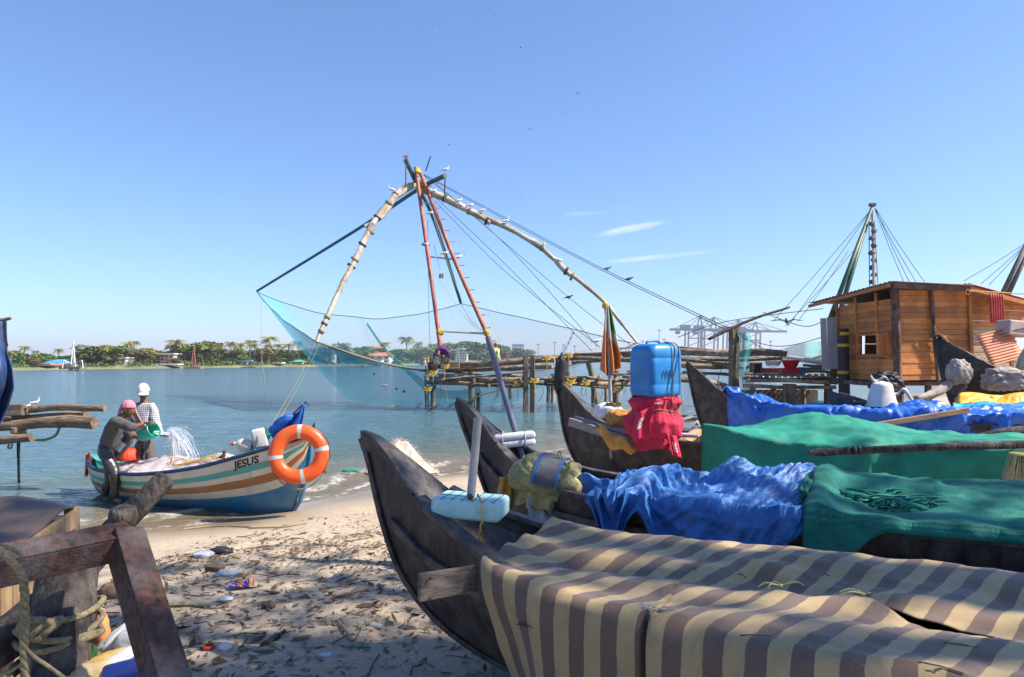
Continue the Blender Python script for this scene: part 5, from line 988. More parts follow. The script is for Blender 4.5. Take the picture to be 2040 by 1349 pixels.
# ---------------------------------------------------------------- the cantilevered lift net
rig = thing('lift_net', W(930, 722, 31), 'giant cantilevered fishing net on red poles and curved arms over the water', 'fishing net')
redpole = M('rusty_red_pole', (.40, .10, .055), (.22, .05, .03), .6, 5, stretch=(1, 1, .5), bump=.3, bscale=14, dirt=(.45, .28, .22), dirt_amt=.5, dirt_scale=2.5)
tealpole = M('teal_pole', (.05, .13, .13), (.03, .07, .085), .5, 3, bump=.1)
armwood = M('pale_arm_wood', (.44, .36, .27), (.15, .11, .075), .85, 6, stretch=(2, 2, 1), bump=.5, bscale=9, bdist=.03, dirt=(.72, .68, .62), dirt_amt=.6, dirt_scale=.8)
def pole(pts, w0, w1, mat, name, n=26, jit=0.0, par=None):
    P_ = [W(*p) for p in pts]; S = spline(P_, n); return MB().tube(S, [lerp(w0, w1, i / n) / 2 / F * S[i].y for i in range(n + 1)], 10, jit=jit).build(name, mat, par or rig, smooth=True, angle=60)
pole([(880, 712, 31), (868, 620, 32), (850, 490, 33.5), (828, 334, 35)], 10, 7.5, redpole, 'mast_pole'); pole([(996, 722, 30.5), (970, 665, 31), (900, 505, 33), (838, 345, 35)], 10, 7.5, redpole, 'mast_pole')
pole([(887, 350, 33.9), (832, 378, 35.5), (720, 452, 38), (512, 580, 42)], 10, 4.5, tealpole, 'arm')
pole([(830, 367, 35.4), (800, 379, 34.8), (765, 417, 34), (742, 447, 33.4), (712, 508, 32.2), (682, 566, 31), (656, 622, 30), (630, 682, 29)], 14, 8.5, armwood, 'arm', 40, .16)
pole([(808, 318, 34.5), (833, 372, 35.5), (868, 447, 38), (918, 603, 45)], 10, 6, tealpole, 'arm')
pole([(832, 374, 35.6), (885, 395, 35.4), (960, 432, 35), (1010, 453, 34.7), (1075, 492, 34.3), (1130, 540, 33.9), (1200, 598, 33.5), (1240, 647, 33.2), (1270, 684, 33)], 15, 5, armwood, 'arm', 46, .14)
for pts, w in ((((820, 372, 35), (790, 392, 34.5), (760, 432, 33.8), (727, 452, 33.4)), 10), (((745, 446, 33.3), (727, 480, 32.8), (700, 535, 31.8)), 8), (((920, 415, 35), (950, 428, 34.9), (976, 445, 34.7)), 11), (((1058, 478, 34.2), (1080, 492, 34.1), (1085, 500, 34.1)), 10), (((1108, 522, 33.9), (1130, 543, 33.8), (1142, 552, 33.7)), 11)): pole(pts, w, w * .8, armwood, 'splice_log', 12, .2)
for k, (px, py, D) in enumerate(((805, 378, 34.9), (790, 388, 34.6), (775, 405, 34.2), (752, 433, 33.7), (738, 462, 33.2), (722, 487, 32.6), (707, 517, 32), (700, 530, 31.8), (652, 632, 29.8), (646, 645, 29.6), (640, 660, 29.3), (886, 395, 35.3), (935, 420, 35), (970, 440, 34.8), (1080, 492, 34.2), (1128, 540, 33.8), (1140, 551, 33.7))):
    r = (.20 if k < 8 else .14) if k < 11 else .2; MB().lathe([(r, -.06), (r * 1.08, 0), (r, .06)], 10, M=(Matrix.Rotation(R(35 if k < 11 else -62), 3, 'Y')), c=W(px, py, D)).build('binding', rope_d if k % 2 else rope_t, rig)
def bar(x0, y0, D0, x1, y1, D1, r, mat, name): return MB().tube([W(x0, y0, D0), W(x1, y1, D1)], r, 7).build(name, mat, rig)
bar(879, 660, 31.6, 972, 665, 31.1, .045, rope_l, 'crossbar'); bar(853, 511, 33.3, 905, 517, 33, .04, rope_l, 'crossbar'); bar(836, 403, 34.4, 865, 407, 34.2, .035, rope_l, 'crossbar'); bar(848, 341, 34.8, 858, 311, 34.5, .03, rope_d, 'spike')
for (px, py, D) in ((876, 662, 31.5), (969, 662, 31), (832, 342, 34.9), (840, 365, 34.9), (835, 378, 35)): MB().ball(W(px, py, D), (.16, .16, .17), 10, 7, jit=.5).build('binding', rope_y, rig)
for t in [k / 15 for k in range(1, 15)]: p = lerp(W(990, 708, 30.8), W(842, 352, 34.9), t); MB().tube([p + Vector((-.10, 0, .03)), p + Vector((.22, 0, .05))], .02, 5).build('climbing_peg', redpole, rig)
def rope(pts, r=.013, mat=None, n=14, par=None): return MB().tube(spline([W(*p) for p in pts], n), r, 5).build('rope', mat or rope_d, par or rig)
rope([(840, 345, 35), (1000, 430, 32), (1200, 535, 27), (1490, 672, 20.5)]); rope([(840, 347, 35), (1000, 434, 32), (1200, 539, 27), (1470, 668, 20.5)])
rope([(845, 350, 35), (1000, 480, 33), (1190, 690, 29)]); rope([(845, 372, 35), (1000, 520, 33), (1180, 700, 29.5)]); rope([(862, 360, 35), (1130, 590, 32), (1260, 690, 29)]); rope([(866, 400, 35), (1000, 535, 33), (1195, 692, 29)])
rope([(893, 420, 35), (915, 480, 34), (1000, 690, 31)], .012, rope_l); rope([(838, 385, 35), (846, 470, 34), (862, 560, 32.5), (874, 650, 31.5)], .014, rope_l); rope([(852, 430, 34.6), (878, 545, 32.8), (905, 640, 31.5)], .01, rope_l); rope([(852, 440, 34.6), (854, 600, 33), (857, 690, 31.5)], .01)
rope([(875, 560, 33), (930, 635, 32), (965, 668, 31.2)], .011, rope_l); rope([(918, 605, 44), (940, 640, 36), (968, 664, 31.2)], .012); rope([(860, 420, 34.5), (905, 560, 33), (955, 655, 31.5)], .010, rope_l)
rope([(521, 582, 41.8), (521, 650, 41), (523, 720, 40), (535, 805, 37)], .008, rope_l); rope([(808, 320, 34.5), (809, 345, 34.6), (808, 372, 34.8)], .04, rope_t); rope([(887, 350, 33.9), (886, 375, 34.5), (885, 402, 35.2)], .04, rope_t)
rope([(630, 680, 29), (600, 745, 20), (545, 840, 10.5)], .006, rope_t); rope([(638, 684, 29), (608, 745, 20), (556, 838, 10.4)], .006, rope_t)
rope([(640, 684, 29), (700, 705, 29.5), (770, 725, 30), (850, 740, 30.3)], .05, rope_t); rope([(1270, 684, 33), (1340, 700, 28), (1376, 706, 24)], .012); rope([(1268, 682, 33), (1190, 695, 31), (1050, 720, 30)], .012, rope_y)
for (px, py, D, w, h) in ((848, 488, 33.6, .42, .09), (879, 553, 33, .24, .18)): MB().lathe([(w * .4, h), (w * .5, 0), (w * .42, -.03), (0, -.03)], 12, c=W(px, py, D)).build('lamp', pipegrey, rig, smooth=True, angle=40)
m, nt, b = newmat('lift_net_mesh'); uvn = nt.nodes.new('ShaderNodeTexCoord'); sp = nt.nodes.new('ShaderNodeSeparateXYZ'); nt.links.new(uvn.outputs['UV'], sp.inputs[0])
nn = noi(nt, uvn.outputs['UV'], 5, 5, .6); b.inputs['Roughness'].default_value = .9; b.inputs['Specular IOR Level'].default_value = .1
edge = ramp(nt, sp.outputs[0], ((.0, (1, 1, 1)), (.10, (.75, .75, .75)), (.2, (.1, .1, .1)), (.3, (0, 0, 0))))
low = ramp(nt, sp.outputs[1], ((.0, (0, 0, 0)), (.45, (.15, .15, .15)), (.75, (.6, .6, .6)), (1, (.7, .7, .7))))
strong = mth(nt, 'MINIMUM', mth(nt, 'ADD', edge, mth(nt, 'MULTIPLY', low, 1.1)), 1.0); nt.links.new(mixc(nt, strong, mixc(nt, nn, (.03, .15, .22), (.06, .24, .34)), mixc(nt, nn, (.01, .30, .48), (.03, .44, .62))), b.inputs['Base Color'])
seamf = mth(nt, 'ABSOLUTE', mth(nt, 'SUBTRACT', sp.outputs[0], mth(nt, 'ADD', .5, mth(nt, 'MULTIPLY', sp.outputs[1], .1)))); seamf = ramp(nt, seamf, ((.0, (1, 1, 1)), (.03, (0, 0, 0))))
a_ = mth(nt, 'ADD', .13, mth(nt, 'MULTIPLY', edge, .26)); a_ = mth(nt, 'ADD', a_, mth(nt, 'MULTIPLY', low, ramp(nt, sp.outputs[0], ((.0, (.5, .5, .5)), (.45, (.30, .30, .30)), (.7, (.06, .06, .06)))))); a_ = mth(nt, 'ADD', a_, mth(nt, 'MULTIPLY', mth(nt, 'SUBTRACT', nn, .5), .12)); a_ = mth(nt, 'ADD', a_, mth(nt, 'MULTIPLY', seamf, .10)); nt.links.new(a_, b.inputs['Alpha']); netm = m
c1, c3, c2, c4 = W(513, 582, 42), W(918, 605, 44.8), W(632, 682, 29), W(1268, 685, 33)
def netf(u, v):
    p = lerp(lerp(c1, c3, u), lerp(c2, c4, u), v); p = p.copy()
    sag = 4.45 * (math.sin(math.pi * u) ** .9) * (math.sin(math.pi * min(1, v * 1.0)) ** .9); p.z -= sag + 1.7 * 4 * u * (1 - u) * (1 - v) * .72 + 1.4 * 4 * u * (1 - u) * v
    p.z -= .5 * math.sin(math.pi * v) * (1 - u) * .6
    p.z += .12 * nz(p, .5, 3) * math.sin(math.pi * u); p.x += .15 * nz(p, .4, 8); p.z = max(p.z, .12 + .05 * nz(p, 1)); return p
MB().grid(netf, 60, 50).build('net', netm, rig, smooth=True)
MB().tube([netf(k / 30, 0) for k in range(31)], .022, 5).build('head_rope', rope_d, rig); MB().tube([netf(k / 30, 1) for k in range(31)], .022, 5).build('head_rope', rope_d, rig); MB().tube([netf(0, k / 20) for k in range(21)], .02, 5).build('head_rope', rope_d, rig); MB().tube([netf(1, k / 20) for k in range(21)], .02, 5).build('head_rope', rope_d, rig)
seagreen = M('sea_green_mesh', (.02, .30, .25), (.01, .2, .17), .9, 6, bump=0, alpha=.6)
def fold(u, v): a = spline([netf(.52, .02), netf(.57, .12), netf(.64, .24), netf(.70, .36), netf(.78, .48)], 20)[int(u * 20)]; w = pl(u, ((0, .1), (.4, .5), (.75, 1.5), (1, 1.2))); return a + Vector((.3 * v * w, -.2 * v, .15 - w * v * .9 + .1 * math.sin(v * 9)))
MB().grid(fold, 20, 8).build('gathered_bag', seagreen, rig, smooth=True)
def fold2(u, v): a = netf(lerp(.05, .75, u), lerp(.35, .8, u)); return a + Vector((0, -.15 * v, .35 * v * math.sin(u * 3.1) + .02))
for (px, py) in ((766, 768), (722, 730), (745, 745), (790, 775), (805, 780)): MB().ball(W(px, py, 30.8), (.16 if px == 766 else .06, .06, .05), 7, 5).build('float', rope_l if px == 766 else rope_d, rig)

# masts of the farther rigs
r2 = thing('net_mast', W(1735, 640, 30), 'green mast with a string of hanging stones behind the hut', 'mast')
tg = M('green_mast', (.035, .11, .075), (.02, .06, .045), .5, 4, bump=.1)
for (a, b_) in (((1738, 412, 32), (1652, 640, 30)), ((1733, 425, 32), (1668, 640, 30))): MB().tube([W(*a), W(*b_)], [.075, .11], 9).build('mast_pole', tg, r2, smooth=True)
MB().tube([W(1738, 408, 32), W(1742, 640, 31)], .06, 8).build('ladder_pole', rope_l, r2); MB().tube([W(1731, 440, 32), W(1733, 640, 31)], .02, 5).build('rope', rope_d, r2); MB().tube([W(1742, 440, 31.8), W(1752, 620, 31)], .02, 5).build('rope', rope_t, r2)
MB().box(W(1738, 408, 32), (.28, .2, .14)).build('mast_head', greywood, r2, bevel=.02)
for k in range(9): MB().ball(W(1738 + (k % 2) * 4 - 1, 446 + k * 14.5, 31.6), (.14, .12, .11), 9, 6, jit=.5, seed=k).build('hanging_stone', greywood, r2, smooth=True)
for (a, b_) in (((1735, 418, 32), (1570, 650, 30)), ((1732, 422, 32), (1540, 640, 30)), ((1700, 500, 31), (1565, 650, 28)), ((1690, 500, 31), (1590, 640, 28)), ((1742, 415, 32), (1802, 565, 31)), ((1743, 417, 32), (1825, 562, 31)), ((1744, 415, 32), (1842, 562, 31)), ((1745, 418, 32), (1812, 563, 31))): rope([a, (lerp(a[0], b_[0], .5), lerp(a[1], b_[1], .5) + 3, lerp(a[2], b_[2], .5)), b_], .013, None, 8, r2)
r3 = thing('net_mast', W(2005, 620, 26), 'dark double mast leaning out of frame at the right edge', 'mast')
for (a, b_) in (((2066, 440, 27), (1990, 600, 26)), ((2072, 450, 27), (2002, 600, 26))): MB().tube([W(*a), W(*b_)], [.06, .09], 8).build('mast_pole', greywood, r3, smooth=True)
for b_ in ((1920, 560, 26), (1955, 565, 26), (1970, 568, 26)): rope([(2050, 480, 27), (lerp(2050, b_[0], .5), lerp(480, b_[1], .5) + 2, 26.5), b_], .012, None, 6, r3)
# ---------------------------------------------------------------- the plank hut
hut = thing('plank_hut', (9.9, 18.4, 1.6), 'orange-brown plank hut on stilts with a low metal roof', 'hut')
hutp = M('orange_planks', (.62, .25, .075), (.45, .165, .046), .75, 5, stretch=(1, 1, 5), bump=.35, bscale=18, dirt=(.20, .085, .04), dirt_amt=.6, dirt_scale=2.2, vary=.28)
hutd = M('dark_hut_timber', (.13, .065, .045), (.06, .03, .022), .85, 7, stretch=(2, 2, .5), bump=.6, bscale=12, dirt=(.28, .22, .19), dirt_amt=.6, dirt_scale=4)
C0, L0, R0 = Vector((9.31, 17.0, 0)), Vector((8.99, 19.3, 0)), Vector((11.25, 17.35, 0))
def wall(A, B, zb, zt, tilt, n, holes=(), name='plank', lean=0.0, mat=None):
    d = (B - A); L = d.length; d /= L; nrm = Vector((d.y, -d.x, 0)); nrm = nrm if nrm.y < 0 or nrm.x < 0 else -nrm
    for k in range(n):
        z0 = lerp(zb, zt, k / n); z1 = lerp(zb, zt, (k + 1) / n); zc = (z0 + z1) / 2; spans = [(0.0, 1.0)]
        for (a, b_, h0, h1) in holes:
            if h0 < zc < h1: spans = [q for s in spans for q in ((s[0], min(s[1], a)), (max(s[0], b_), s[1])) if q[1] - q[0] > .02]
        for (a, b_) in spans:
            pa = A + d * (L * a) + Vector((0, 0, zc + tilt * a)); pb = A + d * (L * b_) + Vector((0, 0, zc + tilt * b_))
            MB().beam(pa + nrm * (.012 * (k % 2) + hr.uniform(-.004, .004)), pb + nrm * (.012 * (k % 2) + hr.uniform(-.004, .004)), .03, (z1 - z0) * .965).build(name, mat or hutp, hut, bevel=.004)
wall(C0, L0, 1.66, 3.66, -.02, 15, ((.13, .60, 2.28, 2.80), (.86, .99, 2.25, 2.85)))
wall(C0, R0, 1.66, 3.86, .02, 16)
for (p, z0, z1, w, mt) in ((C0 + Vector((-.06, -.08, 0)), .5, 4.02, .10, hutd), (L0 + Vector((-.06, -.02, 0)), 1.5, 3.75, .055, hutp), (lerp(C0, R0, .47) + Vector((0, -.07, 0)), 1.65, 3.95, .045, hutd), (R0 + Vector((.02, -.05, 0)), 1.7, 3.9, .08, hutp), (lerp(C0, L0, .30) + Vector((-.05, -.02, 0)), 1.62, 3.85, .05, hutp), (lerp(C0, L0, .66) + Vector((-.05, -.02, 0)), 1.7, 3.8, .05, hutp), (lerp(C0, L0, .12) + Vector((-.05, -.02, 0)), 2.2, 2.85, .09, hutp)):
    if mt is hutd: logp(p + Vector((.14, 0, z0)), p + Vector((-.04, 0, z1)), w, w, 'post', hutd, hut, .02)
    else: MB().beam(p + Vector((.06, 0, z0)), p + Vector((-.02, 0, z1)), w, w, up=(0, 1, 0)).build('post', mt, hut, bevel=.006)
for z in (2.26, 2.81): MB().beam(lerp(C0, L0, .10) + Vector((-.03, -.02, z)), lerp(C0, L0, .64) + Vector((-.03, -.02, z)), .06, .05).build('window_frame', hutp, hut)
sh = MB(); a = lerp(C0, L0, .13) + Vector((-.03, -.02, 2.54)); sh.beam(a, a + Vector((-.30, -.10, 0)), .025, .52); o = sh.build('shutter', hutp, hut, bevel=.005)
for (x, y) in ((9.05, 19.0), (9.5, 17.2), (10.3, 17.4), (11.2, 17.6), (9.2, 20.5), (11, 20.5)): logp((x, y, .2), (x, y, 1.62), .09, .08, 'stilt', hutd, hut, .02)
gapb = M('dark_gap_backing', (.09, .045, .025), None, .9, 4, bump=0)  # dark backing added behind the planks so no sky shows through the gaps
for (A, B, zz) in ((C0, R0, 0), (R0, R0 + Vector((.1, 3.4, 0)), 0)): MB().beam(A + Vector((.06, .07, 2.74)), B + Vector((-.03, .07, 2.74)), .02, 2.1).build('gap_backing', gapb, hut)
for (a, b_, z0, z1) in ((0, .11, 1.7, 3.64), (.62, .85, 1.7, 3.64), (.11, .62, 1.7, 2.26), (.11, .62, 2.83, 3.64), (.85, 1, 1.7, 2.24), (.85, 1, 2.86, 3.6)): MB().beam(lerp(C0, L0, a) + Vector((.06, 0, (z0 + z1) / 2)), lerp(C0, L0, b_) + Vector((.06, 0, (z0 + z1) / 2)), .02, z1 - z0 - .004).build('gap_backing', gapb, hut)
MB().box((10.1, 18.9, 1.58), (2.7, 3.4, .10), rz=-.05).build('floor', hutd, hut)
wall(L0 + Vector((.2, 1.0, 0)), R0 + Vector((.1, 3.4, 0)), 1.66, 3.6, 0, 6, ((.22, .52, 2.2, 2.8),))
tinroof = M('grey_tin', (.30, .25, .22), (.17, .12, .10), .6, 6, bump=.2, dirt=(.24, .10, .06), dirt_amt=.7, dirt_scale=1.4, metal=.2)
redtin = M('red_tin', (.45, .05, .045), (.30, .03, .03), .55, 6, bump=.2)
def corr(A, B, C, name, mat, par, waves=24, amp=.018, nv=6):     # corrugated sheet: A->B across the waves, A->C along
    A, B, C = Vector(A), Vector(B), Vector(C); nn_ = (B - A).cross(C - A).normalized(); return MB().grid(lambda u, v: A + (B - A) * u + (C - A) * v + nn_ * amp * math.sin(u * waves * 6.283), waves * 6, nv).build(name, mat, par, smooth=True, solid=.006)
pR0, pR1, pR2 = W(1612, 604, 20.6), W(1778, 560, 16.5), W(1938, 566, 16.9)
corr(pR1, pR0, pR1 + (pR2 - pR1) * 1.02 + Vector((0, 0, -.02)), 'roof_sheet', tinroof, hut, 22)
corr(pR2 + Vector((-.1, 0, .02)), pR0 + (pR2 - pR1) + Vector((0, 0, .02)), W(2075, 604, 17.6), 'roof_sheet', redtin, hut, 20)
MB().beam(pR1 + Vector((.05, .1, -.10)), pR2 + Vector((0, .1, -.10)), .07, .12).build('eave_beam', hutd, hut, bevel=.01); MB().beam(pR1 + Vector((-.02, .1, -.09)), pR0 + Vector((0, 0, -.09)), .06, .08).build('eave_beam', hutp, hut); MB().beam(pR2 + Vector((0, .1, -.10)), W(2075, 612, 17.6), .06, .10).build('eave_beam', hutp, hut)
MB().tube([W(1930, 580, 16.9), W(1980, 582, 16.9), W(2045, 586, 17)], .016, 6).build('yellow_line', rope_y, hut); MB().tube([W(1928, 582, 16.9) + Vector((.05 * math.cos(a), 0, .06 * math.sin(a))) for a in [k * .45 for k in range(15)]], .012, 5).build('yellow_line', rope_y, hut)
R1 = R0 + Vector((1.9, .5, 0)); sunlitp = M('sunlit_planks', (.50, .37, .22), (.32, .21, .12), .8, 6, stretch=(1, 1, 4), bump=.4)  # paler plank colour painted for the sunlit boards below the eave shadow
wall(R0 + Vector((.06, .12, 0)), R1, 1.75, 3.0, 0, 10, ((.75, .98, 2.3, 3.0),), 'plank', 0, sunlitp); wall(R0 + Vector((.06, .12, 0)), R1, 3.0, 3.75, -.06, 5, (), 'plank', 0, hutp)
corr(W(1970, 586, 17.1), W(1998, 586, 17.2), W(1973, 644, 17.1), 'wall_sheet', redtin, hut, 6, .02)
dp = thing('door_panel', W(1650, 737, 19.7), 'pale grey plank door panel propped at the left end of the hut', 'door')
for k in range(3): MB().beam(W(1640 + 13 * k, 634 - 1.5 * k, 19.6), W(1644 + 12.5 * k, 737 - 1.2 * k, 19.6), 12.2 / F * 19.6, .012, up=(0, 1, 0)).build('board', M('pale_grey_paint', (.52, .52, .54), (.40, .40, .42), .7, 6, stretch=(1, 1, .3), bump=.2, vary=.06), dp)
sp_ = thing('striped_post', W(1680, 800, 18.6), 'dark post with yellow tape bands at the hut corner', 'post')
MB().tube([W(1683, 820, 18.6), W(1679, 655, 18.6)], 10.5 / F * 18.6, 12).build('shaft', M('dark_post', (.035, .034, .036), None, .7, 9, bump=.4), sp_, smooth=True, angle=50)
for py in (665, 688, 742): MB().tube([W(1680, py + 3, 18.6), W(1680, py - 3, 18.6)], 11.2 / F * 18.6, 12).build('tape_band', rope_y, sp_)
# odds and ends right of the hut
fbx = thing('foam_crate', W(2015, 672, 15.8), 'large dirty pinkish foam box on a bracket at the right edge', 'foam box'); MB().box(W(2022, 655, 15.8), (.66, .4, .34), rz=.15, tz=.08).build('box', M('pink_foam', (.50, .40, .36), (.38, .29, .26), .8, 6, bump=.3), fbx, bevel=.03); MB().tube([W(1992, 664, 15.55), W(2050, 652, 15.6)], .012, 5).build('strap', rope_d, fbx)
lt = thing('timber_bracket', W(2010, 730, 15.9), 'brown timber stand with a diagonal brace under the foam box', 'stand')
for (a, b_) in (((1998, 672), (2050, 668)), ((2013, 675), (2016, 740)), ((2016, 690), (2050, 712)), ((2050, 668), (2050, 740))): MB().beam(W(*a, 15.9), W(*b_, 15.9), .06, .06, up=(0, 1, 0)).build('timber', hutp, lt)
cs_ = corr(W(1945, 668, 15.6), W(1975, 728, 15.3), W(2010, 652, 15.8), 'corrugated_sheet', M('salmon_tin', (.62, .25, .14), (.50, .18, .10), .6, 5, bump=.1), None, 11, .016); single(cs_, 'salmon pink corrugated sheet leaning under the foam box', 'sheet')
kE = ((0, 2.55), (.05, 2.2), (.14, 1.8), (.3, 1.3), (.5, .9), (1, .6), (4, .5)); gE = ((0, 2.62), (.1, 2.55), (.3, 2.4), (.7, 2.1), (1.2, 1.85), (2, 1.65), (4, 1.6)); bE = ((0, .015), (.1, .05), (.3, .13), (.7, .28), (1.2, .45), (2, .6), (4, .6))
blackcl = M('black_tarpaulin', (.028, .025, .026), (.014, .012, .013), .6, 6, bump=.6, bscale=14, dirt=(.10, .08, .07), dirt_amt=.4, dirt_scale=4)
bE_ = Boat((W(1858, 680, 13.6).x, 13.6), -14, kE, gE, bE, 4); tE = thing('wrapped_boat', bE_.at(1, 0, .6), 'boat with a tall bow draped in black cloth before the hut', 'boat'); MB().grid(lambda u, v: bE_.skin(u * 4, 2 * v - 1), 30, 20).build('hull', blackcl, tE, smooth=True); MB().grid(cover_fn(bE_, .12, 3.8, lambda s: .5, lambda s: .3, amp=.03, k=3, seed=3, rid=.04), 60, 40).build('drape', blackcl, tE, smooth=True); MB().tube([bE_.at(-.04, 0, 2.6), bE_.at(.1, 0, 2.64), bE_.at(.3, 0, 2.44)], [.03, .04, .04], 8).build('bow_tip', hutd, tE, smooth=True)
bF = Boat((W(1648, 776, 11.8).x, 11.8), -14, ((0, 1.62), (.1, 1.2), (.3, .8), (1, .5), (3, .45)), ((0, 1.66), (.3, 1.56), (.8, 1.42), (3, 1.3)), ((0, .015), (.3, .13), (.8, .32), (1.5, .5), (3, .55)), 3)
tF = thing('beach_boat', bF.at(1, 0, .5), 'small dark bow poking up just behind the shiny blue tarpaulin', 'boat', 'dark beach boats drawn up in a row'); MB().grid(lambda u, v: bF.skin(u * 3, 2 * v - 1), 24, 18).build('hull', hullblack, tF, smooth=True)
for sd in (1, -1): MB().sweep([bF.gun(x * .2, sd, .01) for x in range(1, 15)], .05, .03).build('gunwale_rail', railwood, tF)
def wrapm(px, py, D, r, mat, label, seed, rid=.1, M3=None, parts=()):
    t = thing('covered_motor', W(px, py, D) - Vector((0, 0, r[2])), label, 'covered motor'); MB().grid(lump(W(px, py, D), r, M3 or Matrix.Identity(3), seed, .12, rid * 2.2), 60, 40).build('cover', mat, t, smooth=True); return t
whitecl = M('white_canvas', (.70, .64, .56), (.54, .47, .40), .8, 6, bump=.5, bscale=14, dirt=(.34, .27, .20), dirt_amt=.5, dirt_scale=3); dirtycl = M('stained_canvas', (.46, .41, .37), (.22, .17, .14), .8, 5, bump=.6, bscale=12, dirt=(.10, .06, .05), dirt_amt=.6, dirt_scale=4)
t = thing('covered_motor', W(1757, 806, 11.2), 'outboard motor under a smooth white cloth behind the blue tarpaulin', 'covered motor')
MB().grid(lambda u, v: (lambda a, k: W(1757, 806, 11.2) + Vector((k * math.cos(a) * (1 + .06 * math.sin(a * 7 + v * 2) * v + .10 * crease((math.cos(a) + math.sin(a), v), 2.2, 52)), k * .8 * math.sin(a), .40 * (1 - v) - .03 + .02 * nz((math.cos(a) * 2, math.sin(a) * 2, 0), 1, 3))))(6.2832 * u, pl(v, ((0, .0), (.04, .10), (.12, .155), (.5, .19), (1, .25)))), 40, 18).build('cover', whitecl, t, smooth=True)
t = wrapm(1910, 742, 12.6, (.19, .17, .23), dirtycl, 'round motor head wrapped in stained canvas before the black drape', 3, .06)
MB().tube(spline([W(1893, 762, 12.55), W(1872, 778, 12.5), W(1850, 787, 12.4), W(1822, 798, 12.3)], 16), [.05, .06, .075, .08, .075, .085, .09, .085, .09, .08, .085, .09, .08, .085, .09, .08, .07], 10, jit=.3).build('wrapped_shaft', dirtycl, t, smooth=True); MB().box(W(1912, 775, 12.6), (.22, .1, .2)).build('bracket', rust, t, bevel=.02)
wrapm(2000, 757, 12.4, (.36, .25, .20), dirtycl, 'wide stained white motor bundle at the right edge', 8, .1); wrapm(2045, 715, 12.8, (.10, .1, .3), dirtycl, 'upright stained canvas wrap rising at the right frame edge', 5, .1, Matrix.Rotation(R(25), 3, 'Y'))
wrapm(1765, 768, 12.2, (.24, .2, .22), blackcl, 'black sheet with pale torn edges beside the white-covered motor', 6, .14)
single(MB().grid(lambda u, v: W(1735 + 85 * u, 742 + 45 * u + 8 * math.sin(u * 14) + 14 * v, 12.0 + .06 * math.sin(v * 8 + u * 9)), 30, 6).build('torn_sheet', M('torn_white', (.55, .55, .57), None, .5, 6, bump=.4, alpha=.8), smooth=True), 'torn strip of pale plastic lying over the black sheet', 'sheet')
yel = M('yellow_tarp', (.66, .40, .01), (.46, .26, .01), .5, 5, bump=.5, bscale=10); sky_ = M('sky_blue_tarp', (.02, .30, .60), (.015, .22, .46), .5, 5, bump=.4, bscale=10)
single(MB().grid(lambda u, v: W(1902 + 160 * u, 785 + 22 * v - 3 * math.sin(u * 9) + 10 * sstep(.08, 0, u), 11.6 - .3 * v + .05 * crease((u * 5, v * 2), .8, 31)), 80, 12).build('yellow_tarp', yel, smooth=True, solid=.01), 'yellow tarpaulin roll at the right edge above the blue ones', 'tarpaulin')
single(MB().grid(lambda u, v: W(1898 + 165 * u, 803 + 22 * v + 3 * math.sin(u * 12), 11.0 - .5 * v + .05 * nz((u * 14, v * 4, 0), 1, 5)), 50, 12).build('light_blue_tarp', sky_, smooth=True, solid=.01), 'sky blue tarpaulin strip below the yellow one', 'tarpaulin')
for k, (a, b_) in enumerate((((1790, 806), (1905, 812)), ((1700, 800), (1800, 806)))): single(MB().tube([W(*a, 11.3), W(*b_, 11.2)], .02, 8).build('thin_spar', (railwood, greywood)[k]), ('dark thin spar lying right of the white-covered motor', 'grey thin spar lying left under the white-covered motor')[k], 'spar')
single(MB().grid(lambda u, v: (lambda x, y: Vector((x, y, .42 + .12 * nz((x, y, 0), 1.5, 3) + .1 * nz((x, y, 0), 4, 3))))(lerp(5.0, 11.5, u), lerp(14.2, 22, v)), 40, 40).build('rubble_bank', M('rubble', (.40, .36, .32), (.10, .085, .075), .9, 5, bump=.9, bscale=14, bdist=.05), smooth=True), 'low bank of pale rubble and rubbish under the hut', 'rubble')
# people on the pier
purple = M('purple_cloth', (.10, .025, .13), (.06, .015, .08), .85, 6, bump=.4); palegreen = M('pale_green_shirt', (.46, .52, .24), (.36, .42, .18), .85, 6, bump=.3); darkgr = M('dark_green_lungi', (.075, .11, .05), None, .85, 6)
D3 = 30.6
J3 = dict(pel=W(886, 692, D3), wst=W(880, 692, D3 - .1), che=W(876, 697, D3 - .3), nek=W(874, 702, D3 - .42), hed=W(873, 707, D3 - .5), shoL=W(872, 695, D3 - .35), elbL=W(866, 706, D3 - .4), wriL=W(863, 717, D3 - .4), shoR=W(890, 697, D3 - .35), elbR=W(894, 709, D3 - .4), wriR=W(893, 721, D3 - .4), hipL=W(882, 694, D3), kneL=W(881, 708, D3 - .05), ankL=W(880, 723, D3), toeL=W(878, 724, D3 - .15), hipR=W(889, 694, D3), kneR=W(888, 708, D3 - .05), ankR=W(887, 723, D3), toeR=W(886, 724, D3 - .15))
t3, _ = person(W(884, 724, D3), 'person in purple bending double at the outer end of the pier', J3, RD, Vector((-.1, -.6, -1)), Vector((0, -1, .2)), purple, None, .35, headk=.95)
MB().grid(lambda u, v: J3['pel'] + Vector((math.cos(u * 6.283) * lerp(.17, .20, v), math.sin(u * 6.283) * .15, .03 - .36 * v)), 20, 6).build('wrap_cloth', purple, t3, smooth=True, solid=.01)
D4 = 30.4
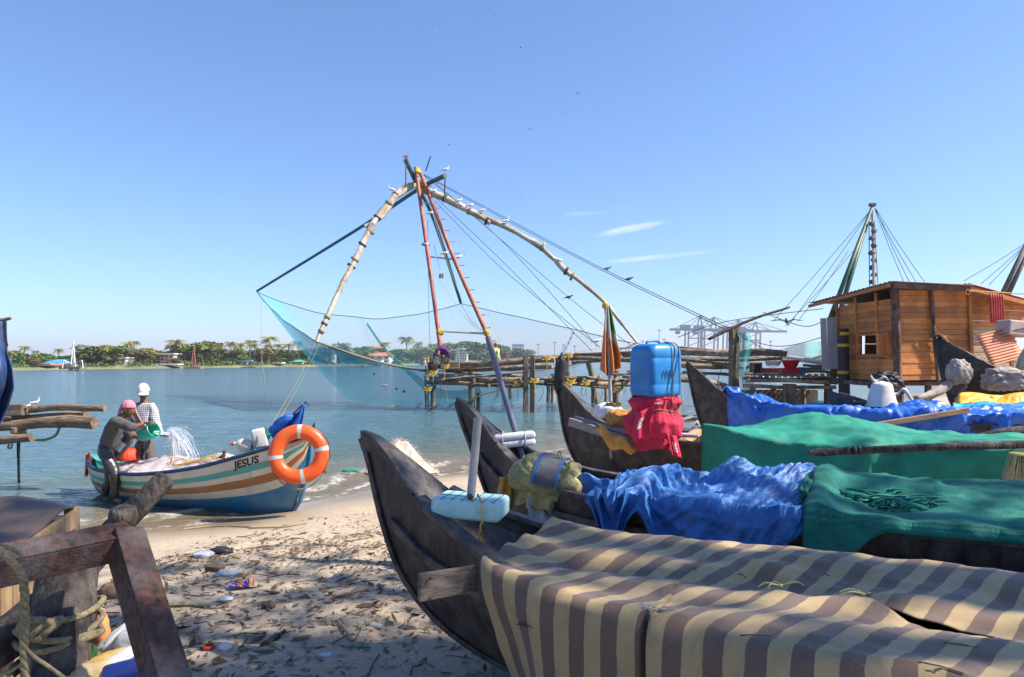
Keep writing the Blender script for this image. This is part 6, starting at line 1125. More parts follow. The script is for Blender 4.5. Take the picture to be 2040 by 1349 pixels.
J4 = dict(pel=W(991, 716, D4), wst=W(991, 708, D4), che=W(990, 698, D4), nek=W(989, 692, D4), hed=W(988, 689, D4), shoL=W(986, 696, D4 - .15), elbL=W(983, 704, D4 - .22), wriL=W(978, 708, D4 - .2), shoR=W(993, 696, D4 + .15), elbR=W(986, 700, D4 + .2), wriR=W(979, 699, D4 + .15), hipL=W(989, 718, D4 - .1), kneL=W(983, 712, D4 - .25), ankL=W(985, 722, D4 - .25), toeL=W(981, 723, D4 - .27), hipR=W(991, 718, D4 + .1), kneR=W(985, 712, D4 + .2), ankR=W(987, 722, D4 + .2), toeR=W(983, 723, D4 + .2))
t4, _ = person(W(990, 722, D4), 'person in pale green shirt sitting on the pier by the right red pole', J4, RD, Vector((-.8, -.6, 0)), Vector((0, 0, 1)), palegreen, darkgr, .2, headk=.95)
for w in ('wriL', 'wriR'): pass
# ---------------------------------------------------------------- the far bank
BANK = ((-400, 125), (-100, 138), (30, 150), (300, 185), (600, 232), (800, 300), (950, 390), (1100, 640), (1250, 980), (1700, 1080), (2600, 1080))
def bankD(px): return pl(px, BANK)
fr = random.Random(77)
bankm = M('bank_ground', (.24, .21, .12), (.08, .11, .045), .95, .12, bump=.4, bscale=2, bdist=.2)
v = []; f = []; rows = ((-3, -.6), (0, .05), (2.0, .55), (5, .9), (30, 1.3), (200, 2), (500, 2)); px = -400; cols = 0
while px <= 2600:
    D = bankD(px) * (1 + .012 * nz((px * .03, 0, 0), 1, 4))
    for dy, z in rows: k = (D + dy); v.append(((px - CX) / F * k, k, z))
    px += 25; cols += 1
n = len(rows)
for i in range(cols - 1):
    for j in range(n - 1): f.append((i*n + j, (i+1)*n + j, (i+1)*n + j + 1, i*n + j + 1))
tag(MB().add(v, f).build('far_bank', bankm, smooth=True), 'low sandy far bank under the palms', kind='structure')
def leafmat(name, c1, c2, vary=.3):
    m = M(name, c1, c2, .7, .8, 3, bump=0, vary=vary, spec=.2); return m
lf1 = leafmat('leaf_mid', (.20, .235, .05), (.085, .12, .025)); lf2 = leafmat('leaf_dark', (.11, .175, .045), (.045, .085, .022)); lf3 = leafmat('leaf_olive', (.25, .20, .07), (.13, .11, .035)); lf4 = leafmat('leaf_palm', (.26, .22, .06), (.12, .13, .03))
bark = M('bark', (.20, .16, .12), (.10, .08, .06), .9, 3, bump=.3)
def crown_mesh(seed, kind, nleaf, size):
    g = random.Random(seed); mb = MB(); lobes = []
    if kind == 'umbrella':
        for k in range(16): a = g.uniform(0, 6.28); r = g.uniform(0, 1) ** .6; lobes.append((Vector((math.cos(a) * r * .85, math.sin(a) * r * .85, .74 - .16 * r * r + g.uniform(-.04, .06))), g.uniform(.16, .26), .42))
    else:
        for k in range(13): a = g.uniform(0, 6.28); r = g.uniform(0, .30); lobes.append((Vector((math.cos(a) * r, math.sin(a) * r, g.uniform(.25, .82))), g.uniform(.13, .24), .85))
    for k in range(nleaf):
        c, r, sq = lobes[g.randrange(len(lobes))]; d = Vector((g.gauss(0, 1), g.gauss(0, 1), g.gauss(0, 1))).normalized(); q = r * g.uniform(.55, 1.05); p = c + Vector((d.x * q, d.y * q, d.z * q * sq)); s = size * g.uniform(.6, 1.3)
        x = Vector((g.gauss(0, 1), g.gauss(0, 1), g.gauss(0, .6))).normalized(); y = x.cross(Vector((g.gauss(0, 1), g.gauss(0, 1), g.gauss(0, 1)))).normalized(); n0 = len(mb.v)
        mb.v += [p - x*s, p - y*s*.55 + d*s*.2, p + x*s, p + y*s*.55 + d*s*.2]; mb.f.append((n0, n0+1, n0+2, n0+3))
    return mb, lobes
def proto_tree(seed, kind, mat, nleaf=1500, size=.045):
    t = thing('broadleaf_tree', (0, 0, 0), 'x', 'tree'); mb, lobes = crown_mesh(seed, kind, nleaf, size); mb.build('crown', mat, t)
    tb = MB(); zt = .5 if kind == 'umbrella' else .4; tb.tube([(0, 0, -.03), (.01, 0, zt * .5), (0, .01, zt)], [.035, .026, .02], 7)
    for c, r, _ in lobes[:7]: tb.tube(spline([(0, 0, zt * .8), lerp(Vector((0, 0, zt)), c, .5) + Vector((0, 0, .02)), c], 5), [.016, .013, .011, .009, .007, .005], 5)
    tb.build('trunk', bark, t); return t
def proto_palm(seed):
    g = random.Random(seed); t = thing('coconut_palm', (0, 0, 0), 'x', 'palm'); lean = g.uniform(-.10, .10); top = Vector((lean, g.uniform(-.05, .05), .82))
    MB().tube(spline([(0, 0, -.03), (lean * .2, 0, .3), (lean * .6, 0, .6), top], 10), [.020 - .0009 * k for k in range(11)], 6).build('trunk', bark, t); mb = MB()
    for k in range(22):
        a = k * 2.4 + g.uniform(-.3, .3); e = g.uniform(-.5, 1.1); L = g.uniform(.20, .28); d = Vector((math.cos(a), math.sin(a), 0)); sd = Vector((-d.y, d.x, 0)); pts = []
        for j in range(8): q = j / 7; pts.append(top + d * (L * q * math.cos(e * (1 - q * .5))) + Vector((0, 0, L * (math.sin(e) * q - .75 * q * q))))
        for j in range(7):
            w = .060 * math.sin(math.pi * (j + .8) / 8.2)
            for s in (-1, 1):
                for h in (0, .34, .67):
                    p0 = lerp(pts[j], pts[j+1], h); p1 = lerp(pts[j], pts[j+1], h + .30); tip = p1 + sd * s * w + Vector((0, 0, -.9 * w)) + d * .012; n0 = len(mb.v); mb.v += [p0, p1, tip]; mb.f.append((n0, n0+1, n0+2))
    mb.build('crown', lf4, t); nb = MB()
    for k in range(6): a = k * 1.05; nb.ball(top + Vector((math.cos(a) * .022, math.sin(a) * .022, -.025)), (.014, .014, .018), 6, 4)
    o = nb.build('coconuts', M('coconut', (.16, .13, .04), None, .7, bump=0), t); o['kind'] = 'stuff'; return t
protos = [proto_tree(1, 'round', lf1), proto_tree(2, 'round', lf2), proto_tree(3, 'round', lf3, 1200), proto_tree(4, 'round', lf1, 1700, .04)]; umb = [proto_tree(5, 'umbrella', lf2, 2200, .04), proto_tree(6, 'umbrella', lf1, 2200, .04)]; palms = [proto_palm(k) for k in (31, 32, 33, 34)]
used = set()
def ordn(n):
    a = 'first second third fourth fifth sixth seventh eighth ninth tenth eleventh twelfth thirteenth fourteenth fifteenth sixteenth seventeenth eighteenth nineteenth'.split(); t = {2: 'twent', 3: 'thirt', 4: 'fort', 5: 'fift'}
    return a[n - 1] if n < 20 else t[n // 10] + ('ieth' if n % 10 == 0 else 'y-' + a[n % 10 - 1])
def plant(proto, px, ytop, back, label, group, wide=1.0, ybase=None):
    D = bankD(px) + back; base = Vector(((px - CX) / F * D, D, 1.0 if back < 40 else 1.4)); h = H + (HY - ytop) / F * D - base.z
    o = proto if proto.name not in used else copy_tree(proto); used.add(proto.name)
    o.location = base; o.scale = (h * wide, h * wide, h); o.rotation_euler = (0, 0, fr.uniform(0, 6.28)); tag(o, label, None, group); return o
PL = ((22, 700, 6, ''), (48, 690, 10, 'leftmost tall palm of the far bank, above the sandy shore'), (72, 700, 5, ''), (117, 696, 25, 'palm with a clear trunk behind the blue-roofed house'), (187, 700, 6, ''), (204, 687, 4, 'tall thin palm with a bare pale trunk left of the twin palms'), (230, 704, 8, ''), (254, 681, 12, 'left palm of the tall twin pair'), (271, 679, 14, 'right palm of the tall twin pair'), (296, 694, 16, ''), (340, 687, 10, ''), (350, 675, 8, 'big bushy palm right of the pink house'), (424, 685, 14, ''), (443, 687, 18, ''), (460, 680, 12, ''), (479, 683, 20, ''), (494, 677, 12, ''), (508, 685, 8, ''), (520, 695, 5, ''), (535, 687, 8, ''), (544, 669, 10, 'tallest palm in the clump left of the curved arm'), (556, 685, 14, ''), (575, 684, 8, ''), (595, 679, 10, 'lone palm just left of the curved arm tip'), (610, 694, 12, ''), (771, 682, 18, 'bushy palm right of the red-roofed white house'), (810, 669, 25, 'tall palm seen through the middle of the lift net'), (833, 681, 30, ''), (857, 686, 35, ''), (640, 694, 20, ''), (410, 694, 6, ''), (160, 706, 30, ''))
for k, (px, y, b_, lab) in enumerate(PL): plant(palms[k % 4], px, y - 6, b_, lab or 'slender coconut palm on the far bank, %s from the left' % ordn(sorted(q[0] for q in PL).index(px) + 1), 'palms crowding the far bank', 1.25 if px not in (350, 544) else 1.5)
TT = ((10, 705), (35, 712), (60, 716), (150, 716), (172, 703), (192, 695), (215, 706), (238, 697), (262, 706), (285, 702), (300, 712), (322, 706), (375, 692), (392, 688), (412, 688), (436, 702), (452, 708), (470, 702), (486, 706), (505, 708), (524, 704), (540, 712), (562, 706), (582, 706), (604, 708), (622, 702), (645, 700), (665, 700), (790, 702), (806, 706), (826, 704), (845, 700), (870, 702), (1000, 700), (1018, 703), (1040, 704), (130, 722), (200, 720), (350, 716), (420, 715), (460, 716), (500, 718), (560, 716), (610, 718))
for k, (px, y) in enumerate(TT): plant(protos[(k * 7 + k // 3) % 4], px, y - 10 if y < 714 else y - 4, fr.uniform(8, 26) if y < 714 else fr.uniform(3, 7), 'broadleaf tree on the far bank, %s from the left among the palms' % ordn(sorted(TT).index((px, y)) + 1), 'broadleaf trees of the far bank', fr.uniform(2.0, 3.2))
plant(protos[1], 678, 676, 25, 'round dark tree left of the red-roofed white house', None, 1.1); plant(umb[0], 729, 685, 6, 'spreading umbrella tree in front of the red-roofed white house', None, 1.25); plant(umb[1], 933, 673, 30, 'large spreading rain tree between the red poles', None, 1.7); plant(umb[0], 975, 684, 40, 'rain tree behind the right red pole', None, 1.5); plant(umb[1], 893, 690, 22, 'low spreading tree behind the white apartment block', None, 1.6)
for pr in protos + umb + palms:
    if pr.get('label') == 'x': 
        for ch in list(pr.children): bpy.data.objects.remove(ch)
        bpy.data.objects.remove(pr)
# undergrowth that reads as one green mass
mb = MB(); g = random.Random(9)
for k in range(20000):
    px = g.uniform(-60, 1060); D = bankD(px) + g.uniform(12, 34); hgt = g.random() ** 1.5 * (D * 27 / F) * (.6 + .7 * max(0, nz((px * .02, 0, 0), 1, 3) + .4)); p = Vector(((px - CX) / F * D, D, 1.0 + hgt)); s = g.uniform(.25, .6) * D / 220
    x = Vector((g.gauss(0, 1), g.gauss(0, .5), g.gauss(0, .6))).normalized(); y = x.cross(Vector((g.gauss(0, 1), g.gauss(0, 1), g.gauss(0, 1)))).normalized(); n0 = len(mb.v); mb.v += [p - x*s, p - y*s, p + x*s, p + y*s]; mb.f.append((n0, n0+1, n0+2, n0+3))
HX = ((58, 132), (227, 252), (303, 354), (468, 494), (536, 604), (638, 780), (820, 848), (904, 932))
for k in range(7000):
    px = g.uniform(-60, 1030)
    if any(a < px < b_ for a, b_ in HX) and g.random() < .85: continue
    D = bankD(px) + g.uniform(1.2, 8); p = Vector(((px - CX) / F * D, D, .7 + g.random() * D * 10 / F * (.5 + .8 * abs(nz((px * .05, 0, 0), 1, 8))))); s = g.uniform(.2, .45) * D / 220
    x = Vector((g.gauss(0, 1), g.gauss(0, .5), g.gauss(0, .6))).normalized(); y = x.cross(Vector((g.gauss(0, 1), g.gauss(0, 1), g.gauss(0, 1)))).normalized(); n0 = len(mb.v); mb.v += [p - x*s, p - y*s, p + x*s, p + y*s]; mb.f.append((n0, n0+1, n0+2, n0+3))
tag(mb.build('undergrowth', lf2), 'dense shrubs and undergrowth behind the far shore', 'undergrowth', kind='stuff')
mb = MB()
for k in range(7000):
    px = g.uniform(1030, 1760); D = bankD(px) + g.uniform(5, 60); top = (8 + 5 * nz((px * .01, 0, 0), 1, 6)) + 8 * max(0, (1160 - px) / 130); hgt = g.random() * top * D / F * .95; p = Vector(((px - CX) / F * D, D, 1.0 + hgt)); s = g.uniform(1.0, 2.6) * D / 1000
    x = Vector((g.gauss(0, 1), g.gauss(0, .5), g.gauss(0, .6))).normalized(); y = x.cross(Vector((g.gauss(0, 1), g.gauss(0, 1), g.gauss(0, 1)))).normalized(); n0 = len(mb.v); mb.v += [p - x*s, p - y*s, p + x*s, p + y*s]; mb.f.append((n0, n0+1, n0+2, n0+3))
tag(mb.build('distant_wood', lf2), 'hazy belt of trees along the distant harbour shore', 'wood', kind='stuff')
# houses
def house(px0, px1, yt, yb, back, wallc, roofc, roof, rows, cols, label, depth=8, ridge=0, name='house', cat='house'):
    D = bankD((px0 + px1) / 2) + back; k = D / F; x0, x1 = (px0 - CX) * k, (px1 - CX) * k; z0 = .9; zt = H + (HY - yt) * k; rh = ridge * k; ze = zt - rh
    t = thing(name, ((x0 + x1) / 2, D, z0), label, cat); wm = M('wall_' + '_'.join('%d' % (c * 99) for c in wallc), wallc, tuple(c * .88 for c in wallc), .8, .3, bump=0); rm = M('roof_' + '_'.join('%d' % (c * 99) for c in roofc), roofc, tuple(c * .75 for c in roofc), .7, .6, bump=0)
    MB().box(((x0 + x1) / 2, D + depth / 2, (z0 + ze) / 2), (x1 - x0, depth, ze - z0)).build('wall', wm, t)
    o_ = .5 * k * 4
    if roof == 'hip':
        a = [(x0 - o_, D - o_, ze), (x1 + o_, D - o_, ze), (x1 + o_, D + depth + o_, ze), (x0 - o_, D + depth + o_, ze)]; w = min(depth * .5, (x1 - x0) * .3); r_ = [(x0 + w, D + depth / 2, zt), (x1 - w, D + depth / 2, zt)]
        MB().add(a + r_, [(0, 1, 5, 4), (1, 2, 5), (2, 3, 4, 5), (3, 0, 4), (3, 2, 1, 0)]).build('roof', rm, t)
    else: MB().box(((x0 + x1) / 2, D + depth / 2, ze + .15), (x1 - x0 + .8, depth + .8, .3)).build('roof', rm, t)
    gl = M('dark_window', (.05, .06, .07), None, .2, bump=0)
    for r in range(rows):
        for c in range(cols):
            w = (x1 - x0) / cols; h = (ze - z0) / rows; cx = x0 + w * (c + .5); cz = z0 + h * (r + .5); win = MB().box((cx, D - .02, cz), (w * .5, .12, h * .5)).build('window', gl, t); MB().box((cx, D - .1, cz - h * .27), (w * .6, .25, .12)).build('sill', wm, win)
    return t
W_, O_ = (.74, .72, .68), (.55, .17, .07)
house(82, 130, 716, 736, 6, (.50, .22, .16), (.06, .30, .60), 'hip', 1, 4, 'house with a bright blue hip roof near the left end of the far bank', 6, 9); house(60, 100, 727, 736, 3, W_, (.6, .2, .15), 'flat', 1, 4, 'long low pale shed left of the blue-roofed house', 4)
house(229, 250, 714, 733, 8, (.72, .62, .56), W_, 'flat', 2, 2, 'two-storey pinkish house below the twin palms', 6); house(318, 346, 706, 733, 8, (.70, .42, .34), W_, 'flat', 3, 3, 'three-storey pink and white house left of the big bushy palm', 7); house(305, 352, 727, 734, 2, W_, W_, 'flat', 1, 5, 'low white wall-like shed before the pink and white house', 3)
house(470, 492, 720, 730, 3, (.32, .42, .52), (.28, .36, .44), 'flat', 1, 2, 'small grey-blue waterside shed', 4); house(538, 560, 724, 730, 3, W_, W_, 'flat', 1, 3, 'low white boundary building by the water', 3); house(580, 602, 717, 729, 4, (.55, .5, .42), (.03, .42, .20), 'hip', 1, 2, 'shed with a bright green roof right of the palms', 5, 4); house(590, 630, 700, 716, 30, W_, (.6, .6, .6), 'flat', 1, 4, 'long white flat building behind the green-roofed shed', 8)
house(694, 776, 689, 726, 14, (.78, .74, .68), O_, 'hip', 2, 6, 'big white house with an orange tiled roof', 16, 20); house(700, 760, 716, 728, 6, W_, (.5, .18, .1), 'flat', 1, 5, 'low white annex at the foot of the orange-roofed house', 5); house(640, 662, 702, 730, 8, W_, W_, 'flat', 2, 2, 'narrow white house behind the curved arm tip', 6)
house(822, 846, 708, 726, 3, (.4, .3, .25), (.62, .06, .04), 'hip', 1, 2, 'small kiosk with a red pyramid roof', 6, 7); house(850, 905, 693, 722, 40, W_, (.55, .07, .06), 'hip', 2, 4, 'long building with a flat red roof behind the purple-clad person', 12, 10); house(906, 930, 702, 725, 4, (.78, .76, .68), W_, 'flat', 4, 5, 'white four-storey apartment block between the red poles', 10)
house(1020, 1044, 686, 706, 500, (.66, .68, .70), (.5, .5, .52), 'flat', 6, 5, 'tall pale office block on the skyline', 20, 0, 'office_block', 'building'); house(1003, 1017, 691, 706, 560, (.50, .54, .58), (.4, .4, .42), 'flat', 4, 3, 'grey-blue office block left of the taller pale one', 20, 0, 'office_block', 'building')
# net masts and small craft on the far shore
def farmast(px, yt, D, mat, label, sp=9):
    t = thing('net_tripod', W(px, 740, D), label, 'mast'); top = W(px, yt, D)
    for dx, dy in ((-sp * .6, 0), (sp * .5, -1), (0, 3)): e = W(px + dx, 737, D + dy); e.z = .2; MB().tube([e, top], [.14, .07], 6).build('mast_pole', mat, t)
    for dx in (-2.4, 2.2): e = W(px + dx * sp, 734, D - 2); e.z = .5; MB().tube([e, lerp(e, top, .12) + Vector((0, 0, 1)), W(px - dx * 3, 728, D)], .09, 5).build('spar', mat, t)
    MB().box(W(px, 733, D), (4.5, 2.5, .5)).build('deck', logwood, t)
    for dx in (-8, -3, 4, 9): e = W(px + dx, 737, D); MB().tube([(e.x, e.y, -.6), (e.x, e.y, 1.1)], .14, 6).build('stilt', postwood, t)
farmast(146, 680, 148, white, 'white tripod net mast standing at the far shore below the left palms'); farmast(386, 688, 186, redpole, 'reddish tripod net mast on the far shore'); farmast(498, 694, 205, tealpole, 'thin blue net mast in front of the far palms', 6); farmast(912, 690, 300, rope_l, 'pale bare net mast before the apartment block', 8); farmast(787, 692, 275, driftwood, 'leaning dark net mast right of the orange-roofed house', 5)
# container cranes
craneblue = M('crane_blue', (.06, .10, .20), (.04, .07, .15), .6, .2, bump=0)
def crane(px, ya, yb, x0, x1, D, label):
    k = D / F; t = thing('harbour_crane', W(px, 695, D), label, 'crane', 'container cranes across the harbour'); z = lambda y: H + (HY - y) * k; X = lambda p: (p - CX) * k
    for lx in (px - 28, px + 4):
        for dy in (0, 22): MB().beam((X(lx), D + dy, 1), (X(lx + 2), D + dy, z(yb) - 1), 2.2, 2.2, up=(0, 1, 0)).build('leg', craneblue, t)
    for yy in (yb + 18, yb + 2): MB().beam((X(px - 28), D, z(yy)), (X(px + 5), D, z(yy)), 1.8, 1.8).build('cross_beam', craneblue, t)
    MB().beam((X(px - 27), D, z(yb + 17)), (X(px + 4), D, z(yb + 3)), 1.1, 1.1).build('brace', craneblue, t); MB().beam((X(px - 27), D, z(yb + 34)), (X(px + 4), D, z(yb + 20)), 1.1, 1.1).build('brace', craneblue, t)
    MB().beam((X(x0), D + 10, z(yb)), (X(x1), D + 10, z(yb)), 3, 3.6).build('boom', craneblue, t)
    ap = (X(px), D + 10, z(ya))
    for q in (px - 8, px + 6): MB().beam((X(q), D + 10, z(yb)), ap, 1.8, 1.8, up=(0, 1, 0)).build('apex_frame', craneblue, t)
    for q in (x0 + 8, px - 24, px + (x1 - px) * .5, x1 - 4): MB().beam(ap, (X(q), D + 10, z(yb - 1)), .9, .9, up=(0, 1, 0)).build('stay', craneblue, t)
    MB().box((X(px - 30), D + 10, z(yb - 5)), (16, 8, 7)).build('machinery_house', craneblue, t); MB().box((X(x0 + 16), D + 10, z(yb + 6)), (7, 5, 5)).build('cab', craneblue, t)
for k, (px, ya, yb, x0, x1) in enumerate(((1398, 628, 656, 1337, 1450), (1425, 631, 657, 1372, 1500), (1475, 637, 659, 1420, 1540), (1509, 641, 660, 1455, 1572))): crane(px, ya, yb, x0, x1, 1140 + k * 25, ('leftmost hazy blue container crane, its boom reaching farthest left', 'second hazy blue container crane from the left', 'third hazy blue container crane from the left', 'rightmost hazy blue container crane, its boom reaching right')[k])
cc_ = [M('container_%d' % k, c, None, .6, .5, bump=0) for k, c in enumerate(((.55, .12, .06), (.62, .22, .08), (.45, .08, .08), (.5, .3, .2)))]
for k in range(34):
    px = 1398 + (k % 12) * 6.5 + fr.uniform(-1, 1) if k < 24 else fr.choice((1345, 1352, 1560, 1575, 1590, 1535, 1600, 1545, 1610, 1620)) + fr.uniform(-2, 2); lv = k // 12 if k < 24 else k % 2; D = 1105; c = W(px, 699, D); c.z = 3.4 + 2.7 * lv + (2.6 if lv == 0 and k % 3 == 0 else 0)
    tag(MB().box((c.x, D, c.z), (5.4, 3, 2.6)).build('shipping_container', cc_[fr.randrange(4)], loc=(c.x, D, 2)), 'reddish shipping container stacked below the harbour cranes', 'container', 'containers stacked below the harbour cranes')
for k, (px, yt) in enumerate(((1313, 658), (1323, 676), (1105, 682), (1072, 686), (1145, 690), (1535, 680), (1280, 680))): 
    t = thing('light_mast', W(px, 708, 1000), ('tall light mast just left of the blue cranes', 'shorter light mast beside the tall one left of the cranes', 'thin light mast left of the slanting jib crane', 'leftmost thin light mast near the office blocks', 'thin light mast right of the slanting jib crane', 'thin light mast below the crane booms', 'thin light mast behind the curved arm tip')[k], 'light mast', 'light masts on the skyline'); p = W(px, yt, 1000); MB().tube([(p.x, 1000, 1), p], .45, 6).build('mast', craneblue, t); MB().box(p, (4, 2, 1.2)).build('lamp_head', craneblue, t)
t = thing('jib_crane', W(1126, 705, 700), 'small white and red jib crane slanting on the skyline', 'crane'); wr = (white, M('faded_red', (.55, .12, .10), None, .6, bump=0))
for k in range(8): a = lerp(W(1124, 702, 700), W(1143, 661, 700), k / 8); b_ = lerp(W(1124, 702, 700), W(1143, 661, 700), (k + 1) / 8); MB().beam(a, b_, 1.6, 1.6, up=(0, 1, 0)).build('jib_section', wr[k % 2], t)
MB().box(W(1124, 695, 700), (3.2, 3, 9)).build('cab_tower', white, t)
for k, (px, yy) in enumerate(((1238, 694), (1262, 693), (1215, 698))): t = thing('harbour_crane', W(px, 705, 1100), ('low blue gantry', 'second low blue gantry', 'third low blue gantry')[k] + ' on the skyline left of the tall cranes', 'crane'); [MB().beam(W(px + q, 706, 1100), W(px + q, yy - 1, 1100), 1.6, 1.6, up=(0, 1, 0)).build('leg', craneblue, t) for q in (-9, 9)]; MB().beam(W(px - 12, yy, 1100), W(px + 12, yy, 1100), 2.4, 2.8).build('girder', craneblue, t)
# ---------------------------------------------------------------- left foreground
bx_ = thing('wooden_box', (-2.75, 3.6, .45), 'tall box of pale boards with a dark sheet on top, at the left edge', 'box')
palebd = M('pale_boards', (.42, .29, .165), (.26, .165, .085), .85, 6, stretch=(3, 3, .4), bump=.5, bscale=20, dirt=(.12, .07, .04), dirt_amt=.5, dirt_scale=4, vary=.12)
A_, B_ = W(-30, 1100, 3.10), W(139, 1016, 4.05); A_.z = 1.27; B_.z = 1.30
for k in range(8):
    a = lerp(A_, B_, k / 8 + .006); c = lerp(A_, B_, (k + 1) / 8 - .006); mid = (a + c) / 2; MB().box((mid.x, mid.y, .80), ((a - c).length, .022, .92), rz=math.atan2((c - a).y, (c - a).x)).build('board', palebd, bx_, bevel=.004)
MB().beam(A_ + Vector((.03, 0, -.06)), B_ + Vector((.03, 0, -.06)), .03, .10).build('top_batten', palebd, bx_, bevel=.004); MB().box((B_.x + .0, B_.y + .02, .86), (.06, .06, .88)).build('corner_post', palebd, bx_, bevel=.004)
MB().grid(lambda u, v: lerp(A_, B_, u) + Vector((-.95 * v + .03, .22 * v, .012 + .035 * nz((u * 3, v * 3, 0), 1, 4) + .12 * v * (1 - v) * u - .05 * (1 - u) * v)), 20, 14).build('lid_sheet', M('brown_sheet', (.13, .095, .085), (.075, .055, .05), .7, 5, bump=.4, bscale=14), bx_, smooth=True, solid=.008)
MB().box((-3.0, 3.75, .8), (.8, .9, .85)).build('carcass', greywood, bx_)
stp = thing('mooring_stump', W(120, 1349, 2.6), 'thick weathered stump wrapped in rope at lower left', 'stump')
MB().tube(spline([W(105, 1420, 2.55), W(112, 1330, 2.62), W(122, 1230, 2.72), W(140, 1120, 2.85)], 20), [.125] * 8 + [.12] * 8 + [.112] * 5, 18, jit=.16).build('trunk', driftwood, stp, smooth=True)
for k, (y, tl_) in enumerate(((1222, .03), (1240, -.02), (1258, .03), (1266, 0), (1330, .02), (1342, -.01))):
    c = lerp(W(112, 1330, 2.62), W(122, 1230, 2.72), (1330 - y) / 100); MB().tube([c + Vector((.140 * math.cos(a), .140 * math.sin(a), tl_ * math.cos(a + k) + .008 * math.sin(a * 3 + k))) for a in [j * .2618 for j in range(25)]], .0125, 7).build('rope_turn', rope_t, stp, smooth=True)
c = W(75, 1250, 2.55)
for k in range(3): MB().tube([c + Vector((.05 * math.cos(a + k) + .02 * k, -.02 + .015 * math.sin(a * 2), .035 * math.sin(a + k * 2))) for a in [j * .5 for j in range(13)]], .0125, 7).build('rope_knot', rope_t, stp, smooth=True)
dl = thing('driftwood_log', W(60, 1280, 2.9), 'dark crooked driftwood log slanting up behind the rusty frame', 'log')
MB().tube(spline([W(-40, 1310, 2.55), W(60, 1235, 2.7), W(150, 1150, 2.85), W(225, 1062, 3.0), W(285, 1003, 3.12), W(331, 955, 3.22)], 36), [.066] * 10 + [.056] * 10 + [.047] * 10 + [.042] * 7, 18, jit=.34).build('trunk', driftwood, dl, smooth=True)
MB().tube(spline([W(225, 1075, 2.98), W(243, 1040, 2.98), W(247, 1012, 2.97)], 8), [.055, .058, .056, .055, .056, .058, .06, .055, .05], 12, jit=.3).build('branch_stub', driftwood, dl, smooth=True)
rf = thing('steel_frame', W(330, 1349, 2.4), 'rusty welded steel angle frame in the left foreground', 'frame')
def angle(a, b, w, th, upv, name):
    a, b = Vector(a), Vector(b); x = (b - a).normalized(); u = Vector(upv).normalized(); u = (u - x * u.dot(x)).normalized(); s = x.cross(u); Mx = Matrix((x, s, u)).transposed(); L = (b - a).length; mid = (a + b) / 2
    o = MB().box(mid + s * 0 + u * (w / 2 - th / 2), (L, w, th), M=Mx).build(name, rust, rf, bevel=.003); MB().box(mid + s * (w / 2 - th / 2) * (1 if s.y < 0 else -1) - u * (th / 2), (L, th, w - th - .001), M=Mx).build(name, rust, rf, bevel=.003); return o
angle(W(-60, 1140, 2.25), W(258, 1075, 2.62), .105, .009, (0, -.55, 1), 'flange'); angle(W(247, 1068, 2.60), W(352, 1420, 2.2), .105, .009, (1, -.7, .45), 'flange')
hb = spline([W(-6, 1090, 2.15), W(20, 1115, 2.15), W(45, 1150, 2.17), W(50, 1220, 2.2), W(48, 1290, 2.2), W(52, 1360, 2.2)], 40); ro = thing('hanging_rope', W(50, 1349, 2.2), 'twisted tan rope hanging over the rusty frame at the left edge', 'rope')
for k in range(3): MB().tube([p + Vector((.007 * math.cos(i * 1.1 + k * 2.09), .007 * math.sin(i * 1.1 + k * 2.09), 0)) for i, p in enumerate(hb)], .0075, 6).build('strand', rope_t, ro, smooth=True)
for pts in (((50, 1290), (70, 1310), (100, 1330), (140, 1360)), ((48, 1320), (20, 1338), (-10, 1350)), ((-5, 1085), (15, 1092), (35, 1100), (44, 1112))): MB().tube(spline([W(*p, 2.2) for p in pts], 14), .006, 6).build('rope_end', rope_t, ro, smooth=True)
# bundle of logs reaching in from the left over the water
lj = thing('log_bundle', W(37, 960, 12.4), 'bundle of old split logs reaching over the water at the left edge', 'logs')
tanlog = M('tan_old_log', (.33, .235, .15), (.10, .065, .045), .85, 9, stretch=(.4, 3, 3), bump=.8, bscale=9, bdist=.03, dirt=(.05, .035, .025), dirt_amt=.7, dirt_scale=2)
for (x0, y0, x1, y1, w, D0, D1) in ((40, 818, 209, 814, 13, 12.0, 11.6), (-40, 832, 172, 826, 15, 12.1, 11.8), (-60, 846, 188, 842, 22, 11.9, 11.5), (-60, 822, 60, 818, 14, 12.3, 12.2)): logp(W(x0, y0, D0), W(x1, y1, D1), w / 2 / F * 12, w / 2 / F * 11.8, 'log', tanlog, lj, .03, 12)
MB().box(W(20, 816, 11.8), (.5, .22, .2), rz=.1).build('squared_block', greywood, lj, bevel=.02); logp(W(-60, 882, 11.6), W(62, 873, 11.5), .075, .065, 'log', tanlog, lj, .02); MB().tube(spline([W(38, 842, 11.9), W(37, 900, 12.1), W(38, 965, 12.4)], 8), [.028, .026, .026, .025, .025, .022, .022, .02, .02], 8, jit=.2).build('stake', driftwood, lj, smooth=True)
MB().tube(spline([W(45, 858, 11.7), W(58, 872, 11.6), W(85, 877, 11.6), W(110, 868, 11.6), W(119, 850, 11.6)], 20), .022, 7).build('rope', rope_t, lj, smooth=True)
for k in range(4): MB().tube([W(37, 850 + k * 4, 11.75) + Vector((.09 * math.cos(a), .12 * math.sin(a), .02 * math.sin(a + k))) for a in [j * .449 for j in range(15)]], .02, 6).build('lashing', rope_t, lj)
MB().tube(spline([W(18, 885, 11.5), W(16, 892, 11.5), W(22, 893, 11.5), W(24, 884, 11.5)], 8), .015, 6).build('rope', rope_t, lj)
tp = thing('hanging_tarp', W(5, 850, 5), 'dark blue tarpaulin hanging at the left edge of frame', 'tarpaulin')
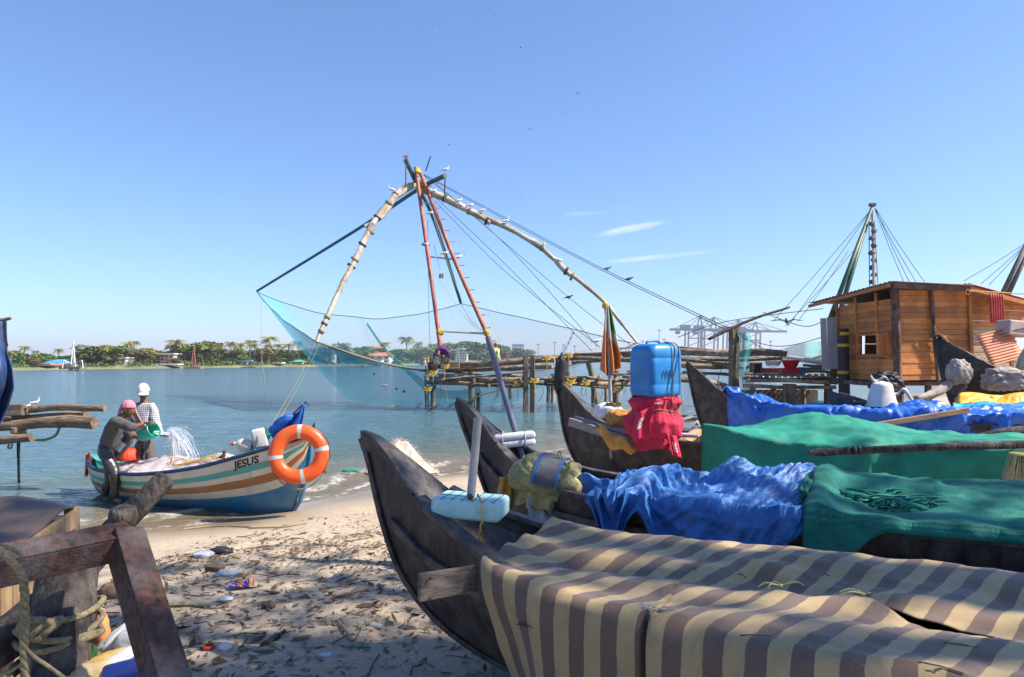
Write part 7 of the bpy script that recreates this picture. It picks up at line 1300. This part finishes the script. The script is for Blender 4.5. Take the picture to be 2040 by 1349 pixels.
MB().grid(lambda u, v: W(-60 + (60 + pl(v, ((0, 12), (.12, 14), (.3, 16), (.45, 26), (.62, 29), (.8, 18), (1, 0)))) * u, 640 + 212 * v, 5.0 + .06 * math.sin(u * 14 + v * 3) + .03 * math.sin(v * 9)), 24, 30).build('sheet', M('dark_blue_tarp', (.03, .07, .20), (.015, .03, .10), .5, 5, bump=.4, bscale=10, dirt=(.16, .20, .30), dirt_amt=.5, dirt_scale=3), tp, smooth=True, solid=.006)
MB().tube([W(-40, 640, 5), W(5, 638, 5), W(22, 634, 5)], [.014, .014, .011], 8).build('pole_end', tanlog, tp); MB().tube([W(8, 640, 4.95), W(10, 670, 4.95), W(14, 690, 4.95)], .008, 6).build('strap', black, tp)
# ---------------------------------------------------------------- litter
def gp(px, py):           # a point on the sand seen at this place
    D = 4.0
    for _ in range(30): z = gzd((px - CX) / F * D, D); D = (H - z) * F / (py - HY)
    x = (px - CX) / F * D; return Vector((x, D, gzd(x, D)))
lr_ = random.Random(42); cols_ = [M('dry_leaf_%d' % k, c, tuple(q * .6 for q in c), .85, 12, bump=0) for k, c in enumerate(((.17, .11, .065), (.24, .165, .095), (.10, .07, .05), (.32, .25, .16), (.14, .12, .05)))]
for kk, mt in enumerate(cols_):
    mb = MB()
    for k in range((2600, 2200, 2000, 900, 450)[kk]):
        x = lr_.uniform(-3.4, 1.0); y = lr_.uniform(2.6, 7.6) if lr_.random() < .9 else lr_.uniform(6.5, 9.0); dn = .35 + .9 * nz((x, y, 0), .8, 3) + (.35 if 5.3 < y < 6.9 else 0)
        if lr_.random() > max(.08, min(1, dn + .45)) or dshore(x, y) < 1.2: continue
        p = Vector((x, y, gzd(x, y) + .004)); a = lr_.uniform(0, 6.28); L = lr_.uniform(.010, .040) * (1.9 if lr_.random() < .12 else 1); w = L * lr_.uniform(.12, .42); d = Vector((math.cos(a), math.sin(a), lr_.uniform(-.15, .25))); s = Vector((-math.sin(a), math.cos(a), lr_.uniform(-.5, .5))); cu = lr_.uniform(.0, .5) * L; u_ = Vector((0, 0, 1)); n0 = len(mb.v)
        mb.v += [p - d * L, p - d * L * .3 + s * w - u_ * .0 + u_ * .004, p + u_ * (cu * .3 + .002), p - d * L * .3 - s * w + u_ * .004, p + d * L * .4 + s * w * .8 + u_ * cu * .5, p + d * L * .4 - s * w * .8 + u_ * cu * .5, p + d * L + u_ * cu]
        mb.f += [(n0, n0+1, n0+2), (n0, n0+2, n0+3), (n0+1, n0+4, n0+2), (n0+2, n0+5, n0+3), (n0+4, n0+6, n0+2), (n0+2, n0+6, n0+5)]
    tag(mb.build('leaf_litter', mt), ('brown', 'tan', 'dark brown', 'pale straw', 'olive')[kk] + ' dry leaves strewn over the sand', 'leaves', kind='stuff')
mb = MB()
for k in range(260):
    x = lr_.uniform(-3.2, .8); y = lr_.uniform(2.8, 8.0)
    if dshore(x, y) < 1.4: continue
    a = lr_.uniform(0, 6.28); L = lr_.uniform(.05, .28); p = Vector((x, y, gzd(x, y) + .006)); q = p + Vector((math.cos(a) * L, math.sin(a) * L, 0)); q.z = gzd(q.x, q.y) + .006; md = (p + q) / 2 + Vector((lr_.uniform(-.03, .03), lr_.uniform(-.03, .03), 0)); md.z = gzd(md.x, md.y) + .014; mb.tube([p, md, q], lr_.uniform(.002, .005), 5)
tag(mb.build('twigs', twig), 'thin twigs and stalks scattered on the sand', 'twigs', kind='stuff')
def piece(name, px, py, r, mat, label, cat, rid=.25, yaw=0, seed=None, flat=None):
    p = gp(px, py); return single(MB().grid(lump(p + Vector((0, 0, r[2] * .6)), r, Matrix.Rotation(yaw, 3, 'Z'), seed if seed is not None else px * .1, .2, rid), 22, 14).build(name, mat, smooth=True), label, cat)
whitebag = M('white_bag', (.62, .63, .68), (.45, .46, .5), .45, 10, bump=.5); blackbag = M('black_bag', (.03, .03, .035), None, .4, 10, bump=.5)
piece('plastic_bag', 405, 1110, (.09, .07, .035), whitebag, 'small white plastic bag lying upper left on the sand', 'bag'); piece('plastic_bag', 440, 1103, (.11, .06, .04), blackbag, 'crumpled black plastic bag beside the small white one', 'bag')
piece('plastic_bag', 455, 1147, (.10, .05, .03), whitebag, 'flattened white plastic bag just above the purple wrapper', 'bag'); piece('coconut_husk', 428, 1137, (.08, .06, .04), cols_[2], 'dark husk lying by the flattened white bag', 'husk', .1)
piece('paper_scrap', 450, 1195, (.05, .04, .012), foamwhite, 'white paper scrap just below the purple wrapper', 'scrap'); piece('yellow_scrap', 415, 1127, (.035, .025, .012), M('yellow_scrap', (.6, .45, .05), None, .6), 'small yellow scrap near the plastic bags', 'scrap'); piece('foam_scrap', 450, 1293, (.04, .03, .022), foamwhite, 'white foam crumb right of the red ring', 'scrap', .1); piece('brick_chip', 822, 1252, (.04, .03, .025), M('brick_chip', (.42, .32, .26), None, .9, 12), 'pale brick chip below the side plank', 'stone', .1); piece('blue_scrap', 650, 1308, (.035, .02, .012), M('pale_blue_scrap', (.5, .6, .75), None, .6), 'pale blue scrap on the sand at bottom centre', 'scrap'); piece('stone', 402, 1023, (.11, .07, .05), M('red_stone', (.20, .10, .08), (.10, .05, .04), .8, 9), 'reddish stone beside the keel of the painted boat', 'stone', .1); piece('coconut_husk', 534, 1213, (.045, .035, .03), cols_[2], 'small dark lump at the middle of the litter', 'husk', .2)
piece('husk', 225, 1190, (.11, .07, .06), M('brown_husk', (.22, .14, .09), (.12, .07, .045), .9, 9), 'large brown husk seen under the frame corner', 'husk', .15)
pw = thing('snack_wrapper', gp(480, 1172), 'purple and yellow snack wrapper lying on the litter', 'wrapper'); c = gp(480, 1172); wy = R(18); wd_, wn2 = Vector((math.cos(wy), math.sin(wy), 0)), Vector((-math.sin(wy), math.cos(wy), 0))
def wrapf(x, y): return c + wd_ * x + wn2 * y + Vector((0, 0, .03 + .014 * nz((x * 22, y * 22, 0), 1, 3) + .35 * max(0, y)))
def strip(x0, x1, name, mat, dz=0): return MB().grid(lambda u, v: wrapf(lerp(x0, x1, u), lerp(-.055, .055, v)) + Vector((0, 0, dz)), 10, 10).build(name, mat, pw, smooth=True, solid=.002)
strip(-.085, .06, 'purple_panel', M('purple_foil', (.14, .02, .38), None, .3, 9, bump=.3)); strip(.06, .085, 'yellow_end', M('yellow_foil', (.75, .5, .02), None, .35, 9, bump=.2)); strip(.085, .098, 'pink_edge', M('pink_foil', (.65, .05, .35), None, .35, bump=.2)); strip(-.03, .012, 'orange_patch', M('orange_foil', (.72, .28, .03), None, .35, bump=.2), .003)
MB().tube([wrapf(-.055 + .03 * math.cos(a), -.005 + .022 * math.sin(a)) + Vector((0, 0, .006)) for a in [k * .6 for k in range(10)]], .003, 4).build('white_mark', white, pw); MB().tube([wrapf(.03 + .018 * math.cos(a), .01 + .022 * math.sin(a)) + Vector((0, 0, .006)) for a in [k * .6 for k in range(9)]], .003, 4).build('white_mark', white, pw)
c = gp(416, 1293); single(MB().grid(lambda u, v: c + Vector(((.03 + .006 * math.cos(v * 6.283)) * math.cos(u * 6.283), (.03 + .006 * math.cos(v * 6.283)) * math.sin(u * 6.283), .014 + .012 * math.sin(v * 6.283))), 20, 8).build('bottle_ring', M('dull_red_plastic', (.45, .06, .04), None, .5), smooth=True), 'small red plastic ring on the sand', 'ring')
bt2 = thing('small_bottle', gp(740, 1257), 'small clear bottle with a teal cap on the sand', 'bottle'); c = gp(745, 1257) + Vector((0, 0, .016)); BMx = Matrix.Rotation(R(-80), 3, 'Y') @ Matrix.Identity(3); MB().lathe([(0, -.05), (.014, -.05), (.016, -.04), (.016, .015), (.008, .03), (.008, .04)], 12, M=BMx, c=c).build('body', clearp, bt2, smooth=True); MB().lathe([(.010, .036), (.010, .052), (0, .052)], 10, M=BMx, c=c).build('cap', tealp, bt2)
bt3 = thing('brown_bottle', gp(545, 1280), 'brown glass bottle half buried in the litter', 'bottle'); c = gp(545, 1280) + Vector((0, 0, .022)); BMy = Matrix.Rotation(R(70), 3, 'Z') @ Matrix.Rotation(R(84), 3, 'Y'); MB().lathe([(0, -.09), (.024, -.09), (.027, -.08), (.027, .03), (.012, .06), (.011, .10), (.013, .105), (0, .105)], 14, M=BMy, c=c).build('body', M('brown_glass', (.05, .03, .018), None, .15, bump=0), bt3, smooth=True)
single(MB().tube(spline([gp(655, 1285) + Vector((0, 0, .008)), gp(690, 1290) + Vector((0, 0, .008)), gp(738, 1292) + Vector((0, 0, .008))], 12), .005, 6).build('fishing_twine', M('green_cord', (.04, .26, .20), None, .7)), 'short green cord lying on the sand', 'cord')
for k, (pts) in enumerate((((365, 1056), (430, 1050), (500, 1052)), ((495, 1054), (560, 1052), (612, 1044)), ((330, 1212), (380, 1208), (420, 1200)), ((660, 1195), (700, 1182), (735, 1172)), ((672, 1240), (690, 1262), (702, 1280)))): single(MB().tube(spline([gp(*p) + Vector((0, 0, .012)) for p in pts], 14), .009, 6, jit=.3).build('dry_stalk', cols_[3] if k != 2 else cols_[4]), ('pale dry stalk below the painted bow, left piece', 'pale dry stalk right of the other below the painted bow', 'greenish dry stalk beside the steel frame', 'tan dry stalk near the first bow keel', 'short stalk below the middle of the litter')[k], 'stalk')
# rubbish caught between stump and frame
def rub(name, px, py, D, r, mat, label, cat, yaw=0, tilt=0, rid=.2): return single(MB().grid(lump(W(px, py, D), r, Matrix.Rotation(yaw, 3, 'Z') @ Matrix.Rotation(tilt, 3, 'Y'), px * .07, .15, rid), 24, 16).build(name, mat, smooth=True), label, cat)
rub('orange_plastic', 192, 1258, 2.85, (.05, .03, .10), M('salmon_plastic', (.72, .26, .11), (.6, .2, .08), .5, 5), 'salmon orange plastic sheet standing beside the stump', 'plastic', 0, R(-14), .12); rub('yellow_card', 210, 1322, 2.65, (.11, .07, .03), M('yellow_card', (.60, .42, .12), (.45, .3, .08), .8, 6), 'crumpled yellow card at the foot of the stump', 'card', .3, R(-16)); rub('white_wrap', 240, 1310, 2.62, (.07, .05, .018), foamwhite, 'white wrapper on the yellow card', 'wrapper', .4, R(-20)); rub('grey_card', 235, 1268, 2.8, (.09, .05, .025), foamwhite, 'folded grey-white card above the rubbish', 'card', .5, R(-35)); rub('clear_bottle', 262, 1288, 2.75, (.06, .05, .06), clearp, 'crushed clear bottle beside the steel frame', 'bottle'); rub('paper_bundle', 185, 1345, 2.55, (.08, .06, .04), M('tan_paper', (.5, .37, .2), None, .85, 7), 'tan paper bundle at the bottom edge by the stump', 'paper')
gb = thing('green_bottle', W(178, 1320, 2.7), 'green glass bottle standing in the rubbish beside the stump', 'bottle'); MB().lathe([(0, -.10), (.03, -.10), (.032, .0), (.014, .05), (.012, .085), (.015, .09), (0, .09)], 16, M=Matrix.Rotation(R(-8), 3, 'Y'), c=W(180, 1305, 2.72)).build('body', M('green_glass', (.03, .16, .04), None, .12, bump=0), gb, smooth=True)
bc_ = thing('blue_can', W(255, 1345, 2.55), 'dark blue can lying in the rubbish beside the steel frame', 'can'); MB().lathe([(0, -.07), (.033, -.068), (.035, -.06), (.035, .06), (.03, .068), (0, .066)], 18, M=Matrix.Rotation(R(20), 3, 'Z') @ Matrix.Rotation(R(82), 3, 'Y'), c=W(252, 1335, 2.55)).build('body', M('blue_can_paint', (.02, .04, .22), None, .3, bump=0), bc_, smooth=True, angle=40)
# ---------------------------------------------------------------- birds
egw = M('egret_white', (.80, .78, .75), None, .8, bump=0); bill = M('yellow_bill', (.55, .35, .06), None, .6, bump=0); crowb = M('crow_black', (.03, .03, .034), (.012, .012, .014), .5, 8, bump=0); crowg = M('crow_grey', (.16, .15, .15), None, .7, bump=0)
def bird_body(mb, L, h, up=.0): 
    return mb.tube([Vector((-L * .62, 0, h - L * .10)), Vector((-L * .35, 0, h)), Vector((0, 0, h + L * .08)), Vector((L * .28, 0, h + L * .14)), Vector((L * .42, 0, h + L * .24))], [L * .04, L * .13, L * .19, L * .15, L * .08], 8)
def egret(loc, rz, label, s=1.0):
    t = thing('egret', (0, 0, 0), label, 'egret', 'egrets perched on the lift net'); mb = bird_body(MB(), .42, .24); mb.tube(spline([(.14, 0, .32), (.20, 0, .40), (.15, 0, .47), (.19, 0, .53)], 8), [.035, .03, .026, .022, .02, .02, .02, .022, .02], 7); mb.ball((.205, 0, .54), (.045, .028, .028), 8, 6); mb.build('body', egw, t, smooth=True)
    MB().tube([(.24, 0, .54), (.33, 0, .525)], [.012, .003], 6).build('bill', bill, t)
    for sd in (-.03, .03): MB().tube([(.0, sd, .22), (-.02, sd, .11), (.0, sd, 0), (.05, sd, -.005)], .008, 5).build('leg', bill, t)
    s *= .85; t.location = loc; t.rotation_euler = (0, 0, rz); t.scale = (s, s, s); return t
for k, (px, py, D, a, lab) in enumerate(((863, 390, 35.1, 0, 'white egret nearest the apex on the right curved arm'), (913, 409, 35, 0, 'second white egret from the apex on the right arm'), (936, 418, 34.9, 0, 'third white egret from the apex on the right arm'), (961, 428, 34.9, 0, 'fourth white egret on the right arm above the splice'), (1008, 449, 34.6, .3, 'fifth white egret at the middle of the right arm'), (1079, 498, 34.1, 0, 'grey-white egret on the splice of the right arm'), (1113, 527, 33.8, 3.14, 'white egret lowest on the right curved arm'), (887, 347, 33.9, 0, 'white egret on the raised end of the left pole'), (781, 387, 34.3, 3.14, 'white egret on the pale left arm'), (886, 514, 33.4, 0, 'white egret on the left of the middle crossbar'), (913, 522, 32.9, 0, 'white egret on the red pole by the middle crossbar'), (857, 433, 36.5, 0, 'white egret on the far teal arm below the apex'), (1188, 690, 29, 0, 'white egret standing near the orange flag'))): egret(W(px, py, D), a, lab)
for k, (px, py) in enumerate(((70, 811), (57, 814))): egret(W(px, py, 11.8), .4 + k, ('taller', 'shorter')[k] + ' white egret on the logs at the left edge', .34 - .1 * k)
def crow(loc, rz, label, fly=False, s=1.0, mat=None, group=None):
    t = thing('crow' if not group else 'flying_bird', (0, 0, 0), label, 'bird', group); mb = bird_body(MB(), .36, .14); mb.ball((.17, 0, .25), (.05, .042, .042), 8, 6); mb.build('body', mat or crowb, t, smooth=True); MB().tube([(.21, 0, .25), (.28, 0, .235)], [.016, .003], 6).build('bill', crowb, t); MB().add([(-.2, -.03, .10), (-.2, .03, .10), (-.38, .045, .03), (-.38, -.045, .03), (-.2, 0, .12), (-.38, 0, .045)], [(0, 1, 4), (0, 4, 5, 3), (4, 1, 2, 5), (0, 3, 2, 1), (3, 5, 2)]).build('tail', mat or crowb, t)
    if fly:
        for sd in (-1, 1):
            v = [(.1, sd * .04, .18), (.14, sd * .22, .26), (.02, sd * .52, .20), (-.08, sd * .50, .19), (-.06, sd * .25, .22), (-.12, sd * .05, .16)]; MB().add(v + [(x, y, z - .015) for x, y, z in v], [(0, 1, 4, 5), (1, 2, 3, 4), (6, 11, 10, 7), (7, 10, 9, 8), (0, 6, 7, 1), (1, 7, 8, 2), (2, 8, 9, 3), (3, 9, 10, 4), (4, 10, 11, 5), (5, 11, 6, 0)]).build('wing', mat or crowb, t)
    else:
        for sd in (-.03, .03): MB().tube([(0, sd, .10), (0, sd, 0)], .009, 5).build('leg', crowb, t)
    t.location = loc; t.rotation_euler = (0, 0, rz); t.scale = (s, s, s); return t
crow(W(1210, 541, 26.8), .2, 'grey-necked crow on the cables, left of two', s=.72, mat=crowg); crow(W(1253, 562, 25.7), .2, 'black crow on the cables, right of two', s=.72); crow(W(1133, 598, 31.6), .2, 'crow on the single stay below the right arm', s=.85); crow(W(808, 319, 34.5), 1.2, 'brown kite perched on the highest pole end', s=1.1, mat=M('kite_brown', (.22, .08, .04), None, .7, bump=0))
crow(W(1567, 650, 22), 1.3, 'crow gliding with spread wings above the staging', True, s=.9)
for k, (px, py) in enumerate(((1037, 96), (955, 38), (985, 30), (875, 49), (1151, 187), (1126, 228), (1186, 219), (1004, 217), (1055, 259), (894, 290), (1688, 154), (1088, 401), (1036, 397))): crow(W(px, py, 110 + 12 * (k % 4)), k * 1.3, ('tiny bird alone above the mast, right of the top trio', 'tiny bird in the top trio, middle one', 'tiny bird in the top trio, highest and rightmost', 'tiny bird in the top trio, leftmost', 'tiny bird upper left of the mid-sky three', 'tiny bird lowest of the mid-sky three', 'tiny bird rightmost of the mid-sky three', 'tiny bird left of the mid-sky three', 'tiny bird below and left of the mid-sky three', 'tiny bird just above the mast spike', 'tiny bird alone in the upper right sky', 'tiny bird right of two above the right arm', 'tiny bird left of two above the right arm')[k], True, s=.6, group='birds scattered in the sky')
# ---------------------------------------------------------------- the tree that shades the near boats (crown above and right of the frame)
tr = thing('shade_tree', (12.5, 0.5, .6), 'large leafy tree standing to the right of the boats and shading them', 'tree')
trk = MB(); trk.tube(spline([(12.5, .5, .2), (12.3, .6, 3), (11.5, 1.2, 6), (10.5, 1.8, 8.5)], 16), [.45 - .014 * k for k in range(17)], 12, jit=.15)
for e in ((5, 3.2, 9.6), (6.5, 5.2, 10), (8, .2, 10), (9, 4.8, 9.5), (4.5, 1.0, 9.8), (7.2, 2.6, 10.8), (3.6, 4.4, 9.4)): trk.tube(spline([(11.2, 1.4, 6.8), lerp(Vector((10.5, 1.8, 8.5)), Vector(e), .45) + Vector((0, 0, .3)), e], 10), [.2 - .016 * k for k in range(11)], 8)
trk.build('trunk', bark, tr, smooth=True); mb = MB(); g = random.Random(4)
for k in range(15000):
    x = g.uniform(2.2, 13.0); y = g.uniform(-2.5, 7.2); z = g.uniform(8.4, 11.2)
    # footprint of the crown, with gaps
    dn = .44 + .9 * nz((x, y, z * .6), .75, 6) + .35 * nz((x, y, z), 2.2, 2) - 1.6 * sstep(4.6, 6.6, y - .12 * (x - 6) + .5 * nz((x, y, 0), .5, 9)) * .62 - .9 * sstep(4.2, 2.4, x)
    if g.random() > dn: continue
    s = g.uniform(.07, .15); p = Vector((x, y, z)); a = Vector((g.gauss(0, 1), g.gauss(0, 1), g.gauss(0, .35))).normalized(); b_ = a.cross(Vector((g.gauss(0, .4), g.gauss(0, .4), 1))).normalized(); n0 = len(mb.v); mb.v += [p - a*s, p - b_*s*.5, p + a*s, p + b_*s*.5]; mb.f.append((n0, n0+1, n0+2, n0+3))
mb.build('crown', lf1, tr)
# ---------------------------------------------------------------- haze over the harbour
hm = bpy.data.materials.new('haze_air'); hm.use_nodes = True; nt = hm.node_tree; nt.nodes.clear(); mo = nt.nodes.new('ShaderNodeOutputMaterial'); pv = nt.nodes.new('ShaderNodeVolumePrincipled'); pv.inputs['Color'].default_value = (.86, .86, .97, 1); pv.inputs['Density'].default_value = .00027; pv.inputs['Anisotropy'].default_value = .2; nt.links.new(pv.outputs[0], mo.inputs['Volume'])
o = MB().box((0, 1500, 38), (5200, 4600, 84)).build('haze', hm); tag(o, 'thin pale haze over the harbour', 'haze', kind='stuff')
